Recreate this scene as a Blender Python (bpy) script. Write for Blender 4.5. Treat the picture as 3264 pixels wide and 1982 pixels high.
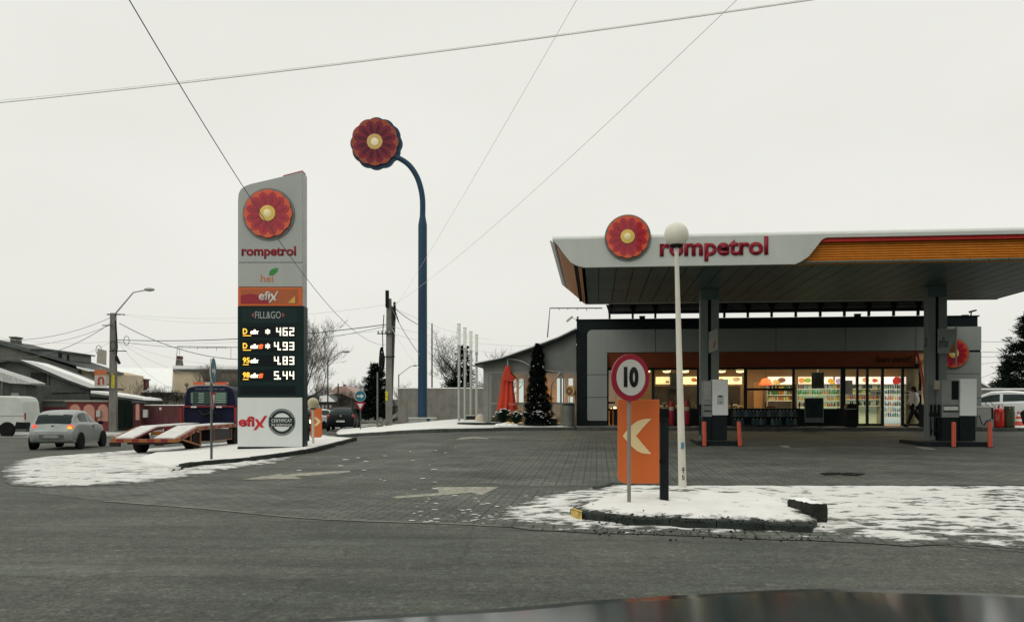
import bpy, bmesh, math, random
from mathutils import Vector, Matrix, noise
from mathutils.geometry import delaunay_2d_cdt
random.seed(11)
R = math.radians
for o in list(bpy.data.objects): bpy.data.objects.remove(o)
scene = bpy.context.scene
COL = scene.collection

# ---------------------------------------------------------------- camera
FPX, CX, HY, CH = 2750.0, 1632.0, 1303.0, 1.35      # focal length in photo pixels, centre column, horizon row, eye height
camd = bpy.data.cameras.new('camera'); cam = bpy.data.objects.new('camera', camd); COL.objects.link(cam)
cam.location = (0, 0, CH); cam.rotation_euler = (R(90), 0, 0)
camd.sensor_width = 36; camd.sensor_fit = 'HORIZONTAL'; camd.lens = 36 * FPX / 3264
camd.shift_y = (HY - 991) / 3264
camd.clip_start = 0.05; camd.clip_end = 3000
scene.camera = cam
scene.render.resolution_x = 1024; scene.render.resolution_y = 621
scene.view_settings.view_transform = 'Standard'; scene.view_settings.look = 'None'
scene.view_settings.exposure = 0.0; scene.view_settings.gamma = 1.0; scene.view_settings.use_curve_mapping = False

# ---------------------------------------------------------------- sky and sun
SUN_EL, SUN_ROT = R(38), R(215)
world = bpy.data.worlds.new('World'); scene.world = world; world.use_nodes = True
wn, wl = world.node_tree.nodes, world.node_tree.links
bg = wn['Background']; bg.inputs['Strength'].default_value = 0.1
sk = wn.new('ShaderNodeTexSky'); sk.sky_type = 'NISHITA'; sk.sun_disc = False
sk.sun_elevation = SUN_EL; sk.sun_rotation = SUN_ROT; sk.air_density = 1; sk.dust_density = 6
hs = wn.new('ShaderNodeHueSaturation'); hs.inputs['Saturation'].default_value = 0.08
wl.new(sk.outputs[0], hs.inputs['Color'])
tc = wn.new('ShaderNodeTexCoord'); mp = wn.new('ShaderNodeMapping'); mp.inputs['Scale'].default_value = (1.2, 1.2, 3)
wl.new(tc.outputs['Generated'], mp.inputs[0])
nz = wn.new('ShaderNodeTexNoise'); nz.inputs['Scale'].default_value = 1.6; nz.inputs['Detail'].default_value = 4
wl.new(mp.outputs[0], nz.inputs['Vector'])
cr = wn.new('ShaderNodeValToRGB')
cr.color_ramp.elements[0].position = .3; cr.color_ramp.elements[0].color = (.835, .835, .775, 1)
cr.color_ramp.elements[1].position = .7; cr.color_ramp.elements[1].color = (.905, .905, .845, 1)
wl.new(nz.outputs['Fac'], cr.inputs[0])
ml = wn.new('ShaderNodeMix'); ml.data_type = 'RGBA'; ml.blend_type = 'MULTIPLY'; ml.inputs['Factor'].default_value = 1
ml.inputs[7].default_value = (10, 10, 10, 1); wl.new(cr.outputs[0], ml.inputs[6])
mx = wn.new('ShaderNodeMix'); mx.data_type = 'RGBA'; mx.inputs['Factor'].default_value = .92
wl.new(hs.outputs[0], mx.inputs[6])
sxyz = wn.new('ShaderNodeSeparateXYZ'); wl.new(tc.outputs['Generated'], sxyz.inputs[0])     # overcast skies are brighter towards the zenith
zr_ = wn.new('ShaderNodeMapRange'); zr_.inputs['From Min'].default_value = .45; zr_.inputs['From Max'].default_value = 1.0; zr_.inputs['To Min'].default_value = 1.0; zr_.inputs['To Max'].default_value = 1.55
wl.new(sxyz.outputs['Z'], zr_.inputs['Value'])
zm_ = wn.new('ShaderNodeVectorMath'); zm_.operation = 'SCALE'; wl.new(ml.outputs[2], zm_.inputs[0]); wl.new(zr_.outputs[0], zm_.inputs['Scale']); wl.new(zm_.outputs[0], mx.inputs[7]); wl.new(mx.outputs[2], bg.inputs['Color'])
sd = bpy.data.lights.new('sun', 'SUN'); so = bpy.data.objects.new('sun', sd); COL.objects.link(so)
sd.energy = 0.5; sd.angle = R(30); sd.color = (1, .96, .9)
so.rotation_euler = (R(52), 0, R(-35))
so.location = (0, -20, 30)

# ---------------------------------------------------------------- helpers: measuring
def sm(a, b, x):
    t = min(1, max(0, (x - a) / (b - a))); return t * t * (3 - 2 * t)
TH = R(-5.6); UX, UY = math.cos(TH), math.sin(TH)        # the station stands turned by 5.6 degrees
OX, OY = 2.884, 38.5                                     # left front corner of the shop
def SW(u, v, z=0): return Vector((OX + u * UX - v * UY, OY + u * UY + v * UX, z))
def gz(x, y):                                            # height of the ground: the forecourt climbs to the shop
    w = .0976 * x + .9952 * y - 15
    a = min(.02 * max(0, w), .5) * sm(-10, -2, x)
    b = -.12 * sm(-9, -14, x) * sm(20, 30, y)
    return a + b
def P(px, py, D): return Vector(((px - CX) / FPX * D, D, CH + (HY - py) / FPX * D))
def GP(px, py, off=0):                                   # the spot on the ground seen at a place of the photograph
    D = 15.0; k = (px - CX) / FPX; s = (py - HY) / FPX
    for _ in range(60): D = .5 * D + .5 * (CH - gz(k * D, D) - off) / s
    return Vector((k * D, D, gz(k * D, D) + off))
def SU(px, py, v):                                       # station coordinates (along, up) on the plane at depth v
    k = (px - CX) / FPX
    u = (k * (OY + v * UX) - OX + v * UY) / (UX - k * UY)
    Y = OY + u * UY + v * UX
    return u, CH + (HY - py) / FPX * Y
def U(px, v): return SU(px, 1303, v)[0]
def Z(px, py, v): return SU(px, py, v)[1]

# ---------------------------------------------------------------- helpers: materials
_m = {}
def lin(c): return tuple((x / 12.92 if x <= .04045 else ((x + .055) / 1.055) ** 2.4) for x in [k / 255 for k in c])
def mat(name, col, rough=.6, metal=0, var=.12, scale=2.5, bump=0, bscale=25, emit=0, spec=.28, coat=0, ecol=None, dirt=0, stretch=None):
    if name in _m: return _m[name]
    m = bpy.data.materials.new(name); m.use_nodes = True; _m[name] = m
    n, l = m.node_tree.nodes, m.node_tree.links; b = n['Principled BSDF']
    if max(col) > 1: col = lin(col)
    if max(col) < .07 and not emit: col = tuple(c * .55 for c in col); spec = min(spec, .12) if coat == 0 else .3; coat *= .5
    t = n.new('ShaderNodeTexCoord'); mpn = n.new('ShaderNodeMapping'); l.new(t.outputs['Object'], mpn.inputs[0])
    if stretch: mpn.inputs['Scale'].default_value = stretch
    x = n.new('ShaderNodeTexNoise'); x.inputs['Scale'].default_value = scale; x.inputs['Detail'].default_value = 7; x.inputs['Roughness'].default_value = .65
    l.new(mpn.outputs[0], x.inputs['Vector'])
    r = n.new('ShaderNodeValToRGB'); r.color_ramp.elements[0].position = .3; r.color_ramp.elements[1].position = .7
    r.color_ramp.elements[0].color = tuple(c * (1 - var - dirt) for c in col) + (1,)
    r.color_ramp.elements[1].color = tuple(min(1, c * (1 + var)) for c in col) + (1,)
    l.new(x.outputs['Fac'], r.inputs[0]); l.new(r.outputs[0], b.inputs['Base Color'])
    b.inputs['Roughness'].default_value = rough; b.inputs['Metallic'].default_value = metal
    b.inputs['Specular IOR Level'].default_value = spec; b.inputs['Coat Weight'].default_value = coat
    if emit:
        b.inputs['Emission Strength'].default_value = emit
        if ecol: b.inputs['Emission Color'].default_value = tuple(ecol) + (1,)
        else: l.new(r.outputs[0], b.inputs['Emission Color'])
    if bump:
        y = n.new('ShaderNodeTexNoise'); y.inputs['Scale'].default_value = bscale; y.inputs['Detail'].default_value = 5
        l.new(mpn.outputs[0], y.inputs['Vector'])
        bp = n.new('ShaderNodeBump'); bp.inputs['Strength'].default_value = bump; bp.inputs['Distance'].default_value = .02
        l.new(y.outputs['Fac'], bp.inputs['Height']); l.new(bp.outputs[0], b.inputs['Normal'])
    return m
def glass_mat(name, tint=(.9, .95, .93), refl=.12):
    if name in _m: return _m[name]
    m = bpy.data.materials.new(name); m.use_nodes = True; _m[name] = m
    n, l = m.node_tree.nodes, m.node_tree.links; n.remove(n['Principled BSDF'])
    tr = n.new('ShaderNodeBsdfTransparent'); tr.inputs[0].default_value = tint + (1,)
    gl = n.new('ShaderNodeBsdfGlossy'); gl.inputs['Roughness'].default_value = .03
    fr = n.new('ShaderNodeFresnel'); fr.inputs[0].default_value = 1.45
    nn = n.new('ShaderNodeTexNoise'); nn.inputs['Scale'].default_value = .8
    ad = n.new('ShaderNodeMath'); ad.operation = 'MULTIPLY_ADD'; ad.inputs[1].default_value = refl * .6; l.new(nn.outputs['Fac'], ad.inputs[0]); l.new(fr.outputs[0], ad.inputs[2])
    mi = n.new('ShaderNodeMixShader'); l.new(ad.outputs[0], mi.inputs[0]); l.new(tr.outputs[0], mi.inputs[1]); l.new(gl.outputs[0], mi.inputs[2])
    l.new(mi.outputs[0], n['Material Output'].inputs[0]); return m

# ---------------------------------------------------------------- helpers: meshes
class MB:
    def __init__(s): s.v = []; s.f = []
    def add(s, vs, fs):
        k = len(s.v); s.v += [tuple(x) for x in vs]; s.f += [tuple(i + k for i in f) for f in fs]; return s
    def box(s, x0, x1, y0, y1, z0, z1):
        return s.add([(x, y, z) for z in (z0, z1) for y in (y0, y1) for x in (x0, x1)],
            [(0, 2, 3, 1), (4, 5, 7, 6), (0, 1, 5, 4), (2, 6, 7, 3), (0, 4, 6, 2), (1, 3, 7, 5)])
    def obox(s, c, size, M=None):
        hx, hy, hz = [q / 2 for q in size]; M = M or Matrix.Identity(3); c = Vector(c)
        return s.add([c + M @ Vector((x, y, z)) for z in (-hz, hz) for y in (-hy, hy) for x in (-hx, hx)],
            [(0, 2, 3, 1), (4, 5, 7, 6), (0, 1, 5, 4), (2, 6, 7, 3), (0, 4, 6, 2), (1, 3, 7, 5)])
    def beam(s, p, q, w, h, up=(0, 0, 1)):
        p, q = Vector(p), Vector(q); d = (q - p); L = d.length; d.normalize()
        sd_ = d.cross(Vector(up));
        if sd_.length < 1e-4: sd_ = d.cross(Vector((1, 0, 0)))
        sd_.normalize(); u_ = sd_.cross(d)
        M = Matrix((sd_, d, u_)).transposed()
        return s.obox((p + q) / 2, (w, L, h), M)
    def tube(s, pts, rad, n=8, cap=True):
        pts = [Vector(p) for p in pts]
        if not hasattr(rad, '__len__'): rad = [rad] * len(pts)
        k = len(s.v); ref = None
        for i, p in enumerate(pts):
            d = (pts[min(i + 1, len(pts) - 1)] - pts[max(i - 1, 0)])
            if d.length < 1e-9: d = Vector((0, 0, 1))
            d.normalize()
            if ref is None: ref = Vector((1, 0, 0)) if abs(d.x) < .8 else Vector((0, 1, 0))
            a = (ref - d * ref.dot(d)).normalized(); b = d.cross(a); ref = a
            for j in range(n):
                t = 2 * math.pi * j / n; s.v.append(tuple(p + (a * math.cos(t) + b * math.sin(t)) * rad[i]))
        for i in range(len(pts) - 1):
            for j in range(n):
                a0 = k + i * n + j; a1 = k + i * n + (j + 1) % n; s.f.append((a0, a1, a1 + n, a0 + n))
        if cap: s.f.append(tuple(range(k + n - 1, k - 1, -1))); e = k + (len(pts) - 1) * n; s.f.append(tuple(range(e, e + n)))
        return s
    def prism(s, poly, y0, y1):                         # outline in x, z pushed along y
        n = len(poly); vs = [(x, y0, z) for x, z in poly] + [(x, y1, z) for x, z in poly]
        return s.add(vs, [tuple(range(n)), tuple(range(2 * n - 1, n - 1, -1))] + [(i, (i + 1) % n, n + (i + 1) % n, n + i) for i in range(n)])
    def prismx(s, poly, x0, x1):
        n = len(poly); vs = [(x0, y, z) for y, z in poly] + [(x1, y, z) for y, z in poly]
        return s.add(vs, [tuple(range(n)), tuple(range(2 * n - 1, n - 1, -1))] + [(i, (i + 1) % n, n + (i + 1) % n, n + i) for i in range(n)])
    def prismz(s, poly, z0, z1):
        n = len(poly); vs = [(x, y, z0) for x, y in poly] + [(x, y, z1) for x, y in poly]
        return s.add(vs, [tuple(range(n)), tuple(range(2 * n - 1, n - 1, -1))] + [(i, (i + 1) % n, n + (i + 1) % n, n + i) for i in range(n)])
    def lathe(s, prof, n=16, c=(0, 0, 0), M=None):
        k = len(s.v); c = Vector(c); M = M or Matrix.Identity(3)
        for r, z in prof:
            for j in range(n):
                t = 2 * math.pi * j / n; s.v.append(tuple(c + M @ Vector((r * math.cos(t), r * math.sin(t), z))))
        for i in range(len(prof) - 1):
            for j in range(n):
                a0 = k + i * n + j; a1 = k + i * n + (j + 1) % n; s.f.append((a0, a1, a1 + n, a0 + n))
        if prof[0][0] > 1e-4: s.f.append(tuple(range(k + n - 1, k - 1, -1)))
        if prof[-1][0] > 1e-4: e = k + (len(prof) - 1) * n; s.f.append(tuple(range(e, e + n)))
        return s
    def ball(s, c, r, n=16, sc=(1, 1, 1)):
        pr = [(max(1e-5, r * math.sin(math.pi * i / 10)), -r * math.cos(math.pi * i / 10)) for i in range(11)]
        return s.lathe(pr, n, c, Matrix.Diagonal(Vector(sc)))
    def xf(s, M, start=0):
        for i in range(start, len(s.v)): s.v[i] = tuple(M @ Vector(s.v[i]))
        return s
    def build(s, name, m, parent=None, smooth=False, bevel=0, merge=False):
        me = bpy.data.meshes.new(name); me.from_pydata(s.v, [], s.f)
        if merge or smooth or len(s.f) < 20000:
            b = bmesh.new(); b.from_mesh(me)
            if smooth or merge: bmesh.ops.remove_doubles(b, verts=b.verts, dist=1e-4)
            bmesh.ops.recalc_face_normals(b, faces=b.faces); b.to_mesh(me); b.free()
        me.materials.append(m); o = bpy.data.objects.new(name, me); COL.objects.link(o)
        if parent: o.parent = parent
        if smooth:
            for p in me.polygons: p.use_smooth = True
            try: me.set_sharp_from_angle(angle=R(40))
            except Exception: pass
        if bevel:
            bv = o.modifiers.new('bevel', 'BEVEL'); bv.width = bevel; bv.segments = 2; bv.limit_method = 'ANGLE'
        return o
def tag(o, label=None, cat=None, group=None, kind=None):
    if label: o['label'] = label
    if cat: o['category'] = cat
    if group: o['group'] = group
    if kind: o['kind'] = kind
    return o
def thing(name, label, cat, loc=(0, 0, 0), rotz=0, group=None):
    o = bpy.data.objects.new(name, None); COL.objects.link(o); o.location = loc; o.rotation_euler = (0, 0, rotz)
    o.empty_display_size = .2
    return tag(o, label, cat, group)
def copy_tree(o, parent=None):
    c = o.copy(); COL.objects.link(c); c.parent = parent
    for ch in list(o.children): copy_tree(ch, c)
    return c
def struct(name, mb, m, label=None, **k): return tag(mb.build(name, m, **k), label, None, None, 'structure')
def text(name, body, x0, x1, z0, z1, y, m, parent, ext=.012, bold=.02, shear=0):
    c = bpy.data.curves.new(name, 'FONT'); c.body = body; c.size = 1; c.offset = bold; c.shear = shear; c.resolution_u = 4
    t = bpy.data.objects.new(name + '_t', c); COL.objects.link(t)
    bpy.context.view_layer.update()
    me = bpy.data.meshes.new_from_object(t); bpy.data.objects.remove(t); bpy.data.curves.remove(c)
    xs = [v.co.x for v in me.vertices]; ys = [v.co.y for v in me.vertices]
    a, b, c0, d = min(xs), max(xs), min(ys), max(ys)
    bm = bmesh.new(); bm.from_mesh(me)
    r = bmesh.ops.extrude_face_region(bm, geom=bm.faces[:]); 
    for g in r['geom']:
        if isinstance(g, bmesh.types.BMVert): g.co.z += 1
    for v in bm.verts:
        x, yy, zz = v.co; v.co = ((x - a) / (b - a) * (x1 - x0) + x0, y - zz * ext, (yy - c0) / (d - c0) * (z1 - z0) + z0)
    bmesh.ops.recalc_face_normals(bm, faces=bm.faces); bm.to_mesh(me); bm.free()
    me.name = name; me.materials.clear(); me.materials.append(m)
    o = bpy.data.objects.new(name, me); COL.objects.link(o); o.parent = parent; return o
def arc(cx, cz, r, a0, a1, n=8): return [(cx + r * math.cos(R(a0 + (a1 - a0) * i / n)), cz + r * math.sin(R(a0 + (a1 - a0) * i / n))) for i in range(n + 1)]
def rrect(x0, x1, z0, z1, r, corners=(1, 1, 1, 1)):      # corners: lower left, lower right, upper right, upper left
    p = []
    p += arc(x0 + r, z0 + r, r, 180, 270, 5) if corners[0] else [(x0, z0)]
    p += arc(x1 - r, z0 + r, r, 270, 360, 5) if corners[1] else [(x1, z0)]
    p += arc(x1 - r, z1 - r, r, 0, 90, 5) if corners[2] else [(x1, z1)]
    p += arc(x0 + r, z1 - r, r, 90, 180, 5) if corners[3] else [(x0, z1)]
    return p
def spline(pts, n=8):
    out = []
    P_ = [Vector(p) for p in pts]
    for i in range(len(P_) - 1):
        a = P_[max(i - 1, 0)]; b = P_[i]; c = P_[i + 1]; d = P_[min(i + 2, len(P_) - 1)]
        for j in range(n):
            t = j / n; out.append(.5 * ((2 * b) + (c - a) * t + (2 * a - 5 * b + 4 * c - d) * t * t + (3 * b - a - 3 * c + d) * t ** 3))
    out.append(P_[-1]); return out

# flower emblem facing -y, centred on the parent's (x, z)
def emblem(parent, x, z, y, r, back=True, lit=0, dim=False):
    org = mat('emblem_orange%d' % lit, (.64, .09, .028), .25, var=.08, scale=4, coat=.5, emit=lit * .35)
    crm = mat('emblem_crimson%d' % lit, (.40, .012, .028), .3, var=.1, scale=4, coat=.5, emit=lit * .35)
    drk = mat('emblem_dark_red%d' % lit, (.31, .008, .022), .3, var=.1, scale=4, coat=.5, emit=lit * .3)
    yel = mat('emblem_yellow%d' % lit, (.70, .50, .12), .3, var=.08, emit=lit * .5)
    pal = mat('emblem_core%d' % lit, (.85, .75, .42), .3, var=.05, emit=lit * .6)
    if dim: org = mat('shaded_emblem_orange', (.28, .06, .03), .35, var=.15); crm = mat('shaded_emblem_crimson', (.17, .008, .024), .35, var=.15); drk = mat('shaded_emblem_dark', (.072, .003, .012), .35); yel = mat('shaded_emblem_yellow', (.55, .38, .12), .3); pal = mat('shaded_emblem_core', (.8, .72, .5), .3)  # darker copies for the mast emblem, its shade put into the colours
    halo = mat('emblem_backing_shade', (.16, .17, .155), .4)  # backing ring, the shadow of the gap round it put into its grey
    root = MB().prism([(x + r * .955 * (1 + .055 * abs(math.cos(6 * a))) * math.cos(a), z + r * .955 * (1 + .055 * abs(math.cos(6 * a))) * math.sin(a)) for a in [math.pi * 2 * i / 120 for i in range(120)]], y - .10, y - .03).build('petal_disc', org, parent)
    if back: MB().prism([(x + .008 + r * 1.09 * math.cos(a), z - .01 + r * 1.09 * math.sin(a)) for a in [math.pi * 2 * i / 48 for i in range(48)]], y - .03, y).build('backing_plate', halo, root)
    mb = MB(); mb2 = MB(); mb3 = MB(); mb.prism([(x + .66 * r * math.cos(i * math.pi / 30), z + .66 * r * math.sin(i * math.pi / 30)) for i in range(60)], y - .1105, y - .0995)
    for k in range(12):
        a = k * math.pi / 6 + math.pi / 12 * 0 + math.pi / 12
        def q(rr, da): return (x + rr * math.cos(a + da), z + rr * math.sin(a + da))
        mb.prism([q(.6 * r, -.2), q(.66 * r, -.255), q(.74 * r, -.245), q(.84 * r, -.17), q(.93 * r, 0), q(.84 * r, .17), q(.74 * r, .245), q(.66 * r, .255), q(.6 * r, .2)], y - .112, y - .099)
        mb2.prism([q(.3 * r, -.07), q(.5 * r, -.16), q(.66 * r, -.1), q(.78 * r, 0), q(.66 * r, .1), q(.5 * r, .16), q(.3 * r, .07)], y - .12, y - .111)
        a += math.pi / 12
        mb3.prism([q(.62 * r, -.03), q(.9 * r, -.035), q(.9 * r, .035), q(.62 * r, .03)], y - .107, y - .0995)
    mb.build('petal_print', crm, root); mb2.build('petal_shade_print', drk, root)
    MB().lathe([(.33 * r, 0), (.33 * r, .02), (.2 * r, .03), (1e-4, .035)], 24, (x, y - .12, z), Matrix.Rotation(R(90), 3, 'X')).build('yellow_boss', yel, root, smooth=True)
    MB().lathe([(.17 * r, 0), (.13 * r, .01), (1e-4, .015)], 20, (x, y - .148, z), Matrix.Rotation(R(90), 3, 'X')).build('pale_boss', pal, root, smooth=True)
    return root
# ================================================================ ground
def pnt(n, l, rot=0, scale=(1, 1, 1)):
    g = n.new('ShaderNodeNewGeometry'); m_ = n.new('ShaderNodeMapping'); m_.vector_type = 'POINT'
    m0 = n.new('ShaderNodeMapping'); m0.inputs['Rotation'].default_value = (0, 0, rot); l.new(g.outputs['Position'], m0.inputs[0])
    m_.inputs['Scale'].default_value = scale; l.new(m0.outputs[0], m_.inputs[0]); return m_.outputs[0]
def nodes_noise(n, l, vec, scale, detail=6, rough=.6):
    x = n.new('ShaderNodeTexNoise'); x.inputs['Scale'].default_value = scale; x.inputs['Detail'].default_value = detail
    x.inputs['Roughness'].default_value = rough; l.new(vec, x.inputs['Vector']); return x.outputs['Fac']
def ramp(n, l, fac, stops):
    r = n.new('ShaderNodeValToRGB'); e = r.color_ramp.elements
    while len(e) < len(stops): e.new(.5)
    for i, (p, c) in enumerate(stops):
        e[i].position = p; e[i].color = (tuple(c) + (1,)) if hasattr(c, '__len__') else (c, c, c, 1)
    l.new(fac, r.inputs[0]); return r.outputs[0]
def mixc(n, l, fac, a, b, mode='MIX'):
    m_ = n.new('ShaderNodeMix'); m_.data_type = 'RGBA'; m_.blend_type = mode
    for s, q in ((0, fac), (6, a), (7, b)):
        if isinstance(q, (int, float)): m_.inputs[s].default_value = q
        elif isinstance(q, tuple): m_.inputs[s].default_value = q + (1,)
        else: l.new(q, m_.inputs[s])
    return m_.outputs[2]
def math_(n, l, op, a, b, c=None):
    m_ = n.new('ShaderNodeMath'); m_.operation = op
    for i, q in enumerate((a, b, c)):
        if q is None: continue
        if isinstance(q, (int, float)): m_.inputs[i].default_value = q
        else: l.new(q, m_.inputs[i])
    return m_.outputs[0]
def asphalt_col(n, l):
    v = pnt(n, l)
    big = ramp(n, l, nodes_noise(n, l, v, .35, 5), [(.3, (.044, .051, .043)), (.5, (.069, .075, .062)), (.72, (.098, .102, .083))])
    fine = ramp(n, l, nodes_noise(n, l, v, 45, 8, .9), [(.3, .35), (.5, 1.0), (.68, 1.75)])
    c = mixc(n, l, 1.0, big, fine, 'MULTIPLY')
    gr = n.new('ShaderNodeTexVoronoi'); gr.inputs['Scale'].default_value = 48; l.new(v, gr.inputs['Vector'])      # stones in the asphalt
    c = mixc(n, l, 1.0, c, ramp(n, l, gr.outputs['Color'], [(.1, .68), (.5, .97), (.9, 1.4)]), 'MULTIPLY')
    g2 = n.new('ShaderNodeTexVoronoi'); g2.inputs['Scale'].default_value = 17; l.new(v, g2.inputs['Vector'])
    c = mixc(n, l, 1.0, c, ramp(n, l, g2.outputs['Color'], [(.1, .8), (.8, 1.1), (.93, 1.5)]), 'MULTIPLY')
    salt = ramp(n, l, nodes_noise(n, l, pnt(n, l, R(-7), (.16, .8, 1)), 1.1, 9, .75), [(.52, 0.0), (.72, .55)])
    c = mixc(n, l, salt, c, (.125, .138, .115))
    st = pnt(n, l, R(4), (.25, 2.2, 1)); lanes = ramp(n, l, nodes_noise(n, l, st, 1.2, 7, .7), [(.33, .72), (.5, 1.0), (.68, 1.22)])
    c = mixc(n, l, 1.0, c, lanes, 'MULTIPLY')
    vo = n.new('ShaderNodeTexVoronoi'); vo.feature = 'DISTANCE_TO_EDGE'; vo.inputs['Scale'].default_value = .22
    wob = mixc(n, l, .12, v, ramp(n, l, nodes_noise(n, l, v, 1.3, 6), [(0, 0.0), (1, 8.0)]), 'ADD'); l.new(wob, vo.inputs['Vector'])
    ck = ramp(n, l, vo.outputs['Distance'], [(0, .62), (.006, 1.0)])
    return mixc(n, l, .8, c, ck, 'MULTIPLY'), nodes_noise(n, l, v, 60, 5, .8)
def paver_col(n, l):
    v = pnt(n, l, -TH)
    b = n.new('ShaderNodeTexBrick'); l.new(v, b.inputs['Vector']); b.inputs['Scale'].default_value = 1
    b.offset = .5; b.inputs['Brick Width'].default_value = .24; b.inputs['Row Height'].default_value = .17
    b.inputs['Mortar Size'].default_value = .014; b.inputs['Mortar Smooth'].default_value = .3
    b.inputs['Color1'].default_value = (.082, .090, .076, 1); b.inputs['Color2'].default_value = (.125, .131, .110, 1); b.inputs['Mortar'].default_value = (.045, .052, .045, 1)
    # second set of joints running away from the viewer (interlocking blocks)
    m2 = pnt(n, l, -TH + R(90)); b2 = n.new('ShaderNodeTexBrick'); l.new(m2, b2.inputs['Vector']); b2.inputs['Scale'].default_value = 1
    b2.offset = .12; b2.inputs['Brick Width'].default_value = 3.1; b2.inputs['Row Height'].default_value = .24; b2.inputs['Mortar Size'].default_value = .02; b2.inputs['Mortar Smooth'].default_value = .4
    b2.inputs['Color1'].default_value = (1, 1, 1, 1); b2.inputs['Color2'].default_value = (.93, .93, .93, 1); b2.inputs['Mortar'].default_value = (.5, .5, .5, 1)
    c = mixc(n, l, ramp(n, l, nodes_noise(n, l, pnt(n, l), 1.4, 6), [(.35, .25), (.65, .85)]), b.outputs[0], b2.outputs[0], 'MULTIPLY')
    c = mixc(n, l, 1.0, c, ramp(n, l, nodes_noise(n, l, pnt(n, l), .5, 6), [(.3, .6), (.5, .95), (.7, 1.25)]), 'MULTIPLY')
    c = mixc(n, l, 1.0, c, ramp(n, l, nodes_noise(n, l, pnt(n, l), 30, 7, .9), [(.3, .5), (.68, 1.5)]), 'MULTIPLY')
    c = mixc(n, l, 1.0, c, ramp(n, l, nodes_noise(n, l, pnt(n, l), .95, 7, .7), [(.56, 1.0), (.64, .72)]), 'MULTIPLY')      # oil and damp
    c = mixc(n, l, 1.0, c, ramp(n, l, nodes_noise(n, l, pnt(n, l, R(20), (.12, 1.1, 1)), 1.0, 4), [(.35, .82), (.6, 1.1)]), 'MULTIPLY')
    return c, b.outputs['Fac']
def ground_mat(name, fn, rough=.8, bump=.35, dist=.01):
    m = bpy.data.materials.new(name); m.use_nodes = True; n, l = m.node_tree.nodes, m.node_tree.links; b = n['Principled BSDF']
    c, h = fn(n, l); l.new(c, b.inputs['Base Color']); b.inputs['Roughness'].default_value = rough; b.inputs['Specular IOR Level'].default_value = .3
    bp = n.new('ShaderNodeBump'); bp.inputs['Strength'].default_value = bump; bp.inputs['Distance'].default_value = dist; bp.invert = (fn is paver_col)
    l.new(h, bp.inputs['Height']); l.new(bp.outputs[0], b.inputs['Normal']); return m
def snow_mat(name, under, width, amp=1.4, patch=0, pscale=(.9, 3.6, 1), dirt=.25, bias=0, near=None, cap=1.6, lum=.75):
    m = bpy.data.materials.new(name); m.use_nodes = True; n, l = m.node_tree.nodes, m.node_tree.links; b = n['Principled BSDF']
    uc, _ = under(n, l)
    at = n.new('ShaderNodeAttribute'); at.attribute_name = 'edge'
    v = pnt(n, l); n1 = nodes_noise(n, l, v, 5, 8, .75)
    e = math_(n, l, 'MINIMUM', math_(n, l, 'MULTIPLY', at.outputs['Fac'], 1 / width), cap)
    f = math_(n, l, 'MULTIPLY_ADD', math_(n, l, 'SUBTRACT', n1, .5), amp * 2, e)
    if patch:
        n2 = nodes_noise(n, l, pnt(n, l, -TH - R(4), pscale), 1.5, 8, .68)
        n3 = nodes_noise(n, l, v, .28, 3)
        pt = math_(n, l, 'MULTIPLY', math_(n, l, 'SUBTRACT', n2, .5), patch)
        pt = math_(n, l, 'ADD', pt, math_(n, l, 'MULTIPLY', math_(n, l, 'SUBTRACT', n3, .5), patch * .5))
        f = math_(n, l, 'ADD', f, pt)
    if near:                                            # trodden thinner towards the road
        g = n.new('ShaderNodeNewGeometry'); sx = n.new('ShaderNodeSeparateXYZ'); l.new(g.outputs['Position'], sx.inputs[0])
        f = math_(n, l, 'ADD', f, math_(n, l, 'MULTIPLY_ADD', sx.outputs['Y'], near[0], near[1]))
    f = math_(n, l, 'ADD', f, bias)
    k = ramp(n, l, f, [(.25, 0.0), (.5, .55), (.72, 1.0)])
    sc = ramp(n, l, nodes_noise(n, l, v, 1.7, 8, .7), [(.28, (.96 * lum * (1 - dirt), .96 * lum * (1 - dirt), .90 * lum * (1 - dirt))), (.6, (lum, lum, lum * .965))])
    c = mixc(n, l, k, uc, sc); l.new(c, b.inputs['Base Color']); b.inputs['Roughness'].default_value = .75; b.inputs['Specular IOR Level'].default_value = .2
    hh = math_(n, l, 'MULTIPLY_ADD', n1, .5, k); bp = n.new('ShaderNodeBump'); bp.inputs['Strength'].default_value = .5; bp.inputs['Distance'].default_value = .03
    l.new(hh, bp.inputs['Height']); l.new(bp.outputs[0], b.inputs['Normal']); return m
def plain_under(col):
    def f(n, l):
        v = pnt(n, l); c = ramp(n, l, nodes_noise(n, l, v, 6, 7, .7), [(.3, tuple(k * .6 for k in col)), (.7, tuple(k * 1.3 for k in col))]); return c, c
    return f
def dist_poly(x, y, poly):
    d = 1e9
    for i in range(len(poly)):
        ax, ay = poly[i]; bx, by = poly[(i + 1) % len(poly)]; dx, dy = bx - ax, by - ay
        t = max(0, min(1, ((x - ax) * dx + (y - ay) * dy) / (dx * dx + dy * dy + 1e-12)))
        d = min(d, math.hypot(x - ax - t * dx, y - ay - t * dy))
    return d
def rag(poly, amp, step=.25, fr=1.5):                   # uneven edge
    out = []
    for i in range(len(poly)):
        a = Vector(poly[i]); b = Vector(poly[(i + 1) % len(poly)]); L = (b - a).length; n = max(1, min(60, int(L / step))); nn = Vector((-(b - a).y, (b - a).x)) / max(L, 1e-6)
        for j in range(n):
            p = a + (b - a) * j / n; k = noise.fractal(Vector((p.x * fr, p.y * fr, 3.3)), 1, 2, 4) * amp
            out.append(tuple(p + nn * k))
    return out
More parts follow.
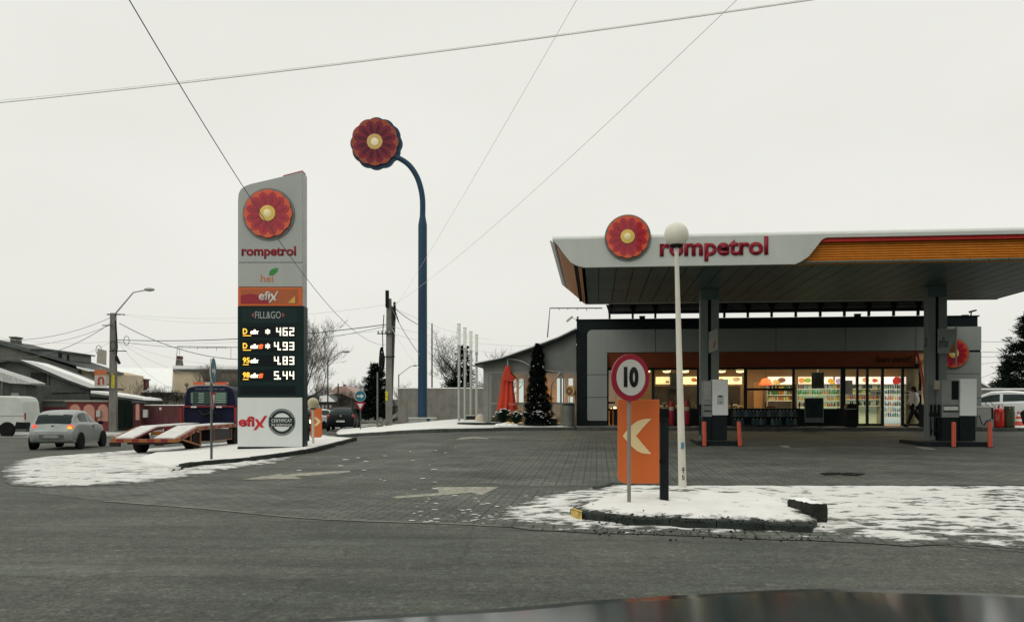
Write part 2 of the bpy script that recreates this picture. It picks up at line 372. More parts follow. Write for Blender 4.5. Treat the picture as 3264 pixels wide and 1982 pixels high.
def sheet(name, poly, off, m, step=.4, hfun=None, skirt=0, label=None):
    pts = [Vector(p) for p in poly]; N = len(pts)
    x0, x1 = min(p.x for p in pts), max(p.x for p in pts); y0, y1 = min(p.y for p in pts), max(p.y for p in pts)
    inner = []
    yy = y0
    while yy < y1:
        st = step * max(1, yy / 14); xx = x0 + random.random() * st
        while xx < x1:
            inner.append(Vector((xx + random.uniform(-.2, .2) * st, yy + random.uniform(-.2, .2) * st))); xx += st
        yy += st
    r = delaunay_2d_cdt(pts + inner, [(i, (i + 1) % N) for i in range(N)], [list(range(N))], 1, 1e-4)
    V, F = r[0], r[2]
    mb = MB(); ed = []
    for p in V:
        d = dist_poly(p.x, p.y, poly); ed.append(d)
        mb.v.append((p.x, p.y, gz(p.x, p.y) + off + (hfun(p.x, p.y, d) if hfun else 0)))
    mb.f = [tuple(f) for f in F]
    me = bpy.data.meshes.new(name); me.from_pydata(mb.v, [], mb.f)
    at = me.attributes.new('edge', 'FLOAT', 'POINT')
    for i, d in enumerate(ed): at.data[i].value = d
    bm = bmesh.new(); bm.from_mesh(me)
    for f in bm.faces:
        if f.normal.z < 0: f.normal_flip()
    if skirt:
        be = [e for e in bm.edges if e.is_boundary]; g = bmesh.ops.extrude_edge_only(bm, edges=be)
        for q in g['geom']:
            if isinstance(q, bmesh.types.BMVert): q.co.z -= skirt
    for f in bm.faces: f.smooth = True
    bm.to_mesh(me); bm.free(); me.materials.append(m)
    o = bpy.data.objects.new(name, me); COL.objects.link(o); return tag(o, label, None, None, 'structure')
def gpx(pts): return [tuple(GP(*p)[:2]) for p in pts]
def kerb(name, line, m, w=.14, h=.13, joint=.9, side=1, off=0, label=None, taper=False):   # row of kerb stones along a ground line
    mb = MB(); L = 0; P_ = [Vector(p) for p in line]
    seg = []
    for a, b in zip(P_, P_[1:]):
        n = max(1, round((b - a).length / joint))
        for i in range(n): seg.append((a + (b - a) * i / n, a + (b - a) * (i + 1) / n))
    h0 = h
    for si, (a, b) in enumerate(seg):
        if taper: h = h0 * min(1, .25 + si * .25)
        d = (b - a).normalized(); nn = Vector((-d.y, d.x)) * side * w; a2 = a + d * .006; b2 = b - d * .006; jz = random.uniform(-.006, .006)
        q = [a2, b2, b2 + nn, a2 + nn]; vs = [(p.x, p.y, gz(p.x, p.y) + off - .15) for p in q]
        e = .018; i2 = [a2 + nn * (e / w), b2 + nn * (e / w), b2 + nn, a2 + nn]
        md = [(p.x, p.y, gz(p.x, p.y) + off + h - e + jz) for p in q]; vt = [(p.x, p.y, gz(p.x, p.y) + off + h + jz) for p in i2]
        mb.add(vs + md + vt, [(0, 1, 5, 4), (1, 2, 6, 5), (2, 3, 7, 6), (3, 0, 4, 7), (4, 5, 9, 8), (5, 6, 10, 9), (6, 7, 11, 10), (7, 4, 8, 11), (8, 9, 10, 11)])
    return struct(name, mb, m, label)

M_road = ground_mat('asphalt', asphalt_col, .85, .5, .008)
M_pave = ground_mat('block_paving', paver_col, .8, .5, .01)
# road sheet to the horizon
mb = MB(); xs = [-900, -400, -200, -120, -80] + [-60 + 2 * i for i in range(61)] + [80, 120, 200, 400, 900]
ys = [-60, -30, -15] + [-8 + 2 * i for i in range(38)] + [80, 100, 140, 200, 400, 1200]
for y in ys:
    for x in xs: mb.v.append((x, y, gz(x, y)))
nx = len(xs)
for j in range(len(ys) - 1):
    for i in range(nx - 1): mb.f.append((j * nx + i, j * nx + i + 1, (j + 1) * nx + i + 1, (j + 1) * nx + i))
struct('road', mb, M_road)
# block paved forecourt
seam = [(130, 1572), (330, 1597), (660, 1622), (1000, 1653), (1500, 1672), (1800, 1692), (2000, 1702), (2610, 1722), (2970, 1735), (3264, 1760), (3700, 1800)]
fore = gpx(seam) + [(16, 9), (34, 12), (34, 60), (-9, 60), (-9, 40)] + gpx([(1060, 1392), (1138, 1403), (963, 1443), (812, 1466), (563, 1505), (300, 1510), (100, 1530)])
sheet('forecourt', rag(fore, .03, .5), .004, M_pave, 1.2)
# seam strip of worn mortar
sm_m = mat('mortar_strip', (.17, .165, .14), .9, var=.35, scale=1.5)
sl = [Vector(p) for p in gpx(seam[1:6])]; sl = [v.to_2d() for v in spline([Vector((p.x, p.y, 0)) for p in sl], 10)]
mb = MB()
for i, p in enumerate(sl):
    w = .05 + .03 * noise.noise(Vector((i * .7, 0, 0))); mb.v += [(p.x, p.y - w, gz(p.x, p.y) + .008), (p.x, p.y + w * .6, gz(p.x, p.y) + .008)]
mb.f = [(2 * i, 2 * i + 2, 2 * i + 3, 2 * i + 1) for i in range(len(sl) - 1)]
struct('paving_edge_strip', mb, sm_m)

M_kerb2 = mat('dark_kerb_stone', (.05, .062, .055), .8, var=.45, scale=5, bump=.6)
M_kerb = mat('kerb_stone', (.071, .08, .072), .85, var=.35, scale=4, bump=.5)
S_left = snow_mat('trampled_snow', paver_col, .5, 1.2, patch=3.6, pscale=(.9, 1.8, 1), dirt=.34, bias=.05, cap=.85, lum=.70)
S_isl = snow_mat('island_snow', plain_under((.06, .065, .055)), .10, .35, dirt=.05, bias=1.2)
S_right = snow_mat('pavement_snow', paver_col, .45, .9, patch=6.4, pscale=(1.5, 2.4, 1), dirt=.10, bias=-.12, near=(.13, -1.60), cap=.9, lum=.70)
S_mound = snow_mat('mound_snow', plain_under((.03, .031, .026)), .30, 1.4, patch=2.2, pscale=(3, 4, 1), dirt=.08, bias=.05, cap=1.1)
S_far = snow_mat('verge_snow', plain_under((.07, .07, .06)), .2, .5, dirt=.06, bias=.2)
# left snow lobe on road level
lobe = gpx([(6, 1512), (10, 1489), (60, 1468), (125, 1457), (280, 1446), (431, 1434), (600, 1420), (760, 1406), (960, 1390), (1040, 1384), (1138, 1404),
            (1090, 1420), (963, 1452), (860, 1478), (760, 1494), (680, 1510), (560, 1530), (400, 1545), (150, 1553), (50, 1548), (12, 1532)])
def bumpy(a, f=1.4): return lambda x, y, d: a * min(1, d / .5) * (noise.fractal(Vector((x * f, y * f, 0)), 1, 2, 4) * .5 + .5)
sheet('trampled_snow', rag(lobe, .10), .009, S_left, .2, bumpy(.06, 4))
# raised island under the price totem
kl = [(563, 1507), (627, 1490), (812, 1472), (963, 1449), (1026, 1436), (1138, 1404)]
kline = [Vector((p[0], p[1], 0)) for p in gpx(kl)]; kline = [tuple(v[:2]) for v in spline(kline, 5)]
kerb('kerb', kline, M_kerb2, .13, .13, 1.0, 1, taper=True)
isl = [tuple(Vector(p) + Vector((-.03, .09))) for p in kline] + gpx([(1060, 1398), (960, 1400), (780, 1414), (640, 1432), (500, 1450), (445, 1470), (463, 1482)])
sheet('snowy_island', isl, .095, S_isl, .35, bumpy(.05), skirt=.1)
# far verge behind the forecourt
kv = [(1073, 1395), (1231, 1385), (1415, 1377), (1598, 1373)]
KV = [tuple(v[:2]) for v in spline([Vector((*p, 0)) for p in gpx(kv)], 4)]
VK = -1.7
KV2 = KV + [tuple(SW(0.0, VK)[:2])]
kerb('kerb', KV2, M_kerb, .14, .14, 1.0, 1)
verge = [(p[0], p[1] + .13) for p in KV2] + [tuple(SW(-.05, VK + .13)[:2]), tuple(SW(-.05, .02)[:2]), tuple(SW(-.05, 6)[:2]), (2.5, 56), (-9, 56)] + gpx([(1090, 1368), (1068, 1386)])
sheet('snowy_verge', verge, .13, S_far, .6, lambda x, y, d: min(.16, .05 * d) * (1 if x < -2 else .3) + .04 * noise.noise(Vector((x, y, 0))), skirt=.1)
# raised walkway in front of the shop
M_walk = mat('walkway_concrete', (.10, .105, .095), .7, var=.25, scale=1.5, bump=.3)
kerb('kerb', [tuple(SW(u, VK)[:2]) for u in (0.02, 6, 12, 18, 30, 40)], M_kerb, .14, .14, 1.2, 1)
mb = MB(); n = 20
for i in range(n + 1):
    for v in (VK + .14, .6):
        p = SW(-.02 + 18 * i / n, v); mb.v.append((p.x, p.y, gz(p.x, p.y) + .14))
mb.f = [(2 * i, 2 * i + 2, 2 * i + 3, 2 * i + 1) for i in range(n)]
struct('walkway', mb, M_walk)
yard = [tuple(SW(u, v)[:2]) for u, v in ((18, VK + .15), (42, VK + .15), (42, 9), (18, 9))]
sheet('snowy_yard', yard, .13, snow_mat('yard_snow', plain_under((.12, .12, .105)), .6, .9, patch=1.4, bias=.1), .6, None)
# far pavements on the left street
M_farp = snow_mat('slushy_pavement_snow', plain_under((.11, .11, .095)), .8, 1.2, patch=3.4, pscale=(.3, 2, 1), dirt=.3, bias=-.45, cap=.8)
sheet('far_pavement', [(-60, 42.5), (-40, 42.5), (-26, 44), (-20, 46.5), (-15, 50), (-11.6, 62), (-11.2, 90), (-60, 90)], .02, M_farp, 1.2, None, skirt=.1)
sheet('far_snow_ground', [(-9.5, 56), (60, 54), (120, 150), (-6, 150)], .02, snow_mat('far_snow', plain_under((.1, .1, .085)), .8, 1.2, patch=2.0, bias=.2), 3)
# ---- right hand snow pavement and its islands
fld = gpx([(1530, 1671), (1575, 1640), (1640, 1606), (1720, 1583), (1830, 1566), (1888, 1556), (1935, 1544), (2130, 1546), (2600, 1547), (3264, 1548), (3800, 1550), (3900, 1790), (3264, 1752), (3050, 1735), (2960, 1738), (2900, 1742), (2740, 1732), (2600, 1725), (2400, 1718), (2100, 1706), (1900, 1700), (1700, 1689)])
sheet('snowy_pavement', rag(fld, .06, .2, 2.5), .009, S_right, .16, bumpy(.045, 5))
bk = gpx([(1888, 1560), (1936, 1546)]) + gpx([(2130, 1546), (2600, 1547), (3264, 1548), (3800, 1550)])
kerb('kerb', bk[2:], M_kerb, .12, .025, 1.0, -1); kerb('kerb', bk[:3], M_kerb, .12, .06, 1.0, -1)
kt = [(1819, 1650), (1840, 1658), (1862, 1663), (1930, 1671), (2024, 1682), (2134, 1686), (2284, 1692), (2433, 1698), (2590, 1707)]
kf = gpx(kt)
kerb('kerb', kf, M_kerb2, .12, .115, .95, 1)
mb = MB()                                                # yellow paint worn on the kerb nose
a_, b_ = Vector(kf[0]), Vector(kf[2]); dn = Vector((-(b_ - a_).y, (b_ - a_).x)).normalized()
nose = [Vector(GP(1812, 1645)[:2]), Vector(kf[0]) + Vector((0, -.012)), Vector(kf[1]) + Vector((0.0, -.012)), Vector(kf[2]) + Vector((-.03, -.012))]
for i, p in enumerate(nose): mb.v += [(p.x, p.y, .015), (p.x, p.y, .112)]
mb.f = [(2, 4, 5, 3), (4, 6, 7, 5)]
mb.add([(nose[1].x, nose[1].y, .1185), (nose[3].x, nose[3].y, .1185), (nose[3].x + .02, nose[3].y + .12, .1185), (nose[1].x + .03, nose[1].y + .12, .1185)], [(0, 1, 2, 3)])
struct('kerb_paint', mb, mat('worn_yellow_paint', (.45, .33, .09), .8, var=.6, scale=9))
mound = [(p[0], p[1] + .10) for p in kf] + gpx([(2602, 1690), (2600, 1660), (2525, 1616), (2400, 1600), (2130, 1592), (1950, 1600), (1860, 1620), (1830, 1638)])
def mh(x, y, d): return .01 + min(.08, .22 * d) + .045 * (noise.fractal(Vector((x * 3, y * 3, 1)), 1, 2, 4)) * min(1, d * 4)
sheet('snow_mound', rag(mound, .015, .2, 4), .085, S_mound, .16, mh, skirt=.09)
# paint on the blocks
def worn(n, l):
    c, h = paver_col(n, l); v = pnt(n, l); k = ramp(n, l, nodes_noise(n, l, v, 7, 9, .85), [(.40, .15), (.56, .85)])
    return mixc(n, l, k, c, (.40, .385, .31)), h
M_mark = ground_mat('worn_road_paint', worn, .85, .3)
def marking(pts, off=.0085):
    p = rag(gpx(pts), .01, .12, 5); mb = MB(); mb.v = [(x, y, gz(x, y) + off) for x, y in p]; mb.f = [tuple(range(len(p)))]
    return struct('arrow_marking', mb, M_mark)
marking([(765, 1529), (893, 1510), (908, 1514), (960, 1508), (1112, 1500), (1118, 1505), (1000, 1515), (940, 1518), (965, 1526)])
marking([(1245, 1584), (1330, 1578), (1400, 1572), (1395, 1562), (1390, 1553), (1590, 1552), (1535, 1579), (1500, 1570), (1430, 1577), (1350, 1583), (1262, 1589)])
marking([(1453, 1401), (1470, 1395), (1510, 1392), (1555, 1396), (1558, 1399), (1515, 1397), (1475, 1400)])
marking([(2480, 1421), (2510, 1420), (2520, 1427), (2500, 1427)]); marking([(2910, 1423), (2960, 1426), (2990, 1434), (2950, 1432)])
# covers
for pts, lab in (([(2613, 1510), (2640, 1506), (2680, 1506), (2675, 1513), (2630, 1515)], 0), ([(2672, 1511), (2700, 1506), (2760, 1511), (2735, 1517), (2690, 1515)], 1)):
    p = gpx(pts); mb = MB(); mb.prismz(p, gz(*p[0]) + .0, gz(*p[0]) + .016)
    struct('manhole_cover', mb, mat('cast_iron', (.03, .035, .035), .5, metal=.6, var=.3))
# small debris: stones and leaves on the snow
M_deb = mat('dark_debris', (.03, .03, .025), .9)
mb = MB()
for i in range(330):
    px = random.uniform(1870, 2640); t = (px - 1870) / 770; py = 1655 + 42 * t + random.gauss(0, 1) * 9 - abs(random.gauss(0, 14)) + (random.uniform(25, 45) if i % 3 == 0 else 0)
    if py < 1600 or py > 1725: continue
    on = py < 1662 + 26 * t and px < 2590; p = GP(px, py, .17 if on else .03); z = p.z; s_ = random.uniform(.005, .018)
    mb.obox((p.x, p.y, z), (s_ * 1.6, s_, s_ * .7), Matrix.Rotation(random.random() * 6, 3, 'Z') @ Matrix.Rotation(random.random(), 3, 'X'))
sc_ = MB()
for i in range(150):
    if i % 2: px, py = random.uniform(820, 1480), random.uniform(1412, 1606); 
    else: px, py = random.gauss(1500, 130), random.gauss(1640, 28)
    if (i % 2) and (py > 1500 + (px - 820) * .18 or random.random() < .35): continue
    if py < 1420 or py > 1668: continue
    p = GP(px, py, .012); s_ = random.uniform(.006, .03) * (p.y / 14)
    sc_.ball((p.x, p.y, p.z), s_, 6, (random.uniform(1, 2.6), random.uniform(.8, 1.4), .3))
tag(sc_.build('snow_crumbs', mat('crumbs_of_snow', (.6, .6, .57), .9)), 'small scattered crumbs of snow on the block paving', 'snow crumbs', None, 'stuff')
o = mb.build('soil_crumbs', M_deb); tag(o, 'dark crumbs of soil lying on the snow of the kerbed mound', 'soil crumbs', None, 'stuff')
# ================================================================ materials
PAN = mat('pale_grey_cladding', (.245, .27, .25), .42, var=.07, scale=1.2, stretch=(1, 1, .3))
FAS = mat('canopy_white_metal', (.48, .51, .47), .38, var=.05, scale=1.0, stretch=(1.5, 1, .6), dirt=.04)
RIB = mat('dark_ribbed_metal', (.022, .034, .036), .45, var=.2)
DKF = mat('dark_window_frame', (.028, .045, .043), .45, var=.15)
ORB = mat('orange_ribbed_metal', (.62, .22, .022), .4, var=.12, stretch=(2, 1, 1))
REDM = mat('red_metal', (.42, .025, .022), .35, var=.12)
SOF = mat('canopy_soffit_metal', (.071, .112, .105), .4, var=.3, scale=.8)
BRN = mat('brown_orange_band', (.20, .05, .02), .5, var=.2, scale=.8)
CRIM = mat('crimson_lettering', (.25, .008, .022), .4, var=.08)
GLS = glass_mat('shop_glass', (.86, .92, .90), .10)
SNOWP = mat('fresh_snow', (.80, .81, .79), .8, var=.05, bump=.4, bscale=12)
BLK = mat('matt_black', (.012, .016, .017), .6, var=.3)
STEEL = mat('galvanised_steel', (.33, .34, .31), .45, metal=.3, var=.15)
WHT = mat('white_enamel', (.62, .64, .60), .4, var=.08)
CONC = mat('weathered_concrete', (.17, .165, .145), .9, var=.3, scale=3, bump=.5, stretch=(1, 1, .4))
ORS = mat('orange_plastic', (.62, .11, .02), .4, var=.07)
RUB = mat('black_rubber', (.015, .016, .016), .75, var=.3)
ZF = .61                                                 # shop floor level

# ================================================================ canopy
can = thing('filling_station_canopy', 'wide grey canopy over the fuel pumps with orange ribbed edge and red lettering', 'canopy', (OX, OY, 0), TH)
VF, VB, ZU, ZT = -15.7, -7.48, 5.13, 5.84
UL, UR, RK = .48, 14.6, .75
def zf(px, py): return Z(px, py, VF)
# soffit with open panel joints
root = can; mb = MB(); w = .47; u = UL
while u < UR - .01:
    u2 = min(UR, u + w); mb.box(u + .012, u2 - .012, VF + .12, VB - .1, ZU, ZU + .05); u = u2
mb.build('soffit', SOF, can)
MB().box(UL - .2, UR + .2, VF + .32, VB - .16, ZU + .055, ZT - .1).build('roof_deck', BLK, can)
# front fascia plate with its two sweeping curves
pl = [U(1762, VF), U(1850, VF), U(2540, VF), U(2625, VF)]
zb = 5.09; zt = ZT
lc = [(U(x, VF), zf(x, y)) for x, y in ((1762, 764), (1778, 782), (1800, 812), (1820, 836), (1838, 846))]
rc = [(U(x, VF), zf(x, y)) for x, y in ((2555, 833), (2578, 817), (2600, 790), (2620, 764), (2634, 757))]
ztop2 = zf(3264, 757 - 12)
poly = lc + [(U(1862, VF), zb), (U(2535, VF), zb)] + rc + [(UR + RK, rc[-1][1]), (UR + RK, zt), (lc[0][0], zt)]
poly[0] = (lc[0][0], zt - .01); 
MB().prism(poly, VF, VF + .12).build('fascia', FAS, can)
mb = MB(); a = [(VF + .14 - .14 * math.cos(R(t)), zt + .002 + .11 * math.sin(R(t))) for t in range(0, 91, 15)]
mb.prismx(a + [(VF + .5, zt + .11), (VF + .5, zt + .002)], lc[0][0] - .01, UR + RK); mb.build('rounded_roof_edge', mat('canopy_roof_edge', (.6, .62, .58), .4, var=.06), can, smooth=True)
MB().prismx([(VF + .125, rc[-1][1] - .10), (VF + .06, rc[-1][1] - .10), (VF + .06, rc[-1][1] + .02), (VF + .125, rc[-1][1] + .02)], rc[0][0] + .2, UR + RK - .1).build('red_stripe', REDM, can)
def ribs(p0, p1, n, depth, d0, d1, axis):                # corrugated panel between p0 (top) and p1 (bottom), run from d0 to d1
    out = []
    for i in range(n * 4 + 1):
        t = i / (n * 4); o_ = depth * (0, 1, 1, 0)[i % 4]; out.append((t, o_))
    return out
# corrugated orange panels, front
mb = MB(); z1 = rc[-1][1] - .09; z0 = ZU - .02; N = 9; pr = []
for i in range(N):
    a = z1 - (z1 - z0) * i / N; b = z1 - (z1 - z0) * (i + 1) / N; h = a - b
    pr += [(VF + .24, a), (VF + .24, a - h * .22), (VF + .19, a - h * .34), (VF + .19, b + h * .12)]
pr += [(VF + .24, z0), (VF + .28, z0), (VF + .28, z1)]
mb.prismx(pr, U(2500, VF), UR + .2); mb.build('ribbed_panel', ORB, can)
# raked ends: grey strip, red strip, ribbed panel (left and right)
for s, ub in ((-1, UL), (1, UR)):
    def e(t): return (ub + s * RK * t, ZU + (ZT - ZU) * t)      # t=0 foot, t=1 top
    def strip(name, t0, t1, out, m, v0=VF + .13, v1=VB):
        (a, b), (c, d) = e(t0), e(t1); k = s * out
        return MB().prism([(a + k, b), (c + k, d), (c + k - s * .04, d), (a + k - s * .04, b)], v0, v1).build(name, m, can)
    pr = []
    for i in range(14):
        t = i / 14 * .78; t2 = (i + 1) / 14 * .78
        (a, b), (c, d) = e(t), e(t2)
        pr += [(a, b), (a + (c - a) * .3, b + (d - b) * .3), (a + (c - a) * .45 + s * .045, b + (d - b) * .45), (a + (c - a) * .85 + s * .045, b + (d - b) * .85)]
    (a, b), (c, d) = e(.78), e(0); pr += [(a, b), (a - s * .1, b), (c - s * .1, d)]
    MB().prism(pr, VF + .35, VB - .02).build('ribbed_panel', ORB, can)
    strip('red_stripe', .76, .86, .03, REDM, VF + .35, VB - .1); strip('side_fascia', .85, 1.0, .09, FAS, VF + .13, VB)
    (a, b), (c, d) = e(0), e(1)
    MB().prism([(a, b), (c + s * .09, d), (a - s * .3, d)], VB - .02, VB + .1).build('back_corner_panel', FAS, can)
MB().box(UL, UR, VB, VB + .1, ZU - .02, ZT).build('back_fascia', FAS, can)
MB().box(UL - RK, UR + RK, VF + .3, VB, ZT - .02, ZT + .09).build('roof_sheet', SNOWP, can)
# link roof reaching back over the shop
u0 = U(1941, -.6); u1 = 15.35
mb = MB(); mb.box(u0, u1, VB + .12, 2.4, 5.88, 6.02).build('link_roof', BLK, can)
mb = MB(); mb.box(u0, u1, -.62, -.5, 5.50, 5.60); mb.box(u0, u1, -.62, -.5, 5.86, 5.95); mb.build('link_beam', RIB, can)
mb = MB(); mb.lathe([(.14, 0), (.14, u1 - u0 - .06)], 14, (u0 + .03, -.40, 5.72), Matrix.Rotation(R(90), 3, 'Y')); mb.build('gutter_tube', mat('grey_duct', (.13, .14, .125), .5, var=.25), can, smooth=True)
for px in (1943, 2017, 2089, 2162, 2236, 2309, 2384, 2460, 2537, 2615, 2692, 2770, 2849, 2927):
    u = U(px, -.6); mb = MB(); mb.prism([(u - .05, 5.5), (u + .05, 5.5), (u + .05, 5.6), (u + .16, 5.9), (u - .16, 5.9), (u - .05, 5.6)], -.66, -.622); mb.box(u - .045, u + .045, -.64, -.5, 5.30, 5.5); mb.build('link_bracket', BLK, can)
# lettering and emblem on the fascia
text('fascia_lettering', 'rompetrol', U(2103, VF), U(2448, VF), zf(2275, 832), zf(2275, 757), VF - .003, CRIM, can, .03, .03)
o = can.children[-1]
for v in o.data.vertices:                               # the line follows the fascia
    pass
rE = .305 * 50 / 66 / .305
emblem(can, U(2000, VF), zf(2000, 757), VF - .01, 67 / 2750 * 22.8, lit=0)
# ---- columns
def column(u, label):
    t = thing('canopy_column', label, 'column', SW(u, -10.8, gz(*SW(u, -10.8)[:2])), TH, 'steel columns holding the canopy')
    H = ZU - t.location.z
    g = mat('column_grey_paint', (.16, .185, .17), .45, var=.12, stretch=(1, 1, .2))
    for s in (-1, 1): MB().box(s * .17 - .12, s * .17 + .12, -.16, .16, 0, H - .01).build('flange', g, t, bevel=.01)
    MB().box(-.045, .045, -.08, .08, 0, H - .02).build('recess', BLK, t)
    MB().box(-.24, .24, -.22, .22, H - .34, H - .012).build('capital', SOF, t)
    return t
c1 = column(4.43, 'canopy column behind the left fuel pump, with a small poster on it')
c2 = column(11.3, 'canopy column behind the right fuel pump, marked with the number 3')
mb = MB().box(-.05, .16, -.02, .0, 0, .62)
def on_col(px0, px1, py0, py1, v): return U(px0, v), U(px1, v), Z(px0, py1, v), Z(px0, py0, v)
def place(name, label, cat, u, v, z=None, group=None, rot=0):
    p = SW(u, v); return thing(name, label, cat, (p.x, p.y, gz(p.x, p.y) if z is None else z), TH + rot, group)
PV = -11.02
def board(name, label, cat, px0, px1, py0, py1, v, m, fm=STEEL, th=.03, slant=0):
    u0_, u1_, z0_, z1_ = on_col(px0, px1, py0, py1, v); uc = (u0_ + u1_) / 2; w_ = (u1_ - u0_) / 2; h_ = z1_ - z0_
    t = place(name, label, cat, uc, v, z0_); MB().prism([(-w_, 0), (w_, slant), (w_, h_), (-w_, h_ - slant)], 0, th).build('panel', fm, t)
    o_ = MB().prism([(-w_ + .02, .03), (w_ - .02, slant + .01), (w_ - .02, h_ - .03), (-w_ + .02, h_ - slant - .01)], -.006, 0.0).build('print', m, t); return t, w_, h_
t, w_, h_ = board('hanging_poster', 'small pale poster with an orange mark fixed to the left canopy column', 'poster', 2259, 2289, 1046, 1126, PV, mat('pale_poster', (.34, .35, .32), .4), slant=.12)
MB().prism([(-.02, .15), (.05, .2), (.08, .45), (.02, .35)], -.012, -.006).build('orange_mark', mat('orange_print', (.45, .1, .04), .5), t)
t, w_, h_ = board('fuel_banner', 'grey translucent banner reading efix on the right canopy column', 'banner', 2990, 3046, 1048, 1125, PV - .25, mat('grey_green_banner', (.2, .24, .22), .4))
text('lettering', 'efix', -.24, .05, .17, .48, -.008, mat('dark_letter', (.03, .035, .035), .5), t, .004, .0, .1)
MB().prism([(.08, .01), (w_ - .02, .01), (w_ - .02, .30), (.2, .3), (.1, .17)], -.012, -.0065).build('colour_patch', mat('dull_orange_print', (.28, .10, .03), .5), t)
MB().box(w_ - .0, w_ + .035, -.02, .04, -.4, h_ + .05).build('side_rail', STEEL, t)
uu = U(2953, PV); t = place('pump_number', 'small dark number 3 painted on the right canopy column', 'number sign', uu, -10.965, Z(2953, 1104, PV))
text('numeral', '3', -.04, .04, 0, .26, 0, mat('dark_numeral', (.04, .05, .05), .6), t, .004, .0)

# ================================================================ shop
shop = thing('station_shop', 'long grey clad shop with lit windows under the canopy and dark ribbed roof edge', 'shop', (OX, OY, 0), TH)
W = 17.19; ZP = 4.86; ZTOP = 5.31; DP = 8.0
def ribwall(mb, u0, u1, v, z0, z1, n):
    pr = []
    for i in range(n):
        a = z1 - (z1 - z0) * i / n; b = z1 - (z1 - z0) * (i + 1) / n; h = a - b
        pr += [(v - .03, a), (v - .03, a - h * .5), (v, a - h * .65), (v, b + h * .15)]
    pr += [(v, z0), (v + .15, z0), (v + .15, z1)]
    return mb.prismx(pr, u0, u1)
mb = MB(); ribwall(mb, 0, .62, 0, ZF - .1, ZTOP - .02, 50).build('ribbed_wall', RIB, shop)
mb = MB(); ribwall(mb, .62, W - .12, 0, ZP - .12, ZTOP - .02, 6).build('ribbed_parapet', RIB, shop)
MB().box(-.04, W - .06, -.07, .2, ZTOP - .02, ZTOP + .03).build('roof_trim', BLK, shop)
mb = MB(); mb.box(0, .15, .15, DP, ZF - .3, ZTOP - .03); mb.build('side_wall', RIB, shop)
MB().box(W - .3, W - .15, .15, DP, ZF - .3, ZTOP - .03).build('side_wall', PAN, shop)
IW = mat('warm_plaster', (.45, .30, .17), .7, var=.08)
IB = mat('brown_wall', (.16, .10, .06), .7, var=.2)
MB().box(.15, W - .3, DP - .15, DP, ZF - .3, ZTOP - .03).build('back_wall', IW, shop)
MB().box(.16, W - .31, .2, DP - .16, 3.75, 3.85).build('ceiling', mat('ceiling_board', (.5, .42, .32), .8), shop)
MB().box(.16, W - .31, .16, DP - .16, ZTOP - .35, ZTOP - .2).build('flat_roof', SNOWP, shop)
MB().box(.16, W - .31, .2, DP - .16, ZF - .2, ZF + .01).build('floor', mat('floor_tiles', (.22, .19, .16), .3, var=.2), shop)
# cladding panels with open joints
zh = Z(2300, 1122, 0); jx = [1871, 2089, 2281, 2472, 2693, 2917, 3126]
for i in range(6):
    a, b = U(jx[i], 0) + .012, U(jx[i + 1], 0) - .012
    if i == 0: pr = rrect(a, b, zh + .012, ZP, .22, (0, 0, 0, 1))
    else: pr = [(a, zh + .012), (b, zh + .012), (b, ZP), (a, ZP)]
    MB().prism(pr, -.09, -.035 if i else -.035).build('cladding_panel', PAN, shop)
uL = U(1871, 0) + .012; uR = U(1935, 0)
zz = [Z(1900, y, 0) for y in (1122, 1194, 1266, 1341)]
for i in range(3):
    pr = rrect(uL, uR, zz[i + 1] + .012, zz[i] - .012, .07, (1, 0, 0, 0)) if i == 2 else [(uL, zz[i + 1] + .012), (uR, zz[i + 1] + .012), (uR, zz[i] - .012), (uL, zz[i] - .012)]
    MB().prism(pr, -.09, -.035).build('cladding_panel', PAN, shop)
uA = U(2992, 0); uB = W
for i, (a, b) in enumerate(((1122, 1191), (1191, 1268), (1268, 1352))):
    MB().box(uA, uB, -.09, -.035, Z(3060, b, 0) + .012, Z(3060, a, 0) - .012).build('cladding_panel', PAN, shop)
MB().box(.62, uR, -.03, .3, ZF - .1, zh).build('pier', RIB, shop)
MB().box(uA + .0, W - .002, -.03, .3, ZF - .1, ZP).build('pier', RIB, shop)
# band above the windows and its slanting end
VW = .45
ub0, ub1 = uR + .0, U(2918, 0)
MB().prismx([(-.02, zh - .002), (-.02, zh - .06), (.20, Z(2400, 1170, .2)), (.42, Z(2400, 1170, .2)), (.42, zh - .002)], ub0, ub1 + .05).build('awning_band', BRN, shop)
ue = U(2950, 0)
MB().prism([(ub1 + .04, zh), (ub1 + .10, zh), (U(2942, 0), Z(2945, 1195, 0)), (U(2952, 0), Z(2953, 1290, 0)), (U(2949, 0), Z(2948, 1290, 0)), (U(2938, 0), Z(2938, 1200, 0))], -.04, .1).build('slanting_trim', REDM, shop)
MB().box(U(2956, 0), uA, -.03, .25, ZF, zh).build('end_panel', PAN, shop)
text('welcome_lettering', 'bun venit!', U(2796, .0), U(2904, .0), Z(2850, 1152, .0) - .04, Z(2850, 1132, .0) - .02, .01, BLK, shop, .02, .0)
